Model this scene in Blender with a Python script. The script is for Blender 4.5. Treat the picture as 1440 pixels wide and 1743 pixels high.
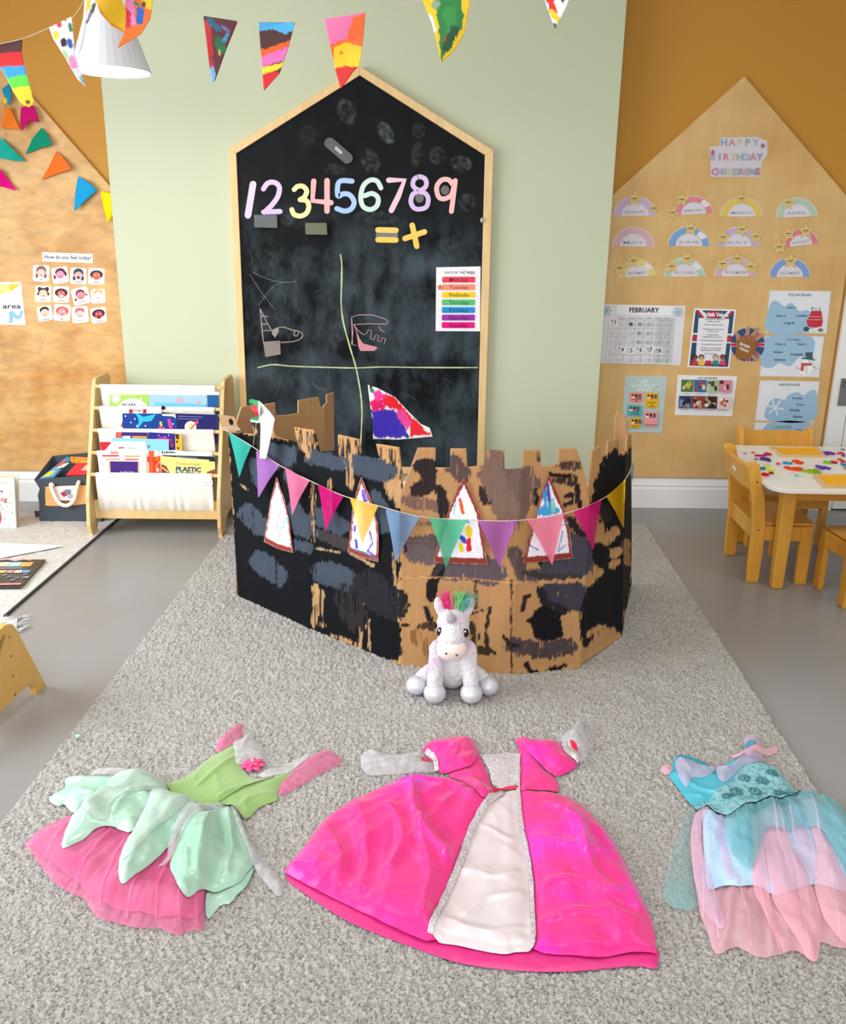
import bpy, math, random
import numpy as np
from mathutils import Vector
from mathutils.geometry import tessellate_polygon

# ---------------------------------------------------------------- camera
for o in list(bpy.data.objects): bpy.data.objects.remove(o)
SC = bpy.context.scene; COL = SC.collection
H = 1.38; FP = 1517.0; CX, CY = 720.0, 871.5          # eye height, focal length in pixels of the 1440x1743 frame
dn = np.array([-75, 4879, 1517.]); dn /= np.linalg.norm(dn)
rt = np.array([1, .0101, .017]); rt -= dn*(rt@dn); rt /= np.linalg.norm(rt)
fw = np.cross(rt, dn)
cam = bpy.data.cameras.new('camera'); camo = bpy.data.objects.new('camera', cam); COL.objects.link(camo)
cam.sensor_fit = 'HORIZONTAL'; cam.sensor_width = 36; cam.lens = FP/1440*36; cam.clip_start = .05
cr = (rt[0], fw[0], -dn[0]); cdn = (rt[1], fw[1], -dn[1]); cf = (rt[2], fw[2], -dn[2])
from mathutils import Matrix
camo.matrix_world = Matrix(((cr[0], -cdn[0], -cf[0], 0), (cr[1], -cdn[1], -cf[1], 0), (cr[2], -cdn[2], -cf[2], H), (0, 0, 0, 1)))
SC.camera = camo
# ---------------------------------------------------------------- light and exposure
SC.view_settings.view_transform = 'Standard'; SC.view_settings.look = 'None'
SC.view_settings.gamma = 1; SC.view_settings.exposure = 0.0; SC.view_settings.use_curve_mapping = False
world = bpy.data.worlds.new('world'); SC.world = world; world.use_nodes = True
world.node_tree.nodes['Background'].inputs[0].default_value = (.86, .93, 1, 1)
world.node_tree.nodes['Background'].inputs[1].default_value = 1.0
def area(name, loc, tgt, sx, sy, power, col, spread=180):
    l = bpy.data.lights.new(name, 'AREA'); l.shape = 'RECTANGLE'; l.size = sx; l.size_y = sy; l.energy = power; l.color = col; l.spread = math.radians(spread)
    o = bpy.data.objects.new(name, l); COL.objects.link(o); o.location = loc
    o.rotation_euler = (Vector(tgt)-Vector(loc)).to_track_quat('-Z', 'Y').to_euler(); return o
area('window_daylight', (-3.05, 2.1, 1.35), (.2, 3.2, .1), 2.6, 1.7, 76, (.90, .96, 1), 135)
area('rear_window_daylight', (-.3, -2.25, 1.75), (-.3, 3.2, -.2), 3.6, 1.7, 56, (.95, .97, 1), 110)
LEDS = [(-1.5, 2.2), (.4, 2.2), (2.1, 2.2), (-1.5, -.2), (.4, -.2), (2.1, -.2)]
for lx, ly in LEDS: area('ceiling_panel_light', (lx, ly, 2.96), (lx, ly, 0), .55, .55, 6.5, (1, .98, .95), 150)

# ---------------------------------------------------------------- pixel <-> place
EYE = np.array([0, 0, H])
def ray(x, y):
    c = np.array([x-CX, y-CY, FP]); return np.array([c@rt, c@fw, -(c@dn)])
def G(x, y, z=0.):
    v = ray(x, y); return EYE+v*(z-H)/v[2]
def Y(x, y, Yp):
    v = ray(x, y); return EYE+v*Yp/v[1]
def XP(x, y, Xp):
    v = ray(x, y); return EYE+v*Xp/v[0]
def PL(x, y, p, n):
    v = ray(x, y); return EYE+v*(n@(p-EYE))/(n@v)
def proj(V):
    q = np.asarray(V, float)-EYE; a = q[:, 0]*rt[0]+q[:, 1]*fw[0]-q[:, 2]*dn[0]
    b = q[:, 0]*rt[1]+q[:, 1]*fw[1]-q[:, 2]*dn[1]; c = q[:, 0]*rt[2]+q[:, 1]*fw[2]-q[:, 2]*dn[2]
    return CX+FP*a/c, CY+FP*b/c

# ---------------------------------------------------------------- numbers
def lin(h):
    if not isinstance(h, str): return tuple(h)
    h = h.lstrip('#'); r = [int(h[i:i+2], 16)/255 for i in (0, 2, 4)]
    return tuple(c/12.92 if c <= .04045 else ((c+.055)/1.055)**2.4 for c in r)
def hsh(i, j, s):
    n = (i.astype(np.int64)*374761393+j.astype(np.int64)*668265263+s*1442695041) & 0x7fffffff
    n = ((n ^ (n >> 13))*1274126177) & 0x7fffffff
    return ((n ^ (n >> 16)) & 0xffff)/65535.
def n2(x, y, s=0):
    x = np.asarray(x, float); y = np.asarray(y, float)
    i = np.floor(x); j = np.floor(y); u = x-i; v = y-j; u = u*u*(3-2*u); v = v*v*(3-2*v)
    return (hsh(i, j, s)*(1-u)+hsh(i+1, j, s)*u)*(1-v)+(hsh(i, j+1, s)*(1-u)+hsh(i+1, j+1, s)*u)*v
def fb(x, y, s=0, o=3):
    return sum(n2(x*2**k, y*2**k, s+k*17)*.5**k for k in range(o))/sum(.5**k for k in range(o))
def seg_d(x, y, pts):
    d = np.full(np.shape(x), 1e9)
    if len(pts) == 1: return np.hypot(x-pts[0][0], y-pts[0][1])
    for (ax, ay), (bx, by) in zip(pts[:-1], pts[1:]):
        L = (bx-ax)**2+(by-ay)**2+1e-12; t = np.clip(((x-ax)*(bx-ax)+(y-ay)*(by-ay))/L, 0, 1)
        d = np.minimum(d, np.hypot(x-ax-t*(bx-ax), y-ay-t*(by-ay)))
    return d
def inside(x, y, poly):
    c = np.zeros(np.shape(x), bool); n = len(poly)
    for i in range(n):
        (ax, ay), (bx, by) = poly[i], poly[(i+1) % n]
        if ay == by: continue
        c ^= ((ay > y) != (by > y)) & (x < (bx-ax)*(y-ay)/(by-ay)+ax)
    return c
def smooth_loop(p, k=5, closed=True):
    n = len(p); out = []; P = [np.array(q[:2], float) for q in p]
    for i in range(n if closed else n-1):
        a, b, c, d = (P[(i-1) % n], P[i], P[(i+1) % n], P[(i+2) % n]) if closed else (P[max(i-1, 0)], P[i], P[i+1], P[min(i+2, n-1)])
        for t in np.arange(k)/k:
            out.append(tuple(.5*((2*b)+(c-a)*t+(2*a-5*b+4*c-d)*t*t+(3*b-a-3*c+d)*t**3)))
    if not closed: out.append(tuple(P[-1]))
    return out
def gridfill(poly, step):
    A = np.array(poly); x0, y0 = A.min(0)-step*.37; x1, y1 = A.max(0)+step
    nx = int((x1-x0)/step)+2; ny = int((y1-y0)/step)+2
    X_, Y_ = np.meshgrid(x0+np.arange(nx)*step, y0+np.arange(ny)*step)
    cin = inside(X_[:-1, :-1]+step/2, Y_[:-1, :-1]+step/2, poly)
    cnt = np.zeros(X_.shape, int)
    for a in (0, 1):
        for b in (0, 1): cnt[a:ny-1+a, b:nx-1+b] += cin
    used = cnt > 0; idx = -np.ones(X_.shape, int); idx[used] = np.arange(used.sum())
    U = np.stack([X_[used], Y_[used]], 1); bd = (cnt[used] < 4)
    B = U[bd]; best = np.full(len(B), 1e9); bp = B.copy()
    D = np.full(len(U), 1e9)
    for i in range(len(poly)):
        a = np.array(poly[i]); b = np.array(poly[(i+1) % len(poly)]); L = ((b-a)**2).sum()+1e-15
        t = np.clip(((B-a)@(b-a))/L, 0, 1); q = a+t[:, None]*(b-a); d = np.hypot(*(B-q).T); m = d < best; best[m] = d[m]; bp[m] = q[m]
        t = np.clip(((U-a)@(b-a))/L, 0, 1); q = a+t[:, None]*(b-a); D = np.minimum(D, np.hypot(*(U-q).T))
    ok = best < step*1.3; B[ok] = bp[ok]; U[bd] = B; D[bd] = 0
    jj, ii = np.nonzero(cin)
    F = np.stack([idx[jj, ii], idx[jj, ii+1], idx[jj+1, ii+1], idx[jj+1, ii]], 1)
    return U, F, D
def paint(px, py, base, strokes):
    """strokes: (points, radius, colour, ragged, streak) laid over a base colour"""
    C = np.tile(np.array(lin(base)), (len(px), 1))
    for k, s in enumerate(strokes):
        pts, r, col, rag = s[:4]; st = s[4] if len(s) > 4 else 0
        if pts == 'poly':
            pp = s[5]; d = seg_d(px, py, list(pp)+[pp[0]]); d = np.where(inside(px, py, pp), -d, d); r = 0
        else: d = seg_d(px, py, pts)
        n = .55*fb(px/(rag*1.3+1.), py/(rag*2.4+1.), 31*k+7)+.45*n2(px/1.7, py/(4.+rag), 11*k+3)-.5
        a = np.clip((r-d+rag*n*2.6)/1.1+.5, 0, 1)
        if st:
            sn = n2(px/1.6, py/22., 91+k)*.6+n2(px/4., py/60., 5+k)*.4
            a = a*np.clip((sn-st*.62)*9+.4, 0, 1)
        m = (.9+.2*fb(px/5., py/9., k+3))
        C = C*(1-a[:, None])+np.array(lin(col))*m[:, None]*a[:, None]
    return C

# ---------------------------------------------------------------- materials
MT = {}
def mat(name, col=None, rough=.6, vc=False, spec=.5, metal=0, noise=None, bump=None, alpha=1, trans=0, sheen=0, coat=0, emis=0, grain=None, aniso=0, spect=None):
    if name in MT: return MT[name]
    m = bpy.data.materials.new(name); m.use_nodes = True; nt = m.node_tree; N = nt.nodes; L = nt.links
    b = N['Principled BSDF']; b.inputs['Roughness'].default_value = rough; b.inputs['Metallic'].default_value = metal
    b.inputs['Specular IOR Level'].default_value = spec
    tc = N.new('ShaderNodeTexCoord'); src = None
    if vc:
        a = N.new('ShaderNodeAttribute'); a.attribute_name = 'Col'; src = a.outputs['Color']
    else:
        rgb = N.new('ShaderNodeRGB'); rgb.outputs[0].default_value = (*lin(col), 1); src = rgb.outputs[0]
    if noise:                                            # (scale, colour2, lo, hi, stretch)
        mp = N.new('ShaderNodeMapping'); mp.inputs['Scale'].default_value = noise[4] if len(noise) > 4 else (1, 1, 1)
        L.new(tc.outputs['Object'], mp.inputs[0])
        nz = N.new('ShaderNodeTexNoise'); nz.inputs['Scale'].default_value = noise[0]; nz.inputs['Detail'].default_value = 6
        L.new(mp.outputs[0], nz.inputs[0])
        rp = N.new('ShaderNodeMapRange'); rp.inputs[1].default_value = noise[2]; rp.inputs[2].default_value = noise[3]
        L.new(nz.outputs['Fac'], rp.inputs[0])
        mx = N.new('ShaderNodeMix'); mx.data_type = 'RGBA'; L.new(rp.outputs[0], mx.inputs[0]); L.new(src, mx.inputs[6]); mx.inputs[7].default_value = (*lin(noise[1]), 1)
        src = mx.outputs[2]
    if grain:                                            # (stretch xyz, scale, strength) multiplies
        mp = N.new('ShaderNodeMapping'); mp.inputs['Scale'].default_value = grain[0]; L.new(tc.outputs['Object'], mp.inputs[0])
        nz = N.new('ShaderNodeTexNoise'); nz.inputs['Scale'].default_value = grain[1]; nz.inputs['Detail'].default_value = 8; nz.inputs['Distortion'].default_value = .6
        L.new(mp.outputs[0], nz.inputs[0])
        rp = N.new('ShaderNodeMapRange'); rp.inputs[1].default_value = .3; rp.inputs[2].default_value = .7
        rp.inputs[3].default_value = 1-grain[2]; rp.inputs[4].default_value = 1+grain[2]*.5
        L.new(nz.outputs['Fac'], rp.inputs[0])
        vm = N.new('ShaderNodeVectorMath'); vm.operation = 'SCALE'; L.new(src, vm.inputs[0]); L.new(rp.outputs[0], vm.inputs['Scale']); src = vm.outputs[0]
    L.new(src, b.inputs['Base Color'])
    if bump:                                             # (scale, strength, distance)
        nz = N.new('ShaderNodeTexNoise'); nz.inputs['Scale'].default_value = bump[0]; nz.inputs['Detail'].default_value = 4; L.new(tc.outputs['Object'], nz.inputs[0])
        bp = N.new('ShaderNodeBump'); bp.inputs['Strength'].default_value = bump[1]; bp.inputs['Distance'].default_value = bump[2]
        L.new(nz.outputs['Fac'], bp.inputs['Height']); L.new(bp.outputs[0], b.inputs['Normal'])
    if sheen: b.inputs['Sheen Weight'].default_value = sheen
    if coat: b.inputs['Coat Weight'].default_value = coat; b.inputs['Coat Roughness'].default_value = .12
    if spect: b.inputs['Specular Tint'].default_value = (*lin(spect), 1)
    if emis: L.new(src, b.inputs['Emission Color']); b.inputs['Emission Strength'].default_value = emis
    if trans or alpha < 1:
        out = N['Material Output']; sh = b.outputs[0]
        if trans:
            tr = N.new('ShaderNodeBsdfTranslucent'); L.new(src, tr.inputs[0]); ms = N.new('ShaderNodeMixShader'); ms.inputs[0].default_value = trans
            L.new(sh, ms.inputs[1]); L.new(tr.outputs[0], ms.inputs[2]); sh = ms.outputs[0]
        if alpha < 1:
            tp = N.new('ShaderNodeBsdfTransparent'); ms = N.new('ShaderNodeMixShader'); ms.inputs[0].default_value = alpha
            L.new(tp.outputs[0], ms.inputs[1]); L.new(sh, ms.inputs[2]); sh = ms.outputs[0]
        L.new(sh, out.inputs[0])
    MT[name] = m; return m
mat('paper', vc=True, rough=.55, spec=.3)
mat('laminated', vc=True, rough=.12, spec=.6, bump=(9, .35, .01))
mat('painted', vc=True, rough=.45, spec=.4, bump=(160, .25, .001))
mat('plainboard', vc=True, rough=.75, spec=.12, bump=(220, .3, .001))
mat('felt', vc=True, rough=.9, spec=.1, bump=(900, .4, .0006))
mat('sheerfelt', vc=True, rough=.9, spec=.1, alpha=.84, trans=.25)
mat('plastic', vc=True, rough=.35, spec=.5)
mat('gloss', vc=True, rough=.2, spec=.5)
mat('ply', '#dcb67a', rough=.42, spec=.45, noise=(2.4, '#cb9a55', .42, .85, (1, 1, 2.2)), grain=((9, 1, 1.6), 2.2, .07))
mat('ply_warm', '#dcae6e', rough=.42, spec=.45, noise=(3.4, '#bf8238', .42, .72, (1, 1, 1.5)), grain=((2.4, 1, 5), 5, .22))
mat('birch', '#e2c188', rough=.45, noise=(4, '#d2a866', .4, .8), grain=((3, 3, .7), 18, .08))
mat('beech', '#dda23f', rough=.38, spec=.45, noise=(5, '#c98424', .4, .85, (1, 1, .4)), grain=((1, 1, .12), 60, .1))
mat('pine', '#ecc78d', rough=.5, grain=((1, 1, .15), 40, .12))
mat('plyedge', '#d8b98a', rough=.6, grain=((1, 1, 8), 30, .25))

# ---------------------------------------------------------------- object makers
WL = {}
def tag(o, label, cat, group=None, kind=None):
    o['label'] = label; o['category'] = cat
    if group: o['group'] = group
    if kind: o['kind'] = kind
    return o
def thing(name, label, cat, loc, group=None, rz=0):
    o = bpy.data.objects.new(name, None); COL.objects.link(o); o.location = loc; o.rotation_euler = (0, 0, rz); o.empty_display_size = .05
    WL[o.name] = np.array(loc, float); return tag(o, label, cat, group)
def new(name, V, F, m, parent=None, cols=None, smooth=False, local=False, label=None, org=None):
    V = np.array(V, float).reshape(-1, 3); me = bpy.data.meshes.new(name)
    if local: sh = np.zeros(3)
    elif parent is not None: sh = WL[parent.name]
    else: sh = np.array(org, float) if org is not None else np.array([(V[:, 0].min()+V[:, 0].max())/2, (V[:, 1].min()+V[:, 1].max())/2, V[:, 2].min()])
    me.from_pydata((V-sh).tolist(), [], [list(map(int, f)) for f in F]); me.materials.append(MT[m] if isinstance(m, str) else m)
    if cols is not None:
        at = me.color_attributes.new('Col', 'FLOAT_COLOR', 'POINT')
        c = np.ones((len(V), 4)); c[:, :3] = np.array(cols).reshape(-1, 3); at.data.foreach_set('color', c.ravel().astype(np.float32))
    if smooth: me.polygons.foreach_set('use_smooth', [True]*len(me.polygons))
    me.validate(); me.update()
    o = bpy.data.objects.new(name, me); COL.objects.link(o)
    if parent is not None: o.parent = parent
    elif not local: o.location = sh
    WL[o.name] = sh if parent is None else sh.copy()
    if label: o['label'] = label
    return o
def struct(name, V, F, m, parent=None, **k):
    o = new(name, V, F, m, parent, **k); o['kind'] = 'structure'; return o
class MB:
    def __init__(s): s.V = []; s.F = []; s.C = []
    def add(s, V, F, col='#ffffff'):
        n = len(s.V); V = [tuple(map(float, v)) for v in V]; s.V += V; s.F += [[i+n for i in f] for f in F]
        c = np.array(col, dtype=object)
        s.C += [lin(col)]*len(V) if isinstance(col, (str, tuple)) else [tuple(x) for x in col]
        return s
    def box(s, lo, hi, col='#ffffff'):
        (a, b, c), (d, e, f) = lo, hi
        return s.add([(a, b, c), (d, b, c), (d, e, c), (a, e, c), (a, b, f), (d, b, f), (d, e, f), (a, e, f)],
                     [(0, 3, 2, 1), (4, 5, 6, 7), (0, 1, 5, 4), (1, 2, 6, 5), (2, 3, 7, 6), (3, 0, 4, 7)], col)
    def prism(s, pts, off, col='#ffffff'):
        pts = [np.array(p, float) for p in pts]; n = len(pts); off = np.array(off, float)
        t = tess(pts)
        return s.add(pts+[p+off for p in pts], [f[::-1] for f in t]+[[i+n for i in f] for f in t]+[[i, (i+1) % n, (i+1) % n+n, i+n] for i in range(n)], col)
    def tube(s, pts, r, col='#ffffff', n=8, cap=True):
        pts = [np.array(p, float) for p in pts]; m = len(pts); R = r if hasattr(r, '__len__') else [r]*m; V = []; up = None
        for i, p in enumerate(pts):
            t = pts[min(i+1, m-1)]-pts[max(i-1, 0)]; t /= np.linalg.norm(t)+1e-12
            if up is None: up = np.array([0, 0, 1.]) if abs(t[2]) < .9 else np.array([1., 0, 0])
            a = np.cross(t, up); a /= np.linalg.norm(a)+1e-12; b = np.cross(a, t); up = b
            for k in range(n): th = 2*math.pi*k/n; V.append(p+R[i]*(a*math.cos(th)+b*math.sin(th)))
        F = [[i*n+k, i*n+(k+1) % n, (i+1)*n+(k+1) % n, (i+1)*n+k] for i in range(m-1) for k in range(n)]
        if cap: F += [list(range(n))[::-1], [(m-1)*n+k for k in range(n)]]
        return s.add(V, F, col)
    def lathe(s, prof, c=(0, 0, 0), n=32, col='#ffffff'):
        V = []; m = len(prof)
        for r, z in prof:
            for k in range(n): th = 2*math.pi*k/n; V.append((c[0]+r*math.cos(th), c[1]+r*math.sin(th), c[2]+z))
        return s.add(V, [[i*n+k, i*n+(k+1) % n, (i+1)*n+(k+1) % n, (i+1)*n+k] for i in range(m-1) for k in range(n)], col)
    def ball(s, c, r, col='#ffffff', n=14, rot=None):
        if not hasattr(r, '__len__'): r = (r, r, r)
        V = []; F = []; h = n//2
        for i in range(h+1):
            ph = math.pi*i/h
            for k in range(n):
                th = 2*math.pi*k/n; v = np.array([r[0]*math.sin(ph)*math.cos(th), r[1]*math.sin(ph)*math.sin(th), r[2]*math.cos(ph)])
                if rot is not None: v = rot@v
                V.append(np.array(c)+v)
        for i in range(h):
            for k in range(n): F.append([i*n+k, (i+1)*n+k, (i+1)*n+(k+1) % n, i*n+(k+1) % n])
        return s.add(V, F, col)
    def build(s, name, m, parent=None, **k): return new(name, s.V, s.F, m, parent, cols=s.C, **k)
def tess(pts):
    P = [np.array(p, float) for p in pts]
    if len(P) == 3: return [[0, 1, 2]]
    nrm = sum((np.cross(P[i]-P[0], P[(i+1) % len(P)]-P[0]) for i in range(1, len(P))), np.zeros(3))
    ts = [list(t) for t in tessellate_polygon([[Vector(p) for p in P]])]; out = []
    for t in ts:
        a = np.cross(P[t[1]]-P[t[0]], P[t[2]]-P[t[0]]); out.append(t if a@nrm >= 0 else t[::-1])
    return out
def bevel(o, w=.003, seg=2):
    b = o.modifiers.new('bevel', 'BEVEL'); b.width = w; b.segments = seg; b.limit_method = 'ANGLE'; return o
def solid(o, t, off=0):
    b = o.modifiers.new('solidify', 'SOLIDIFY'); b.thickness = t; b.offset = off; return o

_TX = {}
def glyphs(s, bold=0):
    if (s, bold) in _TX: return _TX[(s, bold)]
    c = bpy.data.curves.new('lettering_source', 'FONT'); c.body = s; c.resolution_u = 2; c.offset = bold
    o = bpy.data.objects.new('lettering_source', c); me = bpy.data.meshes.new_from_object(o)
    V = np.array([v.co[:2] for v in me.vertices]); F = [list(p.vertices) for p in me.polygons]
    bpy.data.meshes.remove(me); bpy.data.objects.remove(o); bpy.data.curves.remove(c)
    _TX[(s, bold)] = (V, F); return V, F
class Art(MB):
    """flat printed things: shapes given in photo pixels, laid on their real plane by m(px, py, lift)"""
    def __init__(s, m, step=.00025): super().__init__(); s.m = m; s.k = 0; s.step = step
    def nxt(s): s.k += s.step; return s.k
    def sheet(s, pts, col='#f4f4f6', th=.0008):
        P = [s.m(x, y, th) for x, y in pts]; Q = [s.m(x, y, 0) for x, y in pts]; n = len(P); t = tess(P); s.k = th
        return s.add(P+Q, t+[[i, (i+1) % n, (i+1) % n+n, i+n] for i in range(n)]+[[i+n for i in f[::-1]] for f in t], col)
    def poly(s, pts, col):
        k = s.nxt(); P = [s.m(x, y, k) for x, y in pts]; return s.add(P, tess(P), col)
    def rect(s, x0, y0, x1, y1, col, sk=0): return s.poly([(x0, y0), (x1, y0+sk), (x1, y1+sk), (x0, y1)], col)
    def ell(s, x, y, rx, ry, col, rot=0, n=18, a0=0, a1=360):
        c, d = math.cos(math.radians(rot)), math.sin(math.radians(rot)); P = []
        for i in range(n):
            t = math.radians(a0+(a1-a0)*i/(n if a1-a0 == 360 else n-1)); u, v = rx*math.cos(t), ry*math.sin(t); P.append((x+u*c-v*d, y+u*d+v*c))
        return s.poly(P, col)
    def line(s, pts, w, col, lift=None):
        k = lift or s.nxt(); P = [np.array(p, float) for p in pts]; m = len(P); V = []
        for i, p in enumerate(P):
            t = P[min(i+1, m-1)]-P[max(i-1, 0)]; t /= np.hypot(*t)+1e-9; nn = np.array([-t[1], t[0]])*(w[i] if hasattr(w, '__len__') else w)/2
            V += [s.m(*(p+nn), k), s.m(*(p-nn), k)]
        return s.add(V, [[2*i, 2*i+1, 2*i+3, 2*i+2] for i in range(m-1)], col)
    def text(s, t, x, y, h, col, w=None, ang=0, bold=.012, center=True):
        V, F = glyphs(t, bold)
        if len(V) == 0: return s
        V = V.copy(); x0, x1 = V[:, 0].min(), V[:, 0].max(); sc = h/.70; V[:, 0] -= x0; W = x1-x0
        sx = w/W if w else sc; a = math.radians(ang); k = s.nxt(); out = []
        for u, v in V:
            u = u*sx-(W*sx/2 if center else 0); v = v*sc
            out.append(s.m(x+u*math.cos(a)+v*math.sin(a), y+u*math.sin(a)-v*math.cos(a), k))
        return s.add(out, F, col)

# ================================================================ SETTING
YW = float(G(1150, 863)[1])                              # ochre wall
YG = YW-.13                                              # sage green chimney breast
XL, XR, YB, ZC = -3.1, 3.6, -2.4, 3.0
mat('ochre', '#c28a34', rough=.55, spec=.3, bump=(300, .15, .001))
mat('sage', '#c6ccb0', rough=.6, spec=.25, bump=(260, .15, .001))
mat('white_wall', '#ecebe6', rough=.8)
mat('white_trim', '#f1f1f0', rough=.35, spec=.4)
mat('vinyl', '#929294', rough=.3, spec=.45, noise=(1.3, '#8a8782', .35, .7), bump=(60, .05, .001))
def slab(name, lo, hi, m): return struct(name, *(lambda b: (b.V, b.F))(MB().box(lo, hi)), m)
slab('floor', (XL, YB, -.05), (XR, YW+.1, 0), 'vinyl')
slab('ceiling', (XL, YB, ZC), (XR, YW+.1, ZC+.08), 'white_wall')
slab('wall_back', (XL, YW, 0), (XR, YW+.1, ZC), 'ochre')
xgl = float((Y(178, 200, YG)[0]+Y(214, 640, YG)[0])/2); xgr = float((Y(1055, 170, YG)[0]+Y(1016, 689, YG)[0])/2)
slab('wall_center', (xgl, YG, 0), (xgr, YW, ZC), 'sage')
slab('wall_right', (XR, YB, 0), (XR+.1, YW+.1, ZC), 'white_wall')
slab('wall_rear', (XL, YB-.1, 0), (XR, YB, ZC), 'white_wall')
b = MB(); b.box((XL-.1, YB, 0), (XL, YW+.1, .5)); b.box((XL-.1, YB, 2.25), (XL, YW+.1, ZC)); b.box((XL-.1, YB, .5), (XL, .75, 2.25)); b.box((XL-.1, 3.45, .5), (XL, YW+.1, 2.25))
struct('wall_left', b.V, b.F, 'white_wall')
b = MB()
for a in ((XL-.06, .75, .5, XL-.02, .81, 2.25), (XL-.06, 3.39, .5, XL-.02, 3.45, 2.25), (XL-.06, .75, .5, XL-.02, 3.45, .56), (XL-.06, .75, 2.19, XL-.02, 3.45, 2.25), (XL-.06, 2.07, .5, XL-.02, 2.13, 2.25)): b.box(a[:3], a[3:])
struct('window_1', b.V, b.F, 'white_trim')
def skirt(name, x0, x1, y):
    prof = [(0, 0), (.018, 0), (.018, .105), (.014, .112), (.014, .118), (.016, .124), (.011, .14), (.006, .158), (0, .165)]
    V = [(x, y-p[0], p[1]) for x in (x0, x1) for p in prof]; n = len(prof)
    struct(name, V, [[i, i+1, n+i+1, n+i] for i in range(n-1)]+[list(range(n)), list(range(n, 2*n))[::-1]], 'white_trim')
skirt('baseboard_left', XL, xgl, YW); skirt('baseboard_right', xgr, float(Y(1408, 850, YW)[0])+.02, YW); skirt('baseboard_center', xgl, xgr, YG)
# white door at the right of the plywood panel
xd = float((Y(1440, 352, YW)[0]+Y(1414, 740, YW)[0])/2)+.012
dr = MB().box((xd+.09, YW-.035, .01), (xd+.95, YW-.005, 2.05)).build('door_1', 'white_trim'); dr['kind'] = 'structure'
b = MB().box((xd, YW-.03, 0), (xd+.085, YW-.001, 2.12)); b.box((xd+.085, YW-.03, 2.06), (xd+.95, YW-.001, 2.12)); struct('trim_1', b.V, b.F, 'white_trim')
hp = Y(1437, 672, YW-.06)
mat('steel', '#8a8c90', rough=.3, metal=1)
hd = MB().box((hp[0]-.015, YW-.04, hp[2]-.06), (hp[0]+.03, YW-.034, hp[2]+.08)); hd.tube([(hp[0], YW-.034, hp[2]+.05), (hp[0], YW-.075, hp[2]+.05), (hp[0]+.1, YW-.075, hp[2]+.05)], .009)
new('door_handle', hd.V, hd.F, 'steel', dr, label='steel lever handle')
for lx, ly in LEDS:
    t = thing('ceiling_light_panel', 'square LED ceiling panel above and behind the view', 'light', (lx, ly, 2.97), 'LED panels in the ceiling')
    b = MB(); [b.box(q[:3], q[3:]) for q in ((lx-.3, ly-.3, 2.97, lx+.3, ly-.28, 3), (lx-.3, ly+.28, 2.97, lx+.3, ly+.3, 3), (lx-.3, ly-.28, 2.97, lx-.28, ly+.28, 3), (lx+.28, ly-.28, 2.97, lx+.3, ly+.28, 3))]
    new('frame', b.V, b.F, 'white_trim', t); mat('led', '#fff6ea', emis=2.5)
    new('diffuser', [(lx-.28, ly-.28, 2.985), (lx-.28, ly+.28, 2.985), (lx+.28, ly+.28, 2.985), (lx+.28, ly-.28, 2.985)], [(0, 1, 2, 3)], 'led', t)

# ================================================================ RUGS
def rug_mesh(A, B, C, D, nx, ny, amp, seed, fine=1.0, power=1.6):
    """A near-left, B near-right, C far-right, D far-left"""
    rng = np.random.default_rng(seed); A, B, C, D = [np.array(q[:2], float) for q in (A, B, C, D)]
    u = np.linspace(0, 1, nx); v = np.linspace(0, 1, ny)**power
    U, Vv = np.meshgrid(u, v)
    Pn = (A*(1-U[..., None])+B*U[..., None])*(1-Vv[..., None])+(D*(1-U[..., None])+C*U[..., None])*Vv[..., None]
    h = rng.random(U.shape); h2 = (h+np.roll(h, 1, 0)+np.roll(h, 1, 1)+np.roll(h, (1, 1), (0, 1)))/4
    z = .004+amp*(h2*.35+h*.75-.25)+amp*.7*(fb(Pn[..., 0]*14, Pn[..., 1]*14, seed)-.5)
    edge = np.minimum(np.minimum(U, 1-U)*nx, np.minimum(np.arange(ny)[:, None]+0*U, ny-1-np.arange(ny)[:, None]+0*U))
    z = np.where(edge < 1, .0, z+amp*.3); jit = (rng.random(U.shape+(2,))-.5)*.004*fine; jit[edge < 1] = rng.random((int((edge < 1).sum()), 2))*.006-.003
    V = np.dstack([Pn+jit, z]).reshape(-1, 3)
    i = np.arange((nx-1)*(ny-1)); r = i//(nx-1); c = i % (nx-1); a = r*nx+c
    return V, np.stack([a, a+1, a+nx+1, a+nx], 1), h2
mat('rug_pile', '#cbc6c1', rough=.95, spec=.1, noise=(190, '#79726c', .50, .72), bump=(420, 1, .005), sheen=.1)
mat('cream_rug', '#d3cec8', rough=.95, spec=.1, noise=(60, '#bcb6b0', .4, .8), bump=(300, .5, .003))
L1, L2, R1, R2 = G(20, 1381)[:2], G(395, 895)[:2], G(1403, 1366)[:2], G(1098, 893)[:2]
ex = lambda a, b, y: a+(b-a)*(y-a[1])/(b[1]-a[1])
V, F, _ = rug_mesh(ex(L1, L2, .85), ex(R1, R2, .85), R2, L2, 600, 720, .0085, 3)
me_rug = new('shag_rug', V, F, 'rug_pile', smooth=True); tag(me_rug, 'large light grey shaggy rug under the cardboard castle and dresses', 'rug', kind='stuff')
a, b2 = G(8, 1051)[:2], G(197, 888)[:2]; dv = (b2-a)/np.linalg.norm(b2-a); far = b2+dv*.12
V, F, _ = rug_mesh((-2.9, a[1]), a, far, (-2.9, far[1]), 200, 180, .0035, 5, power=1)
t = thing('cream_rug', 'cream flat rug with a dark edge under the grey book bag', 'rug', (-2, 3.6, 0))
new('pile', V, F, 'cream_rug', t, smooth=True); mat('dark_binding', '#3a3a3d', rough=.8)
b = MB().tube([(a[0], a[1], .004), (far[0], far[1], .004)], .006); new('binding', b.V, b.F, 'dark_binding', t, label='thin dark edge binding')

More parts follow.
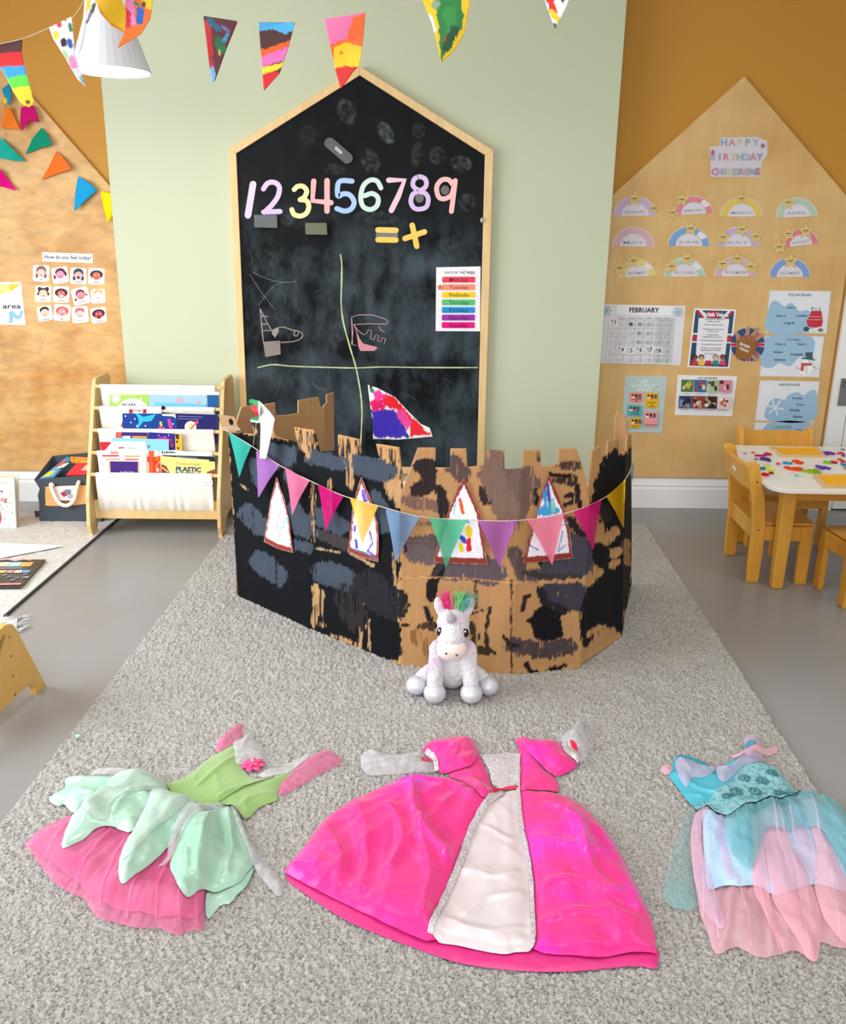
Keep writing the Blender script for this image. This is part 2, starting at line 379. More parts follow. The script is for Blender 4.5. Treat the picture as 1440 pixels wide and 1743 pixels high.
# ================================================================ PLYWOOD HOUSES
def onY(Yp): return lambda x, y, o=0: Y(x, y, Yp-o)
YP = YW-.016
def house(pts, label, m):
    P = [Y(x, y, YP) for x, y in pts]; o = MB().prism(P, (0, .0155, 0)).build('plywood_house_panel', m); return tag(o, label, 'wall panel')
Rb = [(float(xgr)+.002, 0, .168)]
def housepts(apex, rs, rb, zb):
    ap = Y(*apex, YP); r1 = Y(*rs, YP); r2 = Y(*rb, YP); xr = (r1[0]+r2[0])/2; xl = 2*ap[0]-xr
    return ap, xl, xr, r1[2]
ap, xl, xr, zs = housepts((1267, 130), (1440, 352), (1414, 740), .168)
xl = max(xl, xgr+.003)
sl = Y(1035, 358, YP)[2]
o = MB().prism([(xl, YP, .168), (xr, YP, .168), (xr, YP, zs), (ap[0], YP, ap[2]), (xl, YP, ap[2]-(ap[2]-zs)*(ap[0]-xl)/(xr-ap[0]))], (0, .0155, 0)).build('plywood_house_panel', 'ply')
tag(o, 'plywood house-shaped wall panel covered in posters right of the chalkboard', 'wall panel')
p1 = Y(50, 160, YP); p2 = Y(188, 318, YP); slp = (p1[2]-p2[2])/(p2[0]-p1[0]); xr = xgl-.003; apx = xr-.66
pa = p2[2]+slp*(p2[0]-apx)
o = MB().prism([(apx-.66, YP, .168), (xr, YP, .168), (xr, YP, p2[2]-slp*(xr-p2[0])), (apx, YP, pa), (apx-.66, YP, pa-.66*slp)], (0, .0155, 0)).build('plywood_house_panel', 'ply_warm')
tag(o, 'plywood house-shaped wall panel with emotion cards left of the green wall', 'wall panel')

# ================================================================ CHALKBOARD
YBd = YG-.02
mB = onY(YBd)
outer = [(613, 113), (840, 256), (823.5, 808), (414, 803), (389, 254)]
inner = [(612.5, 128), (825.5, 264), (812, 797), (424, 792), (402, 261)]
t = thing('chalkboard', 'tall black house-shaped chalkboard in a pale wood frame on the green wall', 'chalkboard', tuple(Y(614, 803, YBd)))
U, Fq, D = gridfill(inner, 2.6)
px, py = U[:, 0], U[:, 1]
C = np.tile(np.array(lin('#0d0f12')), (len(U), 1))
g = np.clip((py-330)/120, 0, 1)*1.05+.05; sm = fb(px/60, py/45, 4)*.6+n2(px/14, py/50, 8)*.25+n2(px/4, py/9, 2)*.15
C += (np.array(lin('#46535b'))-C)*(np.clip(sm*2.3-.75, 0, 1)*g)[:, None]*.8
for cx, cy, rx, ry, an, k in [(590, 190, 16, 24, -20, .35), (657, 226, 12, 22, -30, .7), (631, 275, 16, 22, -25, .35), (570, 288, 20, 10, 5, .22), (713, 222, 12, 14, 0, .22), (712, 262, 12, 24, 8, .2), (745, 265, 16, 16, 30, .3), (785, 278, 20, 14, 10, .4), (795, 345, 16, 16, 0, .3), (525, 230, 16, 18, 0, .12), (762, 415, 20, 10, 0, .16), (490, 375, 14, 10, 0, .3), (575, 555, 18, 40, 10, .18), (640, 370, 40, 12, 5, .2), (450, 450, 26, 26, 0, .15)]:
    a_ = math.radians(an); dx, dy = px-cx, py-cy; q = np.hypot((dx*math.cos(a_)+dy*math.sin(a_))/rx, (-dx*math.sin(a_)+dy*math.cos(a_))/ry)
    mk_ = np.clip((1.05-q)*4, 0, 1)*(.6+.4*np.exp(-((q-.8)/.2)**2))*np.clip(fb(px/5, py/6, int(cx))*2.6-.75, 0, 1.3)
    C += (np.array(lin('#8f9a9d'))-C)*(mk_*k*.5)[:, None]
new('writing_surface', [Y(x, y, YBd-.004) for x, y in U], Fq, mat('board_black', vc=True, rough=.5, spec=.12), t, cols=C)
b = MB(); n = 5
for i in range(n):
    j = (i+1) % n; q = [Y(*outer[i], YBd-.016), Y(*outer[j], YBd-.016), Y(*inner[j], YBd-.016), Y(*inner[i], YBd-.016)]
    b.prism(q, (0, .034, 0))
bevel(b.build('frame', 'pine', t), .002)
MT['chalk'] = mat('chalk', vc=True, rough=.95, spec=.05)
A = Art(lambda x, y, o=0: Y(x, y, YBd-.0042-o), .0001)
rnd = random.Random(4)
def chalk(pts, w, col, sm=True):
    q = smooth_loop(pts, 4, False) if sm and len(pts) > 2 else pts
    A.line(q, [w*(.75+.5*rnd.random()) for _ in q], col)
c3 = lambda *p: [(380+x/3, 100+y/3) for x, y in p]
chalk(c3((598, 998), (605, 1050), (604, 1150), (602, 1250), (612, 1340), (632, 1420), (655, 1500), (676, 1570), (690, 1640), (703, 1720), (708, 1800), (706, 1880), (700, 1990)), 2.3, '#c6cf9c')
chalk(c3((175, 1578), (250, 1562), (350, 1570), (500, 1575), (675, 1579), (800, 1574), (950, 1576), (1100, 1577), (1300, 1577)), 2.1, '#bcc794')
k_ = '#a79a90'
for q in [((188, 1275), (200, 1400), (205, 1450)), ((190, 1280), (215, 1330), (245, 1385)), ((190, 1315), (230, 1315)), ((193, 1355), (225, 1355)), ((198, 1388), (240, 1388)), ((240, 1390), (300, 1370), (350, 1385)), ((350, 1385), (385, 1392), (405, 1405), (395, 1430), (350, 1445), (290, 1448)), ((365, 1390), (362, 1410), (375, 1415), (385, 1400))]: chalk(c3(*q), 1.5, k_)
A.poly(c3((203, 1445), (290, 1440), (293, 1510), (215, 1523)), '#8d8279'); A.poly(c3((250, 1385), (280, 1375), (285, 1390), (265, 1425), (248, 1405)), '#9b9088')
k_ = '#c9a5ab'
for q in [((655, 1460), (662, 1400), (655, 1320), (690, 1308), (760, 1308), (830, 1330), (843, 1345), (830, 1355), (740, 1353), (665, 1357)), ((655, 1320), (660, 1460), (680, 1465)), ((665, 1357), (690, 1390), (720, 1410), (735, 1400), (740, 1385), (758, 1388), (752, 1430), (768, 1435), (780, 1408), (795, 1415), (788, 1440), (805, 1445), (812, 1425), (830, 1430), (822, 1455)), ((795, 1365), (803, 1385), (825, 1398))]: chalk(c3(*q), 1.0, k_, False)
A.poly(c3((665, 1355), (678, 1385), (695, 1425), (715, 1455), (780, 1470), (787, 1480), (770, 1492), (700, 1492), (690, 1470), (680, 1400)), '#cf8f95')
for i in range(34):
    x, y = rnd.uniform(415, 800), rnd.uniform(420, 760); a_ = rnd.uniform(-1.5, 1.5); l_ = rnd.uniform(4, 26)
    chalk([(x, y), (x+l_*.5*math.cos(a_)+2, y+l_*.5*math.sin(a_)), (x+l_*math.cos(a_), y+l_*math.sin(a_))], .5, '#5d6a70')
for q in [((135, 1100), (200, 1200), (265, 1280)), ((150, 1090), (260, 1135), (370, 1140)), ((180, 1260), (230, 1190), (280, 1150), (370, 1138)), ((455, 1655), (480, 1680), (520, 1690))]: chalk(c3(*q), .7, '#74828a')
A.build('chalk_drawing', 'chalk', t, label='pale green chalk cross with small child drawings')

def flat_obj(name, art, m, label, cat, group=None, parent=None):
    o = art.build(name, m, parent); return tag(o, label, cat, group) if parent is None else o
# --- numbers, drawn as thick strokes
MW = lambda th: (lambda x, y, o=0: Y(x, y, YBd-.006-o))
def stroke_outline(pts, w):
    """outline of a round-capped thick polyline"""
    P = [np.array(p, float) for p in pts]; m = len(P); Lf = []; Rt = []
    for i, p in enumerate(P):
        t_ = P[min(i+1, m-1)]-P[max(i-1, 0)]; t_ /= np.hypot(*t_)+1e-9; nn = np.array([-t_[1], t_[0]])*w/2; Lf.append(p+nn); Rt.append(p-nn)
    return P, Lf, Rt
def thick(b, pts, w, y0, th, col):
    P, Lf, Rt = stroke_outline(pts, w); m = len(P)
    V = [Y(*q, y0-th) for q in Lf]+[Y(*q, y0-th) for q in Rt]+[Y(*q, y0) for q in Lf]+[Y(*q, y0) for q in Rt]; F = []
    for i in range(m-1): F += [[i, i+1, m+i+1, m+i], [i, 2*m+i, 2*m+i+1, i+1], [m+i, m+i+1, 3*m+i+1, 3*m+i]]
    F += [[0, m, 3*m, 2*m], [m-1, 3*m-1, 4*m-1, 2*m-1]]; b.add(V, F, col)
    for c in (P[0], P[-1]):
        n = 12; ring = [Y(c[0]+w*.49*math.cos(2*math.pi*k/n), c[1]+w*.49*math.sin(2*math.pi*k/n), y0-th-.0002) for k in range(n)]
        b.add(ring+[q+np.array([0, th, 0]) for q in ring], [list(range(n))]+[[k, (k+1) % n, (k+1) % n+n, k+n] for k in range(n)], col)
NUM = [('one', '#dcc0d6', [[(152, 640), (126, 800)]], 34), ('two', '#cfb2da', [[(205, 665), (228, 635), (262, 632), (286, 655), (280, 700), (250, 745), (212, 782)], [(206, 783), (290, 780)]], 26),
       ('three', '#f1e08c', [[(362, 668), (380, 652), (408, 652), (426, 675), (415, 705), (392, 720)], [(392, 720), (425, 725), (437, 755), (425, 788), (395, 803), (362, 795), (350, 770)]], 25),
       ('four', '#ef9a98', [[(462, 625), (456, 725), (550, 735)], [(530, 622), (530, 778)]], 28), ('five', '#8fb0e4', [[(658, 625), (592, 628), (585, 700), (612, 690), (645, 695), (668, 730), (655, 765), (620, 778), (580, 765)]], 26),
       ('six', '#bed4c8', [[(805, 660), (785, 625), (750, 620), (715, 650), (702, 710), (715, 755), (752, 770), (785, 750), (790, 710), (760, 688), (722, 700)]], 25),
       ('seven', '#e0b0c6', [[(845, 620), (925, 620), (895, 700), (858, 775)]], 28), ('eight', '#c8a6d8', [[(1003, 602), (975, 615), (970, 650), (1003, 672), (1035, 650), (1032, 615), (1003, 602), (985, 607)], [(1003, 680), (970, 690), (958, 730), (975, 762), (1005, 768), (1038, 755), (1047, 715), (1032, 688), (1003, 680), (982, 683)]], 24),
       ('nine', '#f2a3a0', [[(1170, 640), (1150, 618), (1115, 620), (1090, 655), (1100, 705), (1130, 715), (1165, 695), (1178, 650)], [(1185, 622), (1165, 780)]], 25)]
cn = {'one': 'pale lilac', 'two': 'lilac', 'three': 'pale yellow', 'four': 'coral', 'five': 'light blue', 'six': 'pale mint', 'seven': 'pale pink', 'eight': 'mauve', 'nine': 'salmon pink'}
for nm, col, sts, w in NUM:
    b = MB()
    for i, s in enumerate(sts):
        q = c3(*s); q = smooth_loop(q, 5, False) if nm in ('two', 'three', 'five', 'six', 'eight', 'nine') and len(q) > 2 else q
        thick(b, q, w/3, YBd-.0045-.0003*i, .003, col)
    o = b.build('magnetic_number', 'gloss'); tag(o, f'{cn[nm]} magnetic number {nm} on the chalkboard', 'number', 'magnetic numbers on the chalkboard')
b = MB(); thick(b, c3((790, 874), (882, 876)), 9.5, YBd-.0045, .003, '#f3bd1d'); thick(b, c3((790, 924), (882, 926)), 9.5, YBd-.0045, .003, '#f3bd1d'); b.prism([Y(*q, YBd-.0046) for q in c3((780, 885), (892, 885), (892, 915), (780, 915))], (0, -.001, 0), '#56564f')
tag(b.build('magnetic_sign', 'gloss'), 'yellow magnetic equals sign on the chalkboard', 'sign', 'magnetic maths signs')
b = MB(); thick(b, c3((965, 850), (988, 958)), 9.5, YBd-.0045, .003, '#f3bd1d'); thick(b, c3((928, 918), (1028, 884)), 9.5, YBd-.0048, .003, '#f3bd1d')
tag(b.build('magnetic_sign', 'gloss'), 'yellow magnetic plus sign tilted on the chalkboard', 'sign', 'magnetic maths signs')
for cxy, lab in (((1132, 671), 'round dark magnet inside the salmon nine'), ((1002, 712), 'round dark magnet inside the mauve eight')):
    b = MB(); b.prism([Y(380+(cxy[0]+22*math.cos(a))/3, 100+(cxy[1]+24*math.sin(a))/3, YBd-.0045) for a in np.linspace(0, 2*math.pi, 15)[:-1]], (0, -.003, 0), '#55504f')
    tag(b.build('round_magnet', 'plastic'), lab, 'magnet', 'round dark magnets')
# erasers
def eraser(pts, cols, label, th=.03, extra=None):
    t = thing('board_eraser', label, 'eraser', tuple(Y(*pts[0], YBd-.005)), 'board erasers')
    P = [Y(x, y, YBd-.0045-th) for x, y in pts]
    bevel(MB().prism([Y(*q, YBd-.0045) for q in pts], (0, -th*.45, 0), cols[1]).build('felt_pad', 'felt', t), .002)
    bevel(MB().prism([Y(*q, YBd-.0045-th*.45) for q in pts], (0, -th*.55, 0), cols[0]).build('body', 'painted', t), .003)
    return t
cp = []
for cxc, cyc, a0 in ((546, 432, 110), (634, 508, -70)):
    for k in range(9): a_ = math.radians(a0+k*180/8+32); cp.append((380+(cxc+29*math.cos(a_))/3, 100+(cyc+29*math.sin(a_))/3))
te = eraser(cp, ('#56585b', '#2a2a2c'), 'rounded dark grey eraser set at a slant above the number five', .018)
A = Art(lambda x, y, o=0: Y(x, y, YBd-.0235-o)); A.poly(c3((568, 452), (578, 447), (608, 474), (608, 485), (598, 487), (570, 463)), '#b9babb'); A.build('handle_label', 'paper', te, label='light grey oval label')
eraser(c3((160, 797), (278, 797), (280, 865), (162, 862)), ('#5f6263', '#141517'), 'grey block eraser under the number two')
eraser(c3((420, 838), (530, 838), (534, 900), (422, 898)), ('#666950', '#141517'), 'olive grey chalky block eraser under the number four')
# days of the week
A = Art(lambda x, y, o=0: Y(x, y, YBd-.006-o)); A.sheet([(742.5, 455), (818, 453.5), (817, 564), (741.5, 563.5)], '#f7f5fa')
A.text('DAYS OF THE WEEK', 783, 466, 4.2, '#2a2a33', w=52, bold=.02)
for i, (d_, c_, tc) in enumerate([('Monday', '#ee3a55', '#8f1f35'), ('Tuesday', '#f9957d', '#b04436'), ('Wednesday', '#fbd42a', '#6b5a10'), ('Thursday', '#5dc679', '#1d6b35'), ('Friday', '#1e90d8', '#0c4f80'), ('Saturday', '#a034ac', '#4f1660'), ('Sunday', '#ea0f83', '#7d0848')]):
    y = 476+i*12.9; x0, x1 = 752.5-i*.1, 809-i*.2
    A.poly([(x0+1.5, y-5), (x1-1.5, y-5), (x1, y-3.5), (x1, y+3.8), (x1-1.5, y+5), (x0+1.5, y+5), (x0, y+3.8), (x0, y-3.5)], c_); A.text(d_, 781, y+3, 6.2, tc, w=27+len(d_)*.9, bold=.012)
flat_obj('days_of_the_week_poster', A, 'laminated', 'white days of the week poster with seven coloured bars on chalkboard', 'poster')
def star(cx, cy, r, rot=0, k=.45): return [(cx+(r if i % 2 == 0 else r*k)*math.sin(math.radians(rot+36*i)), cy-(r if i % 2 == 0 else r*k)*math.cos(math.radians(rot+36*i))) for i in range(10)]
A = Art(lambda x, y, o=0: Y(x, y, YBd-.0095-o)); A.sheet(star(748.7, 489, 6), '#c77b45'); flat_obj('star_marker', A, 'paper', 'small orange star marker beside the Tuesday bar', 'star')
b = MB(); q = Y(820, 375, YBd-.018); b.ball(q+np.array([0, -.006, 0]), (.008, .008, .012), '#a9b4ba'); tag(b.build('putty_blob', 'plastic'), 'small grey putty blob on right side of chalkboard frame', 'putty')
# painted flag hanging on the chalkboard
c4 = lambda *p: [(380+x/3, 400+y/3) for x, y in p]
def pennant(outline, fn, base, strokes, name='pennant', m='painted', parent=None, step=1.6, label=None, k=0):
    U, F, D = gridfill(outline, step); C = paint(U[:, 0], U[:, 1], base, strokes)
    o = new(name, [fn(x, y) for x, y in U], F, m, parent, cols=C, smooth=True, label=label); return solid(o, .0012)
PO = lambda col, rag, *pp: ('poly', 0, col, rag, 0, list(pp))
o = pennant(c4((738, 765), (790, 782), (878, 828), (950, 905), (1010, 965), (1055, 985), (1070, 1030), (900, 1045), (765, 1042), (765, 960), (750, 870)), lambda x, y: Y(x, y, YBd-.012-.006*math.sin((x+y)*.03)), '#f6f2f4',
    [PO('#3d2bb0', 4, *c4((752, 895), (860, 890), (905, 930), (950, 1032), (770, 1038))), PO('#e6106a', 4, *c4((748, 850), (800, 800), (830, 880), (760, 905))), PO('#ee1b28', 4, *c4((795, 800), (880, 830), (950, 920), (1000, 965), (1060, 1020), (960, 1030), (930, 930), (900, 900), (820, 870))),
     PO('#f0479a', 3, *c4((880, 890), (930, 900), (960, 960), (940, 1000), (890, 930))), PO('#f03a9a', 3, *c4((765, 800), (800, 790), (830, 830), (780, 850))), ([c4((760, 795))[0]], 4, '#1f8a63', 2), ([c4((755, 775))[0]], 3, '#1a1a1a', 2)], name='painted_flag')
tag(o, 'triangular flag painted red and violet at the foot of the chalkboard', 'flag')

# ================================================================ LEFT PANEL CARDS
c5 = lambda *p: [(x/6, 400+y/6) for x, y in p]
PF = YP-.0004                                            # face of the plywood
mP = lambda x, y, o=0: Y(x, y, PF-o)
A = Art(mP); A.sheet(c5((430, 175), (945, 195), (948, 287), (436, 270)), '#f5f6fc'); A.text('How do you feel today?', 115.5, 441, 6.3, '#22263a', w=79, ang=1.3, bold=.02)
flat_obj('heading_strip', A, 'paper', 'white strip reading How do you feel today above emotion cards', 'sign')
cards = [(420, 392, 84, 2, '#f3c3b8', '#8d5b53', 'long', 'calm', 'calm face with long brown hair'), (615, 410, 84, -9, '#f08fb0', '#57243f', 'band', 'shy', 'pink face with dark side hair, tilted'), (800, 418, 84, 1, '#d7a8ad', '#3b3f4d', 'long', 'shocked', 'shocked face with plaits and open mouth'), (985, 422, 84, 1, '#e0635a', '#3c1f26', 'afro', 'nervous', 'red face with dark curly hair in top right'),
         (441, 602, 84, 1, '#e9c9a9', '#35212a', 'buns', 'sleepy', 'face with two black hair buns'), (625, 608, 84, 1, '#d0565c', '#2e2022', 'afro', 'amused', 'laughing face with black bobbed hair'), (824, 622, 88, -14, '#f0848f', '#74304a', 'tails', 'excited', 'face with two small ponytails, tilted'), (1003, 625, 74, -2, '#f6e0dc', '#e0b060', 'cap', 'sad', 'pale face with blond hair'),
         (458, 800, 78, -9, '#e9c7a8', '#221a1c', 'cap', 'confused', 'face with short black hair in bottom row'), (634, 793, 86, 3, '#ee9aa2', '#ee5a35', 'afro', 'angry', 'face with big orange curly hair'), (817, 812, 86, -5, '#f2c6bd', '#d9505a', 'cap', 'hurt', 'face with short red hair and flat mouth'), (1008, 820, 80, -8, '#c5404e', '#2b2227', 'afro', 'yawning', 'yawning dark red face in bottom right corner')]
for x, y, s, an, skin, hair, kind, wd, lab in cards:
    A = Art(mP); a_ = math.radians(an)
    f_ = lambda u, v: ((x+(u*math.cos(a_)-v*math.sin(a_)))/6, 400+(y+(u*math.sin(a_)+v*math.cos(a_)))/6)
    r = s*.98; c_ = 14; A.sheet([f_(*q) for q in ((-r+c_, -r), (r-c_, -r), (r, -r+c_), (r, r-c_), (r-c_, r), (-r+c_, r), (-r, r-c_), (-r, -r+c_))], '#f7f5f8')
    E = lambda u, v, rx, ry, col, **k: A.ell(*f_(u, v), rx/6, ry/6, col, rot=an, **k)
    if kind == 'long': E(0, -30, 52, 48, hair); E(-42, 22, 16, 26, hair); E(42, 22, 16, 26, hair)
    if kind == 'afro': E(0, -18, 66, 44, hair)
    if kind == 'band': E(4, -28, 52, 44, hair); E(-58, 12, 12, 22, hair); E(56, -6, 12, 24, hair)
    if kind == 'buns': E(-38, -52, 20, 20, hair); E(38, -52, 20, 20, hair); E(0, -28, 52, 34, hair); E(-52, 0, 10, 16, hair); E(52, 0, 10, 16, hair)
    if kind == 'tails': E(0, -24, 48, 44, hair); E(-58, 26, 13, 13, hair); E(58, 0, 14, 9, hair)
    if kind == 'cap': E(0, -34, 48, 34, hair)
    E(0, -4, 42, 40, skin); E(-16, -14, 6, 7, '#ffffff'); E(16, -14, 6, 7, '#ffffff'); E(-16, -13, 3, 4, '#22181c'); E(16, -13, 3, 4, '#22181c')
    if wd in ('shocked', 'yawning'): E(0, 16, 13, 15, '#5c1520')
    elif wd == 'amused': E(0, 14, 24, 12, '#fff4f4')
    else: A.line([f_(-13, 16), f_(0, 20 if wd not in ('angry', 'hurt', 'sad') else 13), f_(13, 16)], .7, '#6b2b30')
    A.text(wd, *f_(0, 66), 2.3, '#55585f', ang=an)
    flat_obj('emotion_card', A, 'paper', 'white emotion card: '+lab, 'card', 'emotion cards on the left plywood panel')
A = Art(mP); A.sheet(c5((-420, 480), (215, 482), (262, 918), (-420, 912)), '#eceff6')
A.poly(c5((-300, 500), (205, 502), (110, 575), (0, 605), (-160, 600), (-300, 640)), '#f2dd8c'); A.poly(c5((95, 505), (205, 503), (130, 565), (100, 570)), '#eecb2c')
A.poly(c5((90, 780), (130, 775), (185, 830), (215, 775), (240, 772), (215, 850), (165, 862), (135, 830), (130, 895), (60, 898), (95, 880)), '#90c0e2'); A.text('area', 20, 525, 8.5, '#2b2b30', w=31)
flat_obj('area_sign', A, 'paper', 'white sign ending in the word area with yellow and blue shapes', 'sign')

# ================================================================ RIGHT PANEL DISPLAY
r1 = lambda *p: [(1010+x/3.349, 110+y/3.349) for x, y in p]
r2 = lambda *p: [(1010+x/3.349, 480+y/3.349) for x, y in p]
A = Art(mP); A.sheet(r1((722, 415), (930, 412), (990, 432), (993, 510), (960, 560), (955, 640), (668, 640), (668, 585), (662, 470), (718, 462)), '#d7d2dc')
for i, (w_, cs, x0, y0, dx, h) in enumerate([('HAPPY', ['#8fa0bc', '#d68f98', '#c8c0a8', '#8fae9f', '#b4a8c8'], 745, 462, 45, 11.5), ('BIRTHDAY', ['#b7a8cc', '#9a9ab8', '#d38b96', '#d8c58a', '#9fbaa8', '#a6b5d0', '#c79aac', '#a59cc0'], 682, 545, 38, 11.5), ('CHILDRENS', ['#d37f8e', '#a9a2c0', '#9fb4cc', '#d8c890', '#9cb8a4', '#b7a0c2', '#d3a0a8', '#98a6c4', '#cf6f80'], 690, 628, 31, 11)]):
    for j, ch in enumerate(w_): A.text(ch, 1010+(x0+j*dx)/3.349, 110+y0/3.349, h, cs[j], bold=.03)
A.ell(*r1((966, 462))[0], 3, 3.6, '#9c6a70'); A.ell(*r1((680, 500))[0], 2.5, 4, '#c4506a')
flat_obj('birthday_sign', A, 'laminated', 'shiny white Happy Birthday sign near the top of right panel', 'sign')
months = ['JANUARY', 'FEBRUARY', 'MARCH', 'APRIL', 'MAY', 'JUNE', 'JULY', 'AUGUST', 'SEPTEMBER', 'OCTOBER', 'NOVEMBER', 'DECEMBER']
rb = [(238, 862, 122, -1, '#c9b2d6', 'lilac'), (572, 852, 112, -3, '#dd8c93', 'red-pink'), (846, 866, 122, 0, '#e2c464', 'yellow'), (1160, 868, 120, -2, '#b7cdb8', 'sage green'),
      (228, 1036, 120, 1, '#d8aebb', 'dusty pink'), (545, 1034, 120, 0, '#7ea6d6', 'blue'), (824, 1036, 120, 0, '#c7aec9', 'pale purple'), (1185, 1030, 100, -7, '#de7f8a', 'rose'),
      (250, 1208, 106, -4, '#e5cf7e', 'cream yellow'), (520, 1208, 118, 0, '#b2cdbb', 'mint green'), (808, 1206, 120, 0, '#d5afbe', 'pale pink'), (1120, 1210, 118, 0, '#7f9fd4', 'cornflower blue')]
for mth, (x, y, r, an, col, cnm) in zip(months, rb):
    A = Art(mP); a_ = math.radians(an)
    f_ = lambda u, v: (1010+(x+u*math.cos(a_)-v*math.sin(a_))/3.349, 110+(y+u*math.sin(a_)+v*math.cos(a_))/3.349)
    arc = lambda rr, h_=1.: [f_(rr*math.cos(t_), -rr*.93*h_*math.sin(t_)) for t_ in np.linspace(0, math.pi, 22)]
    A.sheet(arc(r), '#e3dcdf', .0006); A.poly(arc(r*.97), col)
    if mth in ('FEBRUARY', 'JUNE', 'OCTOBER', 'SEPTEMBER'): A.poly([f_(u*1., v) for u, v in [(r*.97*math.cos(t_), -r*.87*math.sin(t_)*.98-r*.0) for t_ in np.linspace(.5, 1.0, 8)]+[(r*.66*math.cos(t_), -r*.62*math.sin(t_)) for t_ in np.linspace(1.0, .5, 8)]], '#e8e2e4')  # pale band painted on as glare across the laminate
    A.poly(arc(r*.64), '#dcd8e2'); A.text(mth, *f_(0, -r*.12), 4.6, '#aaa3ae', w=r*1.0/3.349, ang=an, bold=.02)
    flat_obj('month_rainbow', A, 'laminated', f'{cnm} rainbow card for {mth.title()} on the right plywood panel', 'rainbow card', 'birthday month rainbows')
st = [(236, 765, 46, 5, 'top of the lilac January rainbow'), (345, 820, 30, 20, 'right foot of the January rainbow'), (505, 770, 42, 8, 'left shoulder of the February rainbow'), (452, 845, 38, 25, 'left foot of the February rainbow'), (845, 765, 38, 0, 'top of the yellow March rainbow'), (1112, 785, 42, 18, 'left side of the April rainbow'),
      (556, 935, 44, 10, 'top of the blue June rainbow'), (740, 985, 44, 12, 'left foot of the July rainbow'), (848, 940, 42, 30, 'top of the July rainbow'), (928, 980, 44, -5, 'right foot of the July rainbow'), (1112, 965, 44, -12, 'left shoulder of the August rainbow'), (1212, 948, 46, 0, 'top right of the August rainbow'), (1060, 1040, 46, -8, 'lower left corner of the August rainbow'),
      (150, 1160, 48, -5, 'left foot of the September rainbow'), (228, 1118, 44, 5, 'top of the September rainbow'), (446, 1150, 46, 0, 'left side of the October rainbow'), (536, 1106, 42, 25, 'top of the October rainbow'), (738, 1136, 46, 10, 'left side of the November rainbow'), (820, 1106, 40, 0, 'top of the November rainbow'), (896, 1152, 46, 5, 'right foot of the November rainbow'), (1124, 1120, 46, 2, 'top of the December rainbow')]
for x, y, r, an, lab in st:
    A = Art(lambda px, py, o=0: Y(px, py, PF-.0025-o)); cx, cy = r1((x, y))[0]
    A.sheet(star(cx, cy, r/3.0, an), '#dcc07a', .0006); A.line([(cx-4.5, cy-1+.6), (cx+4.5, cy-1)], 1.3, '#3c3226'); A.line([(cx-3, cy+2), (cx+3, cy+2)], .7, '#8a7448')
    flat_obj('gold_star', A, 'laminated', 'small gold paper star on the '+lab, 'star', 'birthday stars on the rainbow cards')
# calendar
A = Art(mP); A.sheet(r2((48, 126), (527, 136), (497, 475), (32, 464)), '#e3e1e6')
A.poly(r2((135, 130), (458, 138), (447, 190), (130, 183)), '#f2f1f5'); A.text('FEBRUARY', *r2((290, 173))[0], 8, '#1f1f24', w=51, ang=.5, bold=.03)
gx = lambda i, j: (90-j*4+i*50.5+(0 if i < 7 else 0), 212+j*50.5+i*1)
A.poly(r2((368, 206), (466, 208), (447, 463), (340, 459)), '#c9ced0')
for i in range(8): A.line(r2(gx(i, 0), (gx(i, 5)[0]-4, gx(i, 5)[1]-3)), .5, '#a9a9b0')
for j in range(6): A.line(r2(gx(0, j), gx(7.4, j)), .5, '#a9a9b0')
for j in range(5):
    for i in range(7):
        q = gx(i+.5, j+.5); A.ell(*r2(q)[0], 3.6, 3.6, '#d6d5da' if i < 5 else '#bfc5c6')
for i, j, c_ in ((2, 0, '#5a5a62'), (3, 0, '#8f8f96'), (4, 0, '#b0b0b4'), (3, 1, '#9a9aa0'), (4, 1, '#b4b4ba'), (3, 2, '#a8a8ae'), (4, 2, '#b4b4ba')): A.ell(*r2(gx(i+.5, j+.5))[0], 3.2, 3.2, c_, a0=0, a1=300)
for i in range(1, 7): A.line(r2((gx(i+.2, 0)[0], 206), (gx(i+.8, 0)[0], 206)), 1, '#8b8b92')
for cx, cy in r2((76, 163), (484, 171)):
    for k in range(6):
        a_ = math.radians(k*60); A.line([(cx, cy), (cx+8.5*math.cos(a_), cy+8.5*math.sin(a_))], .9, '#6ba6bd')
        for s_ in (-1, 1): A.line([(cx+5*math.cos(a_), cy+5*math.sin(a_)), (cx+8*math.cos(a_+s_*.35), cy+8*math.sin(a_+s_*.35))], .7, '#6ba6bd')
flat_obj('february_calendar', A, 'laminated', 'white February wall calendar with snowflake corners', 'calendar')
for n_, x, y, an in (('23', 114, 228, 0), ('24', 157, 384, 2), ('25', 207, 389, 2), ('26', 261, 385, 0), ('27', 321, 386, -3), ('28', 370, 390, 2)):
    A = Art(lambda px, py, o=0: Y(px, py, PF-.0022-o)); A.sheet(r2((x-24, y-20), (x+24, y-20), (x+24, y+22), (x-24, y+22)), '#f4f3f6', .0006); A.text(n_, *r2((x, y+12))[0], 7, '#1b1b20', ang=an, bold=.02)
    flat_obj('number_card', A, 'paper', f'small white card with black number {n_} on the February calendar', 'card', 'date cards on the February calendar')
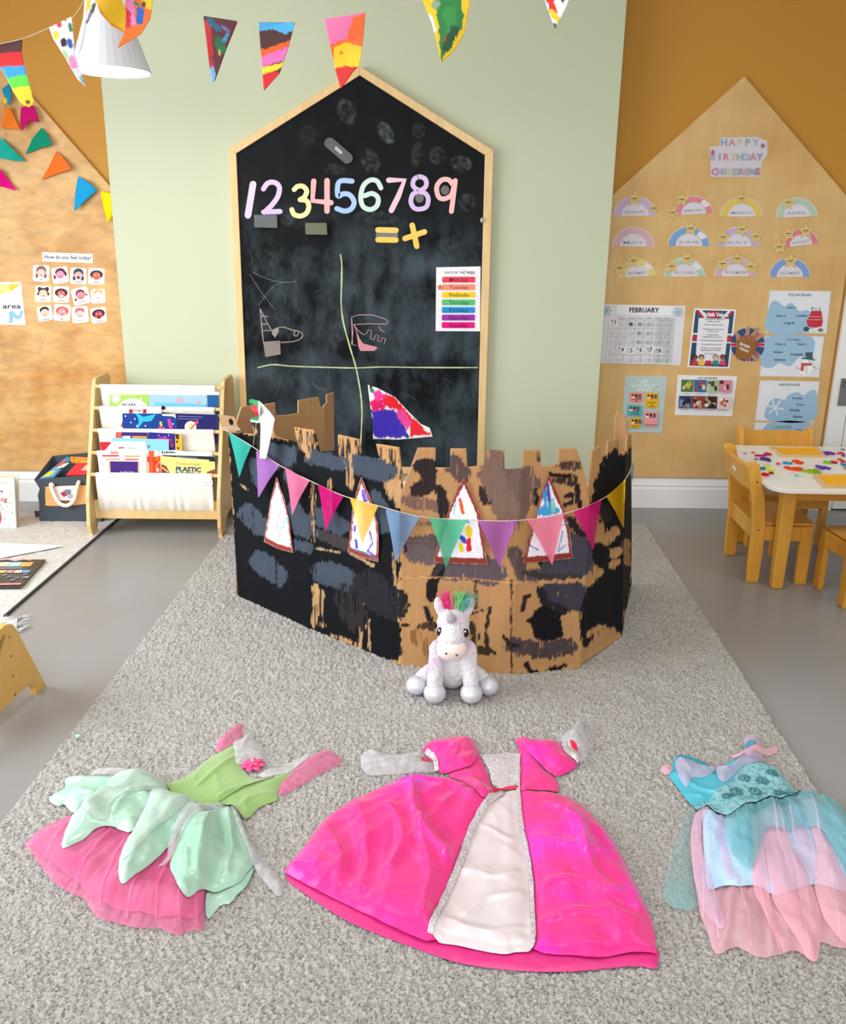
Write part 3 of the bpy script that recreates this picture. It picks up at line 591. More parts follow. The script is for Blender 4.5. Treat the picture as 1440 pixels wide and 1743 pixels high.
# values poster
A = Art(mP); A.sheet(r2((575, 150), (815, 157), (775, 493), (535, 485)), '#eef0f4')
A.poly(r2((583, 160), (803, 166), (767, 484), (547, 476)), '#28506e')
for q in (((583, 160), (600, 160), (640, 210), (632, 230)), ((803, 166), (786, 166), (735, 215), (750, 225)), ((566, 305), (800, 310), (796, 340), (562, 335)), ((547, 476), (560, 477), (600, 400), (590, 400))): A.poly(r2(*q), '#c2293f')
for q in (((560, 290), (800, 295), (799, 305), (558, 300)), ((558, 337), (796, 342), (795, 350), (556, 345)), ((600, 160), (620, 161), (650, 200), (640, 212)), ((786, 166), (766, 165), (725, 210), (735, 215))): A.poly(r2(*q), '#e8e9ee')
A.poly(r2((600, 205), (775, 210), (745, 470), (580, 462)), '#eceaf0')
A.poly(r2((655, 166), (715, 168), (714, 205), (653, 203)), '#c2293f'); A.text('British Values', *r2((697, 196))[0], 6.5, '#f2f3f8', w=43, ang=1.5, bold=.04)
for i, tx in enumerate(('We respect the culture and', 'beliefs of others.', 'We treat everyone equally.', 'We understand and respect the', 'need for rules.', 'We understand the', 'consequences of our actions.', 'We think about being respectful.', 'We understand how to be kind', 'We listen to and respect other', 'peoples opinions and values.', 'We try our best.')):
    yy = (212, 224, 243, 268, 280, 300, 312, 332, 355, 376, 388, 408)[i]; A.text(tx, *r2((690-(yy-212)*.12, yy+4))[0], 2.1, '#4a4c58', w=len(tx)*1.22, ang=1)
for i, (x, sk, hr, cl) in enumerate(((578, '#8a4b35', '#26201f', '#c23a45'), (616, '#d9a27c', '#2b2420', '#f0c443'), (656, '#c2293f', '#c2293f', '#c2293f'), (697, '#e5b89a', '#7b7f55', '#2c8a86'), (738, '#9a5a3f', '#251c1c', '#d8436a'))):
    A.poly(r2((x-18, 474), (x-15, 448), (x+15, 448), (x+18, 476)), cl)
    if i != 2: A.ell(*r2((x, 428))[0], 4.6, 4.6, hr); A.ell(*r2((x, 433))[0], 3.2, 3.8, sk)
flat_obj('british_values_poster', A, 'laminated', 'British Values poster with red white and blue flag border', 'poster')
# hand on flag circle
A = Art(lambda x, y, o=0: Y(x, y, PF-.001-o)); cx, cy = r2((880, 358))[0]; R_ = 29.5
A.sheet([(cx+R_*math.cos(t_), cy+R_*math.sin(t_)) for t_ in np.linspace(0, 2*math.pi, 33)[:-1]], '#e9e4ea')
for k, (a0, a1, c_) in enumerate([(8, 40, '#2c4a80'), (50, 82, '#2c4a80'), (98, 130, '#2c4a80'), (140, 172, '#2c4a80'), (188, 220, '#2c4a80'), (230, 262, '#2c4a80'), (278, 310, '#2c4a80'), (320, 352, '#2c4a80')]):
    A.poly([(cx+4*math.cos(math.radians((a0+a1)/2)), cy+4*math.sin(math.radians((a0+a1)/2)))]+[(cx+R_*.98*math.cos(math.radians(t_)), cy+R_*.98*math.sin(math.radians(t_))) for t_ in np.linspace(a0, a1, 6)], c_)
for a0 in range(0, 360, 45):
    w_ = 5 if a0 % 90 == 0 else 2.6; A.line([(cx, cy), (cx+R_*.97*math.cos(math.radians(a0)), cy+R_*.97*math.sin(math.radians(a0)))], w_, '#d0223c')
hb = '#97622f'; hl = '#b58c6e'
A.poly(r2((812, 340), (850, 372), (905, 300), (935, 330), (925, 400), (900, 428), (855, 445), (822, 440), (805, 410), (815, 380)), hb)
for pts in (((830, 385), (825, 320), (812, 285)), ((852, 340), (878, 290), (885, 255)), ((885, 335), (915, 295), (938, 262)), ((905, 345), (940, 318), (968, 298)), ((900, 415), (925, 438), (930, 448))): A.line(r2(*pts), [8, 6.6, 5], hl)
for pts in (((835, 390), (828, 330)), ((850, 360), (874, 305)), ((880, 350), (908, 312)), ((905, 355), (930, 332))): A.line(r2(*pts), 7, hb)
A.poly(r2((818, 375), (850, 340), (900, 335), (925, 350), (918, 405), (880, 440), (825, 440), (808, 410)), hb)
A.text('British', *r2((862, 368))[0], 5.2, '#f0ece8', ang=20, bold=.02, w=18); A.text('Values', *r2((856, 392))[0], 5.2, '#f0ece8', ang=20, bold=.02, w=17)
flat_obj('hand_cutout', A, 'laminated', 'brown hand cutout on a round union flag reading British Values', 'cutout')
# classroom rules
A = Art(mP); A.sheet(r2((182, 535), (420, 537), (390, 860), (200, 856), (200, 800), (168, 740)), '#b9cfcf')
for tx, y in (('OUR', 575), ('CLASSROOM', 598), ('RULES', 622)): A.text(tx, *r2((292, y))[0], 5.6, '#e9f1ea', w={'OUR': 13, 'CLASSROOM': 45, 'RULES': 24}[tx], ang=1, bold=.02)
for (x0, y0, x1, y1, c_), ws in zip(((207, 628, 285, 690, '#f29b8c'), (297, 630, 372, 720, '#efb925'), (197, 700, 278, 765, '#58b8bd'), (290, 738, 368, 825, '#f2a2a6'), (207, 772, 270, 832, '#e8b424')), (('use walking', 'feet'), ('kind hands', 'and', 'sharing'), ('help tidy', 'our things'), ('listening ears',), ('be kind',))):
    A.poly(r2((x0, y0), (x1, y0+2), (x1-3, y1), (x0-3, y1-2)), c_)
    for k in range(3): A.ell(*r2((x0+18+k*20, y0+20))[0], 2.4, 3, ('#8c2f35', '#3b2b28', '#7b4a2c')[k]); A.ell(*r2((x0+18+k*20, y0+30))[0], 3, 2, ('#e9e4da', '#c2504f', '#3f7d86')[k])
    for k, w_ in enumerate(ws): A.text(w_, *r2(((x0+x1)/2, y1-8-11*(len(ws)-1-k)))[0], 2.2, '#3a2a28', w=len(w_)*1.5)
flat_obj('classroom_rules_poster', A, 'laminated', 'pale blue Our Classroom Rules poster above the castle corner', 'poster')
# acts of kindness
A = Art(mP); A.sheet(r2((482, 530), (820, 537), (790, 765), (463, 757)), '#ebeaf0'); A.text('ACTS OF KINDNESS', *r2((650, 553))[0], 2.8, '#3a3a44', w=33, ang=.6, bold=.03)
ph = [('#4f7a3a', ['#d4b060', '#7fa352', '#e0cf94']), ('#3d6a9a', ['#c23c3c', '#2d3e6b', '#d6c3b4']), ('#a9bc96', ['#4a5a34', '#e8dcc8', '#32261f']), ('#d787a6', ['#e4a92c', '#5a2440', '#f0d0c0']),
      ('#2f3e63', ['#6f8fb8', '#25181a', '#a87a64']), ('#8a3a32', ['#c9876a', '#3a2a30', '#d8c8bc']), ('#3b2622', ['#b98a70', '#e6e0dc', '#231616']), ('#e9c7c2', ['#b5654f', '#8a3f3a', '#f4eae8'])]
for i, (bg, cs) in enumerate(ph):
    c_, r_ = i % 4, i//4; x0 = 502+c_*73-r_*13; y0 = 556+r_*93+c_*1; A.poly(r2((x0, y0), (x0+71, y0+1), (x0+66, y0+72), (x0-3, y0+70)), bg)
    for k in range(7): A.ell(*r2((x0+8+rnd.uniform(0, 48), y0+12+rnd.uniform(0, 46)))[0], rnd.uniform(1.5, 4), rnd.uniform(2, 5), cs[k % 3])
    A.line(r2((x0+8, y0+79), (x0+50, y0+80)), .8, '#a9a9b2')
for r_ in range(2): A.line(r2((495-r_*12, 634+r_*92), (795-r_*12, 638+r_*92)), .4, '#b5b5bd')
flat_obj('kindness_poster', A, 'paper', 'Acts of Kindness sheet with eight small colour pictures', 'poster')
# group name sheets
def namesheet(cor, title, tp, cloud, names, lab, deco):
    A = Art(mP); A.sheet(r2(*cor), '#e6e9f0'); P = [np.array(p, float) for p in cor]; cen = sum(P)/4
    q = [cen+(p-cen)*.965 for p in P]; A.line(r2(*q, q[0]), .45, '#b9cfe0')
    A.poly(r2(*smooth_loop(cloud, 4)), '#9cc1dc'); A.text(title, *r2(tp)[0], 4, '#7f8aa0', w=len(title)*3.5, bold=.03, ang=.6)
    for tx, x, y in names: A.text(tx, *r2((x, y))[0], 3.6, '#2b3446', w=len(tx)*2.7, bold=.015, ang=rnd.uniform(-2, 2))
    deco(A); flat_obj('name_sheet', A, 'laminated', lab, 'poster', 'group name sheets on the right panel')
def bear(A):
    A.poly(r2((1245, 165), (1300, 165), (1308, 225), (1300, 255), (1225, 255), (1215, 225)), '#c8203a'); A.ell(*r2((1262, 230))[0], 13, 9, '#c8203a')
    for q in (((1243, 145), (1250, 175)), ((1290, 145), (1292, 175)), ((1243, 145), (1260, 150)), ((1268, 150), (1270, 165))): A.line(r2(*q), .9, '#2c2a33')
    A.line(r2((1225, 198), (1300, 198)), .8, '#e9c2c8'); A.line(r2((1222, 215), (1305, 215)), .8, '#e9c2c8'); A.ell(*r2((1215, 268))[0], 5, 4, '#3b4a58'); A.ell(*r2((1240, 276))[0], 4, 3, '#e9e4e0'); A.ell(*r2((1295, 274))[0], 4, 3, '#8c6b58')
def snowman(A):
    A.ell(*r2((1212, 495))[0], 12, 12, '#f4f6fa'); A.ell(*r2((1225, 448))[0], 8.4, 7, '#f6f6f8'); A.poly(r2((1190, 430), (1262, 440), (1262, 448), (1188, 438)), '#2f5364'); A.poly(r2((1208, 402), (1250, 400), (1250, 438), (1212, 434)), '#35596a')
    A.poly(r2((1185, 462), (1245, 462), (1246, 475), (1200, 480), (1198, 510), (1180, 505)), '#c8504f')
    for y in (490, 505, 520): A.ell(*r2((1215, y))[0], .9, .9, '#22262e')
    A.line(r2((1175, 495), (1155, 488)), .7, '#5a4436'); A.line(r2((1250, 480), (1275, 495)), .7, '#5a4436'); A.line(r2((1226, 450), (1240, 454)), 1.3, '#e27a3a')
def flake(A):
    for k in range(6): a_ = math.radians(k*60+12); A.line([r2((1035, 715))[0], (r2((1035, 715))[0][0]+15*math.cos(a_), r2((1035, 715))[0][1]+15*math.sin(a_))], 3.4, '#d4e3ef')
namesheet(((1005, 48), (1355, 52), (1328, 294), (983, 288)), 'POLAR BEARS', (1178, 80), [(990, 284), (1008, 130), (1045, 108), (1088, 138), (1130, 118), (1172, 165), (1225, 160), (1245, 210), (1230, 284)], [('Jasper', 1130, 150), ('Noah A', 1070, 198), ('Ottilie', 1188, 198), ('Tulip B', 1115, 240)], 'Polar Bears name sheet with red pinafore bear, top of the column', bear)
namesheet(((978, 308), (1317, 310), (1285, 543), (948, 537)), 'SNOWMEN', (1142, 336), [(985, 314), (1247, 314), (1235, 440), (1180, 425), (1120, 480), (1060, 462), (1010, 490), (955, 465)], [('Talia S', 1065, 360), ('Noah S', 1190, 360), ('Esther', 1055, 405), ('Arabella', 1158, 418), ('Savanna', 1062, 448)], 'Snowmen name sheet with a snowman in a top hat', snowman)
namesheet(((950, 560), (1290, 567), (1258, 798), (922, 790)), 'SNOWFLAKES', (1118, 592), [(992, 786), (1000, 690), (1040, 662), (1090, 672), (1110, 645), (1160, 628), (1200, 645), (1230, 622), (1272, 630), (1255, 788)], [('Emilia', 1163, 668), ('Rosa', 1180, 704), ('Elodie', 1148, 736), ('Sienna', 1165, 773)], 'Snowflakes name sheet with a white snowflake', flake)
namesheet(((920, 800), (1253, 806), (1225, 1030), (892, 1024)), 'PENGUINS', (1083, 834), [(990, 808), (1245, 812), (1225, 985), (1100, 1000), (985, 960)], [('Seba', 1175, 850), ('Niamh', 1080, 865)], 'Penguins name sheet, lowest of the column behind the back chair', lambda A: None)

# ================================================================ BUNTING AND LAMP
def string_pts(pts, n=6): return smooth_loop(pts, n, False)
YS = 2.9
t = thing('painted_bunting', 'garland of hand painted flags on a thin string across the top', 'bunting', tuple(Y(470, 38, YS)))
mS = lambda dep=0., cur=0., f=.03: (lambda x, y: Y(x, y, YS+dep+cur*math.sin(x*f+y*f*.7)))
b = MB(); b.tube([Y(x, y, YS+.003) for x, y in string_pts([(-60, 92), (0, 75), (38, 66), (84, 47), (125, 28), (160, -12), (250, -15), (347, 27), (405, 37), (440, 37), (502, 37), (553, 33), (622, 22), (720, 0), (800, -28), (925, -48), (1010, -90)])], .0011); mat('string', '#a08f7a', rough=.9)
new('string', b.V, b.F, 'string', t)
def pn(out, base, st, k=0, cur=.01): pennant(smooth_loop(out, 1), mS(0, cur), base, st, 'pennant', 'painted', t)
pn([(346, 27), (405, 36), (385, 85), (366, 138), (361, 140), (356, 110)], '#5d1f2b', [([(352, 40), (357, 90)], 6, '#c4201f', 3), ([(358, 95), (361, 120)], 4, '#c2242a', 3), ([(357, 35), (372, 50)], 5, '#1b5f82', 3), ([(372, 70), (378, 85)], 8, '#1f6b45', 3), ([(382, 68), (386, 60)], 4, '#3f8fc2', 3), ([(378, 45), (388, 52)], 2.5, '#7a6fa8', 3), ([(361, 118), (363, 140)], 4, '#6fb4e0', 2), ([(374, 86), (374, 92)], 2, '#d5cf5a', 2)])
pn([(440, 38), (502, 38), (490, 85), (476, 125), (449, 155), (445, 100)], '#4a2a28', [PO('#4aa6dc', 3, (436, 34), (506, 34), (504, 50), (485, 58), (465, 50), (440, 54)), PO('#ee5a24', 3, (440, 86), (496, 68), (496, 80), (443, 98)), PO('#dd68b0', 3, (440, 98), (496, 78), (492, 100), (444, 116)), PO('#f4cf28', 3, (440, 116), (492, 104), (485, 114), (446, 128)), PO('#d4222c', 3, (440, 127), (490, 120), (450, 160))])
pn([(552, 33), (622, 21), (618, 70), (612, 112), (603, 120), (580, 152), (571, 120)], '#ef77ae', [PO('#f2682a', 4, (600, 30), (630, 18), (624, 80), (555, 100), (560, 75), (590, 66)), PO('#f7cf1e', 3, (568, 80), (590, 72), (616, 80), (614, 122), (568, 116)), ([(581, 90)], 3, '#f08a2a', 2), PO('#dd2420', 3, (565, 118), (590, 112), (614, 116), (580, 158))])
pn([(718, -2), (802, -28), (799, 10), (790, 60), (770, 90), (751, 107), (745, 80), (735, 40)], '#e9c022', [PO('#1f7a34', 5, (738, 0), (785, -10), (788, 40), (770, 80), (752, 100), (748, 60)), ([(730, 30), (738, 50)], 5, '#f2efe6', 3), ([(765, 20), (770, 50)], 10, '#2e8a3c', 5), ([(742, 8)], 7, '#8aa080', 4), ([(758, 70), (760, 62)], 3, '#c93a30', 3), ([(760, 80), (775, 50)], 7, '#1b4f2c', 4)])
pn([(915, -45), (985, -55), (965, 10), (945, 50), (930, 10)], '#efe9e2', [([(935, -5), (942, 22)], 6, '#d8232a', 3), ([(958, 0), (964, -10)], 5, '#3a4a38', 3), ([(938, 20), (950, 34)], 4.5, '#f0c426', 2), ([(943, 44)], 5, '#2f6b5a', 2)])
pn([(-40, 82), (38, 66), (37, 90), (42, 115), (52, 150), (58, 175), (50, 183), (36, 176), (22, 155), (5, 120), (-25, 100)], '#4b2422', [PO('#c41a1e', 2, (-40, 92), (42, 88), (44, 118), (-40, 122)), PO('#2f8fd0', 2, (-30, 115), (44, 112), (46, 135), (0, 140)), PO('#57c43a', 2, (0, 136), (46, 126), (52, 150), (12, 152)), PO('#efc71d', 2, (12, 152), (52, 146), (66, 190), (30, 185)), ([(47, 174)], 4, '#7a4a20', 1.5)])
pn([(84, 47), (122, 28), (125, 55), (128, 95), (146, 148), (132, 135), (112, 100), (90, 65)], '#dcdbe4', [([(95, 58), (96, 62)], 5, '#e5c83a', 1.5), ([(101, 42)], 5, '#dd3a30', 1.5), ([(119, 42), (121, 52)], 3, '#2f7a4a', 1.5), ([(108, 70), (109, 75)], 5, '#33191a', 1.5), ([(118, 70), (120, 78)], 4, '#2255a8', 1.5), ([(109, 88), (113, 98)], 3, '#a5d290', 1.5), ([(122, 100), (126, 112)], 5.5, '#e38fc0', 2), ([(111, 34)], 2, '#c0392b', 1.5), ([(138, 132), (142, 142)], 2.5, '#7fa6c4', 1.5)])
pn([(146, -20), (172, -30), (160, 20), (146, 45), (140, 80), (132, 95), (140, 50)], '#dcdad6', [PO('#e2c52a', 2, (146, -20), (155, -20), (154, 10), (147, 22)), ([(155, 20), (148, 38)], 2, '#6a6488', 2), ([(160, 8), (158, 18)], 3, '#3f5a44', 2)])
pn([(153, -30), (196, -30), (206, 0), (216, 20), (214, 57), (190, 44), (170, 22)], '#e6b51c', [([(150, -30), (165, 12), (185, 40), (215, 57)], 3.4, '#dd8a1e', 1.5)], cur=.02)
pn([(212, -30), (258, -30), (260, 0), (256, 32), (240, 58), (199, 83), (210, 60), (214, 30)], '#f06a1e', [PO('#f0c81e', 3, (222, -30), (264, -30), (262, 20), (245, 10)), PO('#e784bc', 3, (213, -30), (224, -30), (232, 40), (215, 48)), PO('#d5283a', 2, (213, 12), (222, 20), (222, 46), (212, 50)), ([(238, 18), (238, 34)], 7, '#1d5fb0', 3), ([(244, 8)], 5, '#5a3423', 3), ([(230, 5), (236, 8)], 3, '#2f8a50', 2)], cur=.02)
# pendant lamp
lc = Y(190, 123, 3.35); t = thing('pendant_lamp', 'white cone pendant lamp glowing behind the painted bunting', 'lamp', tuple(lc))
mat('lamp_white', '#d8dce2', rough=.5)
b = MB().lathe([(.131, 0), (.131, .004), (.065, .19), (.05, .198), (.028, .2), (.028, .215)], tuple(lc)); b.lathe([(.128, .001), (.062, .186), (.03, .195)], tuple(lc)); new('lamp_shade', b.V, b.F, 'lamp_white', t, smooth=False)
b = MB().lathe([(.126, 0), (.09, -.004), (0.0001, -.006)], (lc[0], lc[1], lc[2]+.004)); mat('lamp_glow', '#fffdf8', emis=7); new('diffuser', b.V, b.F, 'lamp_glow', t)
pl_ = bpy.data.lights.new('pendant_bulb', 'AREA'); pl_.shape = 'DISK'; pl_.size = .24; pl_.energy = 4; pl_.color = (1, .95, .88); po_ = bpy.data.objects.new('pendant_bulb', pl_); COL.objects.link(po_); po_.location = (lc[0], lc[1], lc[2]-.012)
pg_ = bpy.data.lights.new('pendant_shade_glow', 'POINT'); pg_.energy = 5; pg_.shadow_soft_size = .03; pg_.color = (1, .94, .86); pq_ = bpy.data.objects.new('pendant_shade_glow', pg_); COL.objects.link(pq_); pq_.location = (lc[0], lc[1], lc[2]+.24)
b = MB().tube([(lc[0], lc[1], lc[2]+.21), (lc[0], lc[1], ZC)], .003); mat('cord', '#c9c9c9', rough=.6); new('cord', b.V, b.F, 'cord', t)
# felt bunting pinned to the left panel
t = thing('felt_bunting', 'bright felt bunting hanging down the left plywood panel', 'bunting', tuple(Y(90, 260, PF)))
mF = lambda x, y: Y(x, y, PF-.02-.008*math.sin(x*.11+y*.07))
b = MB(); b.tube([Y(x, y, PF-.012) for x, y in string_pts([(50, 165), (62, 190), (75, 215), (92, 250), (115, 282), (130, 298), (165, 322), (192, 330), (215, 335)])], .001); b.tube([Y(x, y, PF-.012) for x, y in string_pts([(-30, 230), (0, 238), (5, 232), (6, 180), (20, 160), (45, 160)])], .001)
new('string', b.V, b.F, 'string', t)
fo = [('#1d86ad', [(3, 152), (16, 142), (20, 165), (17, 182), (8, 165)]), ('#e87a2a', [(8, 180), (20, 188), (34, 220), (2, 218), (4, 200)]), ('#c01668', [(36, 182), (58, 180), (67, 208), (50, 205), (37, 224), (34, 205)]), ('#158a6c', [(71, 217), (82, 230), (89, 246), (65, 253), (43, 263), (55, 236)]), ('#e8712c', [(96, 257), (108, 268), (122, 288), (98, 295), (70, 307), (85, 280)]),
      ('#2199cf', [(133, 299), (150, 310), (166, 324), (145, 342), (126, 360), (128, 330)]), ('#eed515', [(171, 325), (194, 330), (194, 365), (183, 380), (176, 352)]), ('#1fa391', [(-20, 235), (5, 236), (22, 254), (45, 275), (20, 273), (-20, 265)]), ('#e0127e', [(-25, 285), (0, 288), (14, 305), (28, 325), (5, 318), (-25, 312)]), ('#e5bf20', [(5, 168), (12, 166), (12, 176), (6, 176)])]
for col, out in fo: o = pennant(out, mF, col, [], 'pennant', 'felt', t); 

# ================================================================ BOOKCASE
bL, bR = -1.497, -.872
fy = lambda z: 3.99+(z-.198)*.44                         # front edge line of the side panels
t = thing('sling_bookcase', 'pale wooden sling bookcase with cream fabric pockets beside the castle', 'bookcase', ((bL+bR)/2, 4.15, 0))
prof = [(3.985, 0), (3.985, .02), (3.97, .06), (3.99, .198), (4.215, .69), (4.225, .705), (4.24, .712), (4.40, .712), (4.43, .69), (4.43, 0), (4.33, 0), (4.32, .035), (4.28, .065), (4.20, .082), (4.12, .07), (4.07, .04), (4.055, 0)]
for x in (bL, bR-.018):
    sp = bevel(MB().prism([(x, y, z) for y, z in prof], (.018, 0, 0)).build('side_panel', 'birch', t), .003)
    mat('darkhole', '#7a6544', rough=.7)
    for y, z in ((4.25, .66), (4.30, .36), (4.12, .11)):
        b = MB().tube([(x+(.0185 if x == bR-.018 else -.0005), y, z), (x+(.0195 if x == bR-.018 else -.0015), y, z)], .005); new('screw_cap', b.V, b.F, 'darkhole', sp)
rl = []
nv = np.array([0, -.502, .221]); p0 = np.array([-1.2, fy(.3)+.012, .3])
mat('cream_canvas', '#f0e9dc', rough=.9, spec=.1, bump=(90, .3, .004)); mat('white_rod', '#f4f1ea', rough=.6)
for k, yy in enumerate((659, 696, 734, 772, 809)):
    q = PL(275, yy, p0, nv); rl.append((q[1], q[2]))
    mb = MB().tube([(bL+.01, q[1], q[2]), (bR-.01, q[1], q[2])], .009); new('rail', mb.V, mb.F, 'birch', t)
    # canvas wrapped on the rail then sagging into a pocket
    n = 60; V = []; F = []
    depth = .13 if k < 4 else .185; fo_ = .0 if k == 4 else .010
    pr = [(.012*math.cos(a_), .012*math.sin(a_)) for a_ in np.linspace(2.4, 3.6, 4)]+([(-.013+fo_, -.02), (-.011+fo_, -.06), (-.008+fo_, -.1), (-.002+fo_, -depth*.9), (.02, -depth), (.05, -depth+.005)]+[(.09, -.1), (.105, -.04)])
    pr = [(.011*math.cos(a_), .011*math.sin(a_)) for a_ in (0, 1.05, 1.9)]+pr; m_ = len(pr)
    for i in range(n):
        x = bL+.042+(bR-bL-.084)*i/(n-1)
        for j, (dy, dz) in enumerate(pr):
            am = 0 if j < 8 else (.0035 if k == 4 else .0015)*min(1, (j-7)/2.); rip = am*math.sin(i*.9+math.sin(i*.31)*3+k)
            V.append((x, q[1]+dy+rip, q[2]+dz-(0 if j < 8 else abs(rip)*.3)))
    for i in range(n-1):
        for j in range(m_-1): F.append([i*m_+j, (i+1)*m_+j, (i+1)*m_+j+1, i*m_+j+1])
    o = new('fabric_pocket', V, F, 'cream_canvas', t, smooth=True); solid(o, .0015)
b = MB().box((bL+.018, 4.045, .075), (bR-.018, 4.06, .165)); new('bottom_board', b.V, b.F, 'birch', t)
b = MB().box((bL+.018, 4.41, .3), (bR-.018, 4.425, .42)); new('back_board', b.V, b.F, 'birch', t)
z5 = rl[4]; A = Art(lambda x, y, o=0: Y(x, y, z5[0]-.0165-o)); A.sheet([(344, 818), (362, 818), (362, 825), (344, 825)], '#f7f5f2'); A.line([(347, 821.5), (359, 821.5)], 1.3, '#b9b3a8'); A.build('care_label', 'paper', t, label='small white sewn label')
# books: upright in the pockets, art laid on the real cover plane
r6 = lambda *p: [(150+x/5.538, 640+y/5.538) for x, y in p]
def book(tier, lay, cor, col, label, fn=None, th=.0045, name='picture_book'):
    yb = rl[tier][0]+.0125+lay*.0052; A = Art(lambda x, y, o=0: Y(x, y, yb-o)); P = r6(*cor)
    f3 = [Y(x, y, yb) for x, y in P]
    A.prism(f3, (0, th, 0), '#efece6'); A.prism([q+np.array([0, -.0006, 0]) for q in f3], (0, .0008, 0), col); A.prism([q+np.array([0, th, 0]) for q in f3], (0, .0008, 0), col); A.k = .0008
    if fn: fn(A)
    return flat_obj(name, A, 'gloss', label, 'book', 'books in the sling bookcase')
TT = lambda A, s, x, y, h, c, w=None, ang=0, bold=.02: A.text(s, *r6((x, y))[0], h, c, w=w, ang=ang, bold=bold)
# tier 0 (below the top rail) sits behind rail index 1
def f(A):
    A.ell(*r6((262, 215))[0], 7.6, 7.6, '#f2efe2'); A.ell(*r6((262, 215))[0], 6.3, 6.3, '#b9624e'); A.ell(*r6((262, 215))[0], 5.6, 5.6, '#efe4d8'); A.ell(*r6((420, 345))[0], 28, 24.5, '#f6f3ee')
    TT(A, "I've got", 422, 243, 3, '#8a8a88'); TT(A, 'NO IDEA', 385, 280, 4.2, '#3a2a2c', w=24, bold=.03)
    A.poly(r6((490, 200), (510, 215), (500, 230)), '#e9e6d8'); A.line(r6((450, 280), (530, 282)), 1, '#b8b6b0')
book(1, 2, ((205, 178), (572, 178), (572, 420), (205, 420)), '#a3cb58', 'green picture book with a white oval, top row left', f)
def f(A):
    A.ell(*r6((865, 235))[0], 7, 6, '#c9a6b2'); A.ell(*r6((1045, 255))[0], 3, 5, '#c9a79a'); A.line(r6((900, 300), (1000, 255)), .6, '#b8c8da')
book(1, 2, ((574, 178), (1115, 180), (1118, 420), (574, 420)), '#9fc4ea', 'pale blue wide picture book in the top row', f)
book(1, 2, ((1122, 178), (1232, 180), (1230, 310), (1240, 420), (1132, 420)), '#1d5a94', 'dark blue book at the right end of the top row')
book(1, 3, ((730, 158), (1232, 152), (1232, 380), (730, 380)), '#dcebf2', 'white-topped book standing at the back of the top row')
def f(A):
    A.ell(*r6((845, 315))[0], 2.6, 2.8, '#f3f4f6'); A.ell(*r6((905, 315))[0], 2.6, 2.8, '#f3f4f6'); A.line(r6((980, 300), (1060, 303)), .7, '#8fc9ea')
book(1, 0, ((625, 250), (1110, 268), (1115, 400), (625, 400)), '#6cbbe8', 'sky blue landscape book leaning in front of the top row', f)
def f(A):
    A.poly(r6((385, 312), (415, 312), (420, 350), (385, 350)), '#a82a32'); A.poly(r6((518, 312), (550, 312), (550, 350), (515, 350)), '#a82a32'); TT(A, 'STORY', 465, 340, 4.2, '#9c2c38', w=17); A.poly(r6((305, 480), (325, 420), (330, 480)), '#b8303c'); A.line(r6((270, 325), (345, 335)), .6, '#a5a0a0')
book(2, 3, ((245, 305), (690, 312), (690, 640), (262, 640)), '#f3f1f2', 'white book with red lettering at the left of the second row', f)
def f(A):
    for x in (390, 440): A.line(r6((x, 400), (x+2, 401)), .7, '#e8f0ff')
    A.poly(r6((445, 355), (480, 360), (520, 385), (640, 360), (600, 420), (570, 430), (520, 430), (470, 495), (450, 480), (478, 440), (470, 390)), '#2fb6cf')
    for x, y in ((352, 378), (403, 438), (460, 470), (540, 470), (800, 452), (440, 405)): A.ell(*r6((x, y))[0], 1.3, 1.3, '#e9f2ff')
    TT(A, 'S', 690, 470, 7, '#f4d443', ang=-10, bold=.05); A.poly(r6((745, 410), (775, 400), (785, 440), (800, 490), (765, 495), (755, 450)), '#e63ba0'); A.poly(r6((665, 478), (720, 480), (720, 500), (660, 500)), '#e63ba0'); A.poly(r6((695, 360), (820, 358), (828, 400), (800, 380), (700, 375)), '#e8e8f0')
book(2, 1, ((322, 352), (828, 355), (835, 640), (330, 640)), '#153f8f', 'deep blue mermaid tail book in the second row', f)
def f(A):
    A.line(r6((845, 378), (1080, 388)), .8, '#8f94c8'); A.line(r6((845, 402), (1045, 410)), .8, '#8f94c8'); A.ell(*r6((965, 480))[0], 10, 10, '#e9e2c8'); A.ell(*r6((970, 482))[0], 6, 6, '#c9cc9a'); A.line(r6((960, 505), (1035, 430)), 2.2, '#c9506a'); A.ell(*r6((1022, 437))[0], 3.4, 3.2, '#c94a66')
book(2, 0, ((835, 352), (1222, 365), (1228, 640), (840, 640)), '#1f2263', 'navy book with a cream moon, second row right', f)
book(2, 2, ((690, 340), (860, 355), (860, 640), (700, 640)), '#23242a', 'thin black book between the two blue books of the second row', lambda A: A.ell(*r6((708, 300))[0], 3.6, 3.6, '#17181c'))
def f(A): TT(A, 'MISTER', 355, 590, 4, '#e9e4da', w=13); A.poly(r6((330, 565), (400, 565), (400, 600), (330, 600)), '#e9e9ec'); A.poly(r6((415, 565), (555, 568), (550, 600), (415, 600)), '#d99a4a'); A.poly(r6((262, 530), (318, 530), (312, 600), (258, 600)), '#cf5a4a')
book(3, 3, ((262, 528), (560, 532), (560, 800), (262, 800)), '#3a2a72', 'purple book with orange title at the back of the third row', f)
def f(A):
    for x, y in ((665, 560), (725, 575), (760, 560), (690, 600)): A.ell(*r6((x, y))[0], .9, .9, '#f0e8ff')
    A.poly(r6((640, 590), (700, 570), (800, 600), (770, 640), (660, 620)), '#b02c9c'); A.poly(r6((775, 615), (795, 640), (800, 670), (780, 670)), '#d8473a')
book(3, 2, ((568, 530), (830, 545), (835, 830), (568, 830)), '#2e2a86', 'starry violet book in the third row', f)
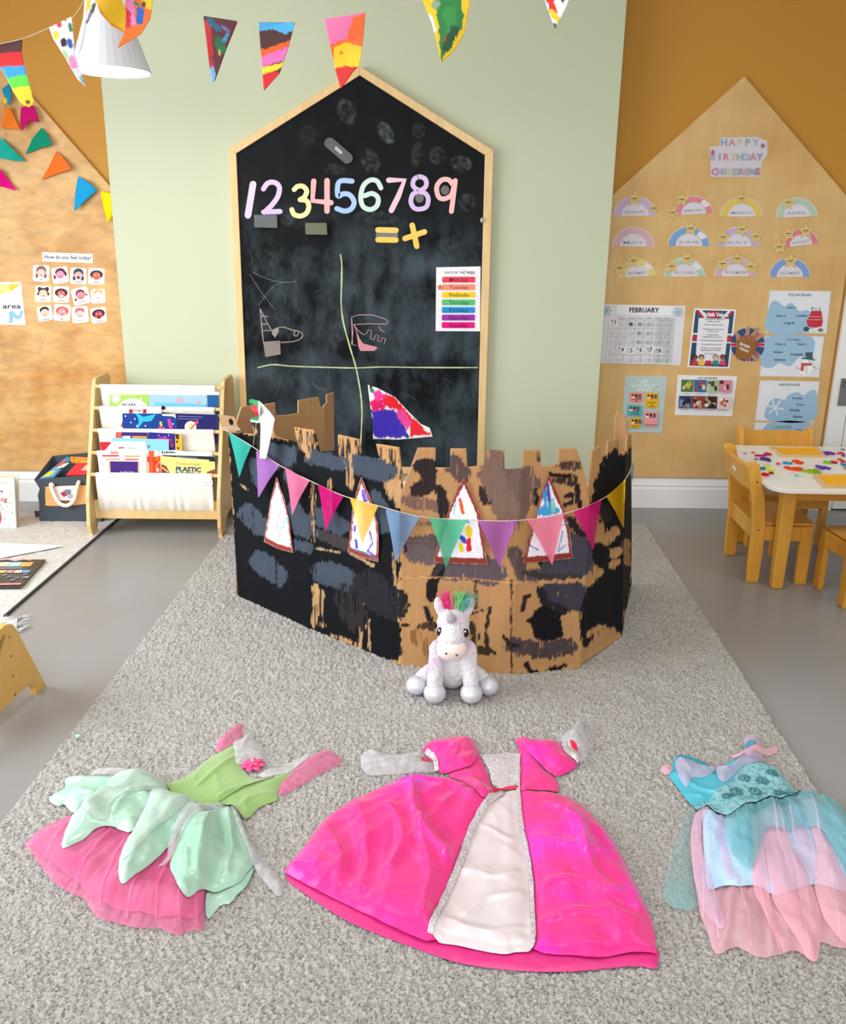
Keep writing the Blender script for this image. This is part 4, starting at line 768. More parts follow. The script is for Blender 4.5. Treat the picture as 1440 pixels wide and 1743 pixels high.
def f(A):
    for x, y in ((838, 620), (848, 680), (838, 710)): A.ell(*r6((x, y))[0], 1.6, 2.2, '#241c18')
    A.poly(r6((822, 548), (855, 550), (853, 600), (828, 590)), '#2f2a3a')
book(3, 1, ((820, 545), (885, 548), (890, 830), (826, 830)), '#e9b02a', 'thin yellow spotted book in the third row', f)
book(3, 0, ((225, 583), (760, 600), (762, 830), (235, 830)), '#8cc9ea', 'light blue book lying across the third row')
def f(A): A.poly(r6((110, 622), (222, 622), (160, 700), (118, 700)), '#c42432'); A.line(r6((285, 678), (340, 676)), 2.4, '#c42848'); A.line(r6((370, 680), (440, 682)), 1, '#6b6b70'); A.ell(*r6((570, 665))[0], 1.5, 2.4, '#5a6a74')
book(3, -.45, ((110, 620), (545, 618), (556, 700), (560, 830), (125, 830)), '#f3f1f2', 'white book with red corner in the third row left', f, th=.003)
def f(A):
    for q, c_ in ((((130, 745), (290, 745), (290, 760), (133, 760)), '#c73448'), (((340, 748), (495, 750), (490, 765), (345, 765)), '#e6a95a'), (((165, 778), (298, 778), (300, 792), (165, 792)), '#e89a7c'), (((345, 780), (475, 780), (475, 794), (348, 794)), '#d9536a'), (((185, 800), (482, 802), (485, 960), (200, 960)), '#d9b98c'), (((205, 805), (470, 808), (468, 960), (215, 960)), '#41237a')): A.poly(r6(*q), c_)
    TT(A, 'in the box', 370, 912, 3, '#d9c8f0', w=24); A.poly(r6((215, 712), (280, 712), (285, 735), (210, 735)), '#e38a80')
book(4, 2, ((95, 728), (550, 728), (550, 1000), (110, 1000)), '#f1eff2', 'white book with purple square in the bottom pocket, left end', f)
def f(A): A.poly(r6((570, 705), (620, 705), (630, 960), (575, 960)), '#ef5a2e'); A.poly(r6((555, 760), (580, 760), (590, 830), (560, 810)), '#e8402c')
book(4, 3, ((550, 705), (660, 706), (660, 1000), (550, 1000)), '#f3dcd0', 'white and orange book at the back of the bottom pocket', f)
def f(A): A.ell(*r6((650, 778))[0], 3, 3, '#f09a3a'); A.ell(*r6((650, 778))[0], 1.4, 1.4, '#2a2a2a'); A.line(r6((680, 800), (640, 850), (660, 905)), 1, '#f5d0b8'); A.ell(*r6((655, 885))[0], 3, 3.4, '#f6c09a')
book(4, 1, ((608, 762), (690, 755), (770, 760), (770, 1000), (615, 1000)), '#e23a20', 'red book with an orange face in the bottom pocket', f)
book(4, 3, ((680, 705), (815, 700), (1150, 735), (1150, 1000), (680, 1000)), '#dfe3e0', 'grey patterned book at the very back of the bottom pocket', lambda A: [A.ell(*r6((700+k*22, 720))[0], 1.2, 2.6, ('#2f3b3a', '#5a6b66')[k % 2], rot=20*k) for k in range(6)])
book(4, 1.6, ((700, 745), (1190, 760), (1205, 790), (1205, 1000), (700, 1000)), '#1d2630', 'black book behind the yellow book in the bottom pocket', lambda A: A.line(r6((830, 758), (1030, 770)), 1, '#5f8a9a'))
def f(A):
    TT(A, 'The Story of a Little', 940, 838, 3.4, '#b5a05a', w=40, ang=2); TT(A, 'PLASTiC', 945, 900, 7.4, '#2d5373', w=43, ang=2, bold=.05); TT(A, 'BOTTLE', 940, 950, 7.2, '#2d5373', w=42, ang=2, bold=.05)
    A.poly(r6((690, 830), (735, 850), (770, 915), (690, 915)), '#8a3a2c'); A.line(r6((695, 860), (755, 905)), 1.6, '#e9d8c8'); A.poly(r6((1195, 878), (1120, 905), (1118, 1000), (1195, 1000)), '#96412c')
book(4, 0, ((680, 756), (1140, 792), (1140, 806), (1195, 810), (1200, 1000), (690, 1000)), '#efdc84', 'yellow Plastic Bottle book in the bottom pocket', f)

# ================================================================ BOOK BAG AND LEFT CORNER
l6 = lambda *p: [(x/5.127, 740+y/5.127) for x, y in p]
q0 = G(*l6((350, 762))[0]); q1x = bL-.012; yb = q0[1]
t = thing('book_bag', 'dark grey fabric book bag with rope handle on wooden plate', 'bag', ((q0[0]+q1x)/2, yb+.1, 0))
mat('charcoal_felt', '#4b5159', rough=.95, spec=.1, bump=(500, .4, .001)); mat('rope', '#ece6da', rough=.9, bump=(300, .5, .002)); mat('bamboo', '#e2a866', rough=.5, grain=((.6, 1, 9), 20, .15))
onB = lambda x, y, o=0: Y(x, y, yb-o)
fr = [onB(*p) for p in l6((350, 762), (345, 600), (333, 530), (350, 470), (300, 392), (540, 370), (755, 348))]
zt = fr[-1][2]; fr = [np.array([q[0], q[1], max(q[2], .004)]) for q in fr]; fr[-1][0] = q1x; fr += [np.array([q1x, yb, .004])]
Ybk = yb+.2
b = MB()
b.add(fr, tess(fr)); bk = [np.array([q[0]+(.02 if i < 6 else 0), Ybk, q[2]+(.07 if 3 < i < 7 else 0)]) for i, q in enumerate(fr)]; b.add(bk, tess(bk))
n = len(fr); V = fr+bk; b.add(V, [[i, (i+1) % n, (i+1) % n+n, i+n] for i in range(n) if i not in (4, 5)])
o = new('bag_body', b.V, b.F, 'charcoal_felt', t); solid(o, .004)
A = Art(lambda x, y, o=0: Y(x, y, yb-.005-o))
pl = [onB(x, y, .004) for x, y in l6(*smooth_loop([(400, 470), (430, 450), (740, 440), (755, 455), (755, 600), (430, 618), (402, 590)], 2))]
for q in pl: q[0] = min(q[0], q1x)
b = MB().prism(pl, (0, -.006, 0)); plate = new('handle_plate', b.V, b.F, 'bamboo', t, label='pale wood plate')
A = Art(lambda x, y, o=0: Y(x, y, yb-.0105-o)); A.sheet(l6((470, 455), (680, 445), (640, 570), (580, 590), (510, 570)), '#e9dfe0'); A.poly(l6((525, 510), (580, 480), (590, 530), (555, 545)), '#a8303f'); A.poly(l6((565, 478), (620, 478), (620, 520), (570, 522)), '#6a737c'); A.poly(l6((585, 520), (640, 520), (630, 560), (590, 555)), '#a9a2ac'); A.poly(l6((525, 575), (610, 572), (605, 600), (530, 600)), '#8c4a34')
A.build('picture_tag', 'paper', plate)
rp = [Y(x, y, yb-.028) for x, y in smooth_loop([l6(q)[0] for q in ((445, 450), (460, 490), (490, 560), (530, 605), (580, 618), (620, 600), (650, 560), (665, 490), (680, 430))], 5, False)]
b = MB().tube(rp, [.0095+.0012*math.sin(i*1.9) for i in range(len(rp))]); b.ball(rp[0]+np.array([0, .008, .004]), .013); b.tube([rp[-1], rp[-1]+np.array([0, .02, .008])], .009)
new('rope_handle', b.V, b.F, 'rope', t, smooth=True, label='white rope handle')
b = MB().box((q0[0]-.03, yb+.02, .02), (q0[0], yb+.025, .05)); new('side_tab', b.V, b.F, 'dark_binding', t)
def tilt_book(name, cor, zlist, th, col, label, arts=None, grp='books in the grey bag'):
    P = [np.array(c) for c in cor]; b = MB(); nn = np.cross(P[1]-P[0], P[3]-P[0]); nn /= np.linalg.norm(nn); nn = nn if nn[1] < 0 or nn[2] > 0 else -nn
    b.prism(P, -nn*th, col)
    if arts:
        for u0, v0, u1, v1, c_ in arts:
            g = lambda u, v: P[0]+(P[1]-P[0])*u+(P[3]-P[0])*v+nn*.0008*(1+arts.index((u0, v0, u1, v1, c_)))
            b.add([g(u0, v0), g(u1, v0), g(u1, v1), g(u0, v1)], [[0, 1, 2, 3]], c_)
    return tag(b.build(name, 'gloss'), label, 'book', grp)
pg = lambda x, y, yy: Y(*l6((x, y))[0], yy)
tilt_book('picture_book', [pg(575, 350, yb+.015), np.array([q1x-.002, yb+.02, pg(755, 345, yb+.02)[2]]), np.array([q1x-.002, yb+.1, pg(755, 250, yb+.1)[2]]), pg(665, 250, yb+.1)], 0, .008, '#d8303f', 'red book lying in the grey bag', [(.35, .35, .6, .85, '#e9b8b8'), (.62, .2, .75, .7, '#f0cfcf'), (.8, .2, .95, .7, '#f0cfcf')])
tilt_book('picture_book', [pg(340, 385, yb+.012), pg(470, 362, yb+.012), pg(620, 215, yb+.16), pg(590, 190, yb+.16)], 0, .008, '#5b9fd0', 'blue illustrated book at the left of the grey bag', [(.1, .05, .6, .3, '#e8cf3a'), (.4, .4, .9, .6, '#e9e9ea'), (.1, .5, .5, .75, '#c2503a')])
tilt_book('picture_book', [pg(620, 235, yb+.13), np.array([q1x-.002, yb+.13, pg(755, 255, yb+.13)[2]]), np.array([q1x-.002, yb+.18, pg(755, 200, yb+.18)[2]]), pg(610, 190, yb+.18)], 0, .008, '#e9962e', 'orange patterned book at the back of the grey bag', [(.1, .5, .5, .9, '#3a2a4a'), (.3, .1, .7, .4, '#e9e0d0'), (.6, .5, .9, .9, '#b8304a')])
# standing book at frame edge
P = G(*l6((140, 825))[0]); ys = P[1]
A = Art(lambda x, y, o=0: Y(x, y, ys-o)); cor = l6((-160, 372), (122, 380), (142, 825), (-160, 825)); A.prism([Y(*q, ys) for q in cor], (.0, .014, 0), '#e3e8dc'); A.k = .0005
A.text('ng', *l6((35, 582))[0], 8, '#bb3f4c', w=11, bold=.02); A.text('re', *l6((5, 505))[0], 6, '#bb3f4c', w=8, bold=.02); A.poly(l6((-60, 640), (0, 660), (15, 730), (0, 780), (-60, 790)), '#d84a5c')
for x, y in ((92, 522), (60, 625), (5, 615), (105, 680), (40, 735), (85, 600), (20, 650)): A.ell(*l6((x, y))[0], 1.6, 1.2, '#9db890', rot=30)
A.line(l6((0, 415), (70, 425)), .7, '#8a928a')
tag(A.build('standing_book', 'gloss'), 'pale mint hardback standing upright at the left edge', 'book')
b = MB().prism([Y(*q, ys+.05) for q in l6((-160, 335), (160, 345), (165, 560), (170, 830), (-160, 830))], (0, .004, 0), '#ded5c4'); tag(b.build('cream_folder', 'paper'), 'beige card folder standing behind the mint hardback', 'folder')
def ground_sheet(name, cor, th, col, label, cat, fn=None, m='paper', z=.012):
    A = Art(lambda x, y, o=0: G(x, y, z+th+o)); P = [G(*q, z+th) for q in cor]; A.prism([p-np.array([0, 0, th]) for p in P], (0, 0, th), col); A.k = .0004
    if fn: fn(A)
    return tag(A.build(name, m), label, cat)
ground_sheet('paper_sheet', l6((-200, 1000), (-100, 940), (30, 945), (555, 968), (350, 1010), (0, 1075), (-200, 1100)), .0015, '#fbfafa', 'blank white paper sheet lying on the cream rug', 'paper')
def f(A):
    for k, c_ in enumerate(('#e9c3b4', '#a8d4dc', '#f0a95a')): A.poly(l6((100*k-5, 1112), (100*k+95, 1110), (100*k+65, 1148), (100*k-30, 1150)), c_)
    for k, c_ in enumerate(('#e9b95a', '#d98a9a', '#e8d8c4', '#5fa0c8')): A.poly(l6((70*k-5, 1182), (70*k+62, 1180), (70*k+40, 1204), (70*k-20, 1206)), c_)
    A.line(l6((-10, 1165), (190, 1163)), 1.2, '#8f9aa8'); A.poly(l6((-30, 1296), (190, 1292), (175, 1308), (-40, 1312)), '#d98a80')
    for x, y in ((20, 1225), (60, 1240), (130, 1250), (200, 1220), (215, 1245), (90, 1270), (190, 1245)): A.line(l6((x, y), (x+38, y-8)), 1.1, ('#7fa6c8', '#dfe8ea')[x % 2])
    A.line(l6((0, 1088), (60, 1082), (130, 1096), (200, 1084), (270, 1092)), 2.2, '#e8a0a8')
ground_sheet('activity_book', l6((-120, 1090), (400, 1088), (180, 1328), (-120, 1330)), .006, '#2b2a2e', 'thin black activity book with coloured squares lying on cream rug', 'book', f, 'gloss')
# fluffy mat corner
rng = random.Random(8); b = MB(); fc = G(8, 1064)
for i in range(420):
    px_, py_ = rng.uniform(-60, 42), rng.uniform(1050, 1078); q = G(px_, py_, .0); dr_ = np.array([rng.uniform(.2, 1), rng.uniform(-.6, .4), 0])*.035; q2 = q+dr_+np.array([0, 0, .012]); w_ = np.array([-dr_[1], dr_[0], 0])*.09
    b.add([q+w_, q-w_, q2], [[0, 1, 2]], rng.choice(('#dcdad8', '#c9c8c8', '#eeecea')))
b.prism([G(x, y, .0) for x, y in ((-80, 1050), (30, 1052), (28, 1074), (-80, 1080))], (0, 0, .004), '#d2d0ce')
tag(b.build('fluffy_mat', 'felt'), 'corner of a fluffy grey mat behind the yellow wooden stand', 'mat', kind='stuff')
# yellow wooden stand
A_, B_ = G(79, 1167)[:2], G(61, 1183)[:2]; dv = (B_-A_)/np.linalg.norm(B_-A_); A0, B0 = A_, A_+dv*.5
onS = lambda x, y: PL(x, y, np.array([*A_, 0]), np.array([-dv[1], dv[0], 0]))
so = [(79, 1167), (62, 1184), (61, 1173), (57, 1166), (51, 1166), (30, 1183), (1, 1213), (-24, 1236), (-40, 1228), (-38, 1216), (-50, 1215), (-56, 1262), (-84, 1292), (-50, 1190), (0, 1072), (8, 1065), (16, 1062), (24, 1064), (30, 1074), (50, 1112)]
P = [onS(*q) for q in so]; nrm_ = np.array([dv[1], -dv[0], 0]); nrm_ = nrm_ if nrm_[0] < 0 else -nrm_
mat('yellow_ply', '#e3b45e', rough=.4, grain=((2, 2, 1), 20, .06))
t = thing('wooden_display_stand', 'yellowish plywood stand with arched foot at the lower left edge', 'stand', tuple(G(61, 1183)))
for k in (0, 1): bevel(new('side_panel', *(lambda m_: (m_.V, m_.F))(MB().prism([p+nrm_*(.5*k) for p in P], nrm_*.02)), 'yellow_ply', t), .002)
for q in ((16, 1084.5), (18.5, 1117), (21.5, 1150), (25, 1182)):
    c_ = onS(*q); b = MB().tube([c_+nrm_*.001, c_-nrm_*.002], .0035); new('screw_cap', b.V, b.F, 'steel', t)
c_ = P[14]; d_ = onS(-30, 1200); b = MB().prism([onS(4, 1080), onS(10, 1082), onS(-25, 1190), onS(-32, 1188)], nrm_*.5); new('shelf_board', b.V, b.F, 'yellow_ply', t)

# ================================================================ TABLE, CHAIRS, LETTERS
ZT = .45; t0 = G(1350, 838.5, ZT-.012)[:2]; t1 = G(1440, 840, ZT-.012)[:2]; s0 = G(1231.5, 757, ZT)[:2]; s1 = G(1297, 819, ZT-.006)[:2]
def inter(a, b, c, d):
    M = np.array([[b[0]-a[0], -(d[0]-c[0])], [b[1]-a[1], -(d[1]-c[1])]]); u = np.linalg.solve(M, c-a); return a+(b-a)*u[0]
s0 = s0+np.array([.0, 0]); cN = inter(t0, t1, s0, s1); uN = (t1-t0)/np.linalg.norm(t1-t0); uL = (s0-cN)/np.linalg.norm(s0-cN)
Ld = np.linalg.norm(s0-cN)
def rrect(o, ux, uy, w, d, r, n=6):
    P = []
    for cx_, cy_, a0 in ((r, r, 180), (w-r, r, 270), (w-r, d-r, 0), (r, d-r, 90)):
        for k in range(n+1): a_ = math.radians(a0+90*k/n); P.append(o+ux*(cx_+r*math.cos(a_))+uy*(cy_+r*math.sin(a_)))
    return P
t = thing('activity_table', 'low wooden table with white rounded top covered in foam letters', 'table', (cN[0]+.5, cN[1]+.4, 0))
out = rrect(cN, uN, uL, 1.15, Ld, .085); mat('white_laminate', '#eeebe4', rough=.3)
o = MB().prism([(p[0], p[1], ZT-.018) for p in out], (0, 0, .018)).build('table_top', 'white_laminate', t); bevel(o, .003)
P0_ = cN+uN*.07+uL*.07
for (a_, b_) in ((.07, .07), (1.02, .07), (.07, Ld-.13), (1.02, Ld-.13)):
    q = cN+uN*a_+uL*b_; V = [q, q+uN*.06, q+uN*.06+uL*.06, q+uL*.06]; lo_ = [q+uN*(.03)+uL*.03+(v-q-uN*.03-uL*.03)*.8 for v in V]
    b = MB(); b.add([(v[0], v[1], 0) for v in lo_]+[(v[0], v[1], ZT-.018) for v in V], [(3, 2, 1, 0), (4, 5, 6, 7), (0, 1, 5, 4), (1, 2, 6, 5), (2, 3, 7, 6), (3, 0, 4, 7)]); bevel(b.build('leg', 'beech', t), .008, 3)
for o_, d1, L_ in ((cN+uN*.13+uL*.085, uN, .89), (cN+uN*.13+uL*(Ld-.105), uN, .89), (cN+uN*.085+uL*.13, uL, Ld-.26), (cN+uN*1.04+uL*.13, uL, Ld-.26)):
    pr_ = np.array([-d1[1], d1[0]])*.02*(1 if d1 is uN else -1); q = [o_, o_+d1*L_, o_+d1*L_+pr_, o_+pr_]
    MB().prism([(v[0], v[1], ZT-.018-.05) for v in q], (0, 0, .0495)).build('apron', 'beech', t)
def chair_parts(t):
    for s in (-1, 1):
        y0 = s*.168-.011
        pf = [(0, 0), (-.004, .1), (-.004, .22), (-.016, .34), (-.038, .44), (-.058, .505), (-.052, .52), (-.03, .524), (-.008, .515), (.012, .45), (.034, .36), (.05, .25), (.054, .14), (.05, 0)]
        bevel(MB().prism([(x, y0, z) for x, z in pf], (0, .022, 0)).build('back_post', 'beech', t, local=True), .005)
        for x, z in ((-.008, .44), (.022, .235)): MB().tube([(x, y0-.0006 if s < 0 else y0+.0226, z), (x, y0+.001 if s < 0 else y0+.021, z)], .004, '#4a3520').build('screw', 'plastic', t, local=True, label='dark screw head')
        pf = [(.2, 0), (.195, .25), (.245, .255), (.247, 0)]
        bevel(MB().prism([(x, y0, z) for x, z in pf], (0, .022, 0)).build('front_leg', 'beech', t, local=True), .004)
        MB().box((.045, y0+.004, .19), (.205, y0+.018, .25)).build('side_rail', 'beech', t, local=True)
    bevel(MB().box((-.002, -.157, .25), (.26, .157, .262)).build('seat', 'beech', t, local=True), .004)
    MB().box((.225, -.157, .19), (.24, .157, .249)).build('front_rail', 'beech', t, local=True)
    MB().box((.005, -.157, .19), (.02, .157, .249)).build('rear_rail', 'beech', t, local=True)
    V = []; F = []; n = 12
    sect = [(-.026, .40), (-.012, .402), (-.034, .502), (-.05, .498)]
    for i in range(n+1):
        y = -.157+.314*i/n; bow = -.012*(1-(2*i/n-1)**2)
        for x, z in sect: V.append((x+bow, y, z))
    for i in range(n): 
        for j in range(4): F.append([i*4+j, i*4+(j+1) % 4, i*4+4+(j+1) % 4, i*4+4+j])
    F += [[0, 1, 2, 3], [n*4+3, n*4+2, n*4+1, n*4]]
    b = MB(); b.add(V, F); b.build('backrest', 'beech', t, local=True)
    b = MB(); b.prism([(-.0525+.0+x, y, z) for x, y, z in [(.003*math.sin(a_)*0-.0035*math.sin(a_), .028*math.cos(a_), .452+.011*math.sin(a_)) for a_ in np.linspace(0, 2*math.pi, 17)[:-1]]], (.001, 0, 0), '#f1e6cf'); b.build('hand_hole', 'plastic', t, local=True, label='pale oval hand hole')
g1 = G(1270, 992)[:2]; g1b = G(1231, 943)[:2]; m1 = (g1+g1b)/2; an1 = math.atan2(g1b[0]-g1[0], g1b[1]-g1[1])
ch = thing('childs_chair', 'small beech chair tucked under the left side of the table', 'chair', (m1[0], m1[1], 0), 'small beech chairs around the table', rz=-an1); chair_parts(ch)
def copy_thing(root, loc, rz, label):
    r = root.copy(); COL.objects.link(r); r.location = loc; r.rotation_euler = (0, 0, rz); r['label'] = label
    for c in list(root.children):
        q = c.copy(); COL.objects.link(q); q.parent = r
    return r
bq = Y(1321, 757, 4.175)
copy_thing(ch, (bq[0], 4.175, 0), -math.pi/2, 'small beech chair behind the table, its backrest against the name sheets')
g3 = G(1437, 1036)[:2]
copy_thing(ch, (g3[0]+.168+.0, g3[1]-.0, 0), math.pi/2+.05, 'small beech chair at the near side of table, cut by frame edge')
c8 = lambda *p: [(1200+x/6, 740+y/6) for x, y in p]
def tray(cor, label, inner_c):
    P = [G(*q, ZT+.012) for q in cor]; cen = sum(P)/len(P); t = thing('sorting_tray', label, 'tray', (cen[0], cen[1], ZT), 'shallow trays on the table')
    b = MB(); n = len(P)
    I = [cen+(p-cen)*.88 for p in P]
    for i in range(n):
        j = (i+1) % n; q = [P[i], P[j], I[j], I[i]]; b.prism([v-np.array([0, 0, .012]) for v in q], (0, 0, .012))
    b.build('frame', 'birch', t); MB().prism([v-np.array([0, 0, .0115]) for v in I], (0, 0, .006), inner_c).build('tray_bed', 'felt', t, label='bright orange-yellow bed')
pxq = lambda *p: c8(*p)
tray(c8((655, 118), (1150, 118), (1230, 206), (790, 206)), 'shallow tray with orange-yellow bed at the far side of the table', '#f6b52c')
tray(c8((1110, 400), (1700, 395), (1800, 515), (1215, 520)), 'shallow tray with orange-yellow bed at the near side of the table', '#f6b52c')
LET = [('n', 395, 197, '#b3a6cc', 12, 30, 'pale lilac letter near the far left corner of the table'), ('o', 490, 190, '#c56f66', 9, 10, 'small brick red piece near the far left chair'), ('5', 645, 205, '#cf2b4c', 14, 20, 'crimson numeral at the top of the left cluster'), ('l', 555, 222, '#c01f5a', 16, 80, 'dark pink bar in the left cluster'), ('z', 610, 218, '#8a5aa8', 10, 40, 'purple letter just right of the dark pink bar'),
       ('9', 625, 262, '#54437a', 24, 25, 'large dark purple numeral in the left cluster'), ('c', 520, 257, '#8f7fae', 10, 0, 'mauve letter left of the dark purple numeral'), ('o', 745, 305, '#e8544a', 10, 0, 'small coral ring in the middle left'), ('t', 840, 298, '#2b93b8', 18, 60, 'teal blue letter between the two red numerals'), ('5', 950, 288, '#e8482f', 22, 10, 'orange-red numeral furthest back in the centre'),
       ('6', 900, 355, '#e9441f', 30, 60, 'large orange-red numeral in the centre'), ('x', 635, 322, '#cbd96a', 12, 0, 'pale lime letter behind the blue ring'), ('o', 592, 355, '#2581b5', 14, 0, 'blue ring near the left edge'), ('x', 660, 365, '#d9e34a', 18, 20, 'yellow-green letter near the left edge'), ('o', 675, 400, '#9a3a3e', 11, 0, 'maroon ring next to the crimson square'), ('s', 615, 415, '#dc1440', 19, 10, 'bright crimson letter nearest the left chair post'),
       ('o', 935, 425, '#86c3cc', 10, 0, 'pale aqua ring near the front edge'), ('i', 795, 397, '#dfe3c4', 9, 70, 'very pale green bar near the front'), ('w', 1105, 385, '#8fae1e', 30, 20, 'olive green letter touching the near tray'), ('4', 1190, 345, '#6a3fae', 26, 40, 'violet numeral behind the near tray'), ('m', 1245, 197, '#7b3fa6', 24, 15, 'purple letter right of the far tray'), ('a', 1245, 292, '#84c22c', 18, 0, 'lime green letter right of centre'), ('e', 1310, 290, '#c22e3e', 17, 30, 'dark red letter beside the lime one'),
       ('o', 1372, 262, '#e8553a', 12, 0, 'orange-red ring near the right frame edge'), ('c', 1405, 282, '#c0304e', 12, 0, 'raspberry letter at the right frame edge'), ('v', 1395, 200, '#c83a4a', 16, 20, 'red letter far right'), ('r', 1420, 222, '#6a5a9c', 12, 0, 'purple-grey letter far right'), ('o', 1405, 160, '#8796ae', 11, 0, 'grey-blue ring furthest back on the right'), ('k', 1425, 315, '#3a8ab0', 12, 0, 'blue letter at right frame edge'), ('o', 1435, 350, '#a08a80', 11, 0, 'taupe ring at right frame edge'), ('l', 975, 340, '#b9c6c2', 10, 60, 'pale grey bar right of the large orange-red numeral')]
for chx, x, y, col, sz, rz_, lab in LET:
    c_ = G(*c8((x, y))[0], ZT); Vg, Fg = glyphs(chx, .05); Vg = Vg-(Vg.min(0)+Vg.max(0))/2; s_ = sz/.7*.00105*(2.1); a_ = math.radians(rz_)
    R_ = np.array([[math.cos(a_), -math.sin(a_)], [math.sin(a_), math.cos(a_)]]); W_ = (Vg*s_)@R_.T; n = len(W_)
    me_v = [(c_[0]+u, c_[1]+v, ZT+.008) for u, v in W_]+[(c_[0]+u, c_[1]+v, ZT+.0004) for u, v in W_]
    ec = {}
    for f in Fg:
        for i in range(len(f)): e = (f[i], f[(i+1) % len(f)]); ec[tuple(sorted(e))] = ec.get(tuple(sorted(e)), [])+[e]
    Fs = Fg+[[e[0][1], e[0][0], e[0][0]+n, e[0][1]+n] for e in ec.values() if len(e) == 1]
    tag(new('foam_letter', me_v, Fs, 'felt', cols=[lin(col)]*(2*n)), lab, 'letter', 'foam letters and numerals on the table')

# ================================================================ CARDBOARD CASTLE
x4 = lambda *p: [(370+x/3.353, 640+y/3.353) for x, y in p]
x5 = lambda *p: [(650+x/3.1304, 700+y/3.1304) for x, y in p]
gp = lambda x, y: G(x, y, .009)
K0, K1, K2, K3, K4, K5, K6 = gp(405, 1014), gp(531, 1072), gp(683, 1132), gp(870, 1148), gp(988, 1138), gp(1059, 1083), gp(1072, 1012)
def plane3(a, b, c=None):
    c = c if c is not None else a+np.array([0, 0, 1.]); n_ = np.cross(b-a, c-a); n_ /= np.linalg.norm(n_)
    if n_@(EYE-a) < 0: n_ = -n_
    return a, n_
K4t, K5t, K6t = G(1008, 764, .745), G(1052, 764, .70), G(1080, 742, .72)
pAB, pBC, pCD, pDE, pEF, pFG = plane3(K0, K1), plane3(K1, K2), plane3(K2, K3), plane3(K3, K4), plane3(K4, K5, K4t), plane3(K5, K6, K6t)
BK, GB, CB, PU = '#0c0f13', '#3f4753', '#b68a5c', '#53484e'
S1 = []
def S(pts, r, col, rag=5, st=0): S1.append((pts, r, col, rag, st))
# dark left half
dk = x4((60, 320), (470, 375), (1035, 480), (1050, 560), (1045, 1100), (1050, 1590), (1030, 1628), (940, 1618), (540, 1462), (150, 1288), (100, 1262), (95, 900), (70, 500))
S1.append(PO(BK, 4, *dk)); S1[-1] = ('poly', 0, BK, 4, 0, dk)
for q in (((235, 345), (180, 245), (320, 245)), ((230, 420), (225, 330), (320, 330)), ((460, 310), (560, 320), (575, 420)), ((690, 350), (800, 370), (815, 450)), ((910, 400), (1030, 420), (1045, 560))): S1.append(('poly', 0, '#2a2624', 5, 0, x4(*q, (q[0][0]-5, q[0][1]+110))))
mer = lambda *q: S1.append(('poly', 0, CB, 3, .75, x4(*q)))
mer((437, 292), (550, 308), (575, 470), (470, 420)); mer((687, 335), (805, 358), (820, 560), (700, 520)); mer((905, 388), (1035, 405), (1052, 760), (960, 640), (920, 560))
for q, r in ((((300, 430), (400, 440)), 13), (((320, 490), (410, 480)), 12), (((540, 460), (690, 500)), 13), (((790, 500), (960, 550)), 17), (((170, 780), (250, 860)), 17), (((200, 500), (230, 600)), 9), (((430, 790), (500, 860)), 20), (((600, 800), (700, 860)), 16), (((240, 1060), (350, 1140)), 18), (((600, 1120), (730, 1160)), 20), (((440, 960), (520, 980)), 9), (((900, 700), (960, 850)), 14), (((400, 560), (420, 620)), 8), (((560, 890), (700, 940)), 6)):
    S(x4(*q), r, GB, 6, .18)
for q, r in ((((560, 1200), (560, 1420)), 5), (((545, 620), (550, 940)), 3.0), (((640, 600), (645, 780)), 3), (((740, 460), (760, 620)), 7), (((590, 1240), (600, 1420)), 5), (((820, 1300), (815, 1560)), 3.5), (((860, 1400), (860, 1560)), 2), (((650, 1480), (800, 1540)), 4), (((1010, 1020), (1045, 1400)), 5), (((985, 620), (1030, 720)), 10), (((500, 310), (520, 450)), 5)): S(x4(*q), r, '#b08a62', 5, .7)
for q, r in ((((760, 1010), (890, 1080)), 2.6), (((560, 985), (700, 1010)), 1.6), (((130, 620), (160, 645)), 2)): S(x4(*q), r, '#a88a68', 3, .2)
for q in (((200, 700), (205, 900)), ((465, 900), (462, 1300)), ((555, 700), (560, 1150)), ((520, 400), (560, 650)), ((335, 800), (335, 1300)), ((775, 1100), (790, 1300))): S(x4(*q), .6, '#0a0b0d', 2)
S(x4((860, 1200), (1000, 1300)), 28, '#232226', 6, .5); S(x4((600, 910), (740, 970)), 11, '#3a3434', 5, .4); S(x4((720, 1250), (800, 1400)), 20, '#2c2628', 6, .55)
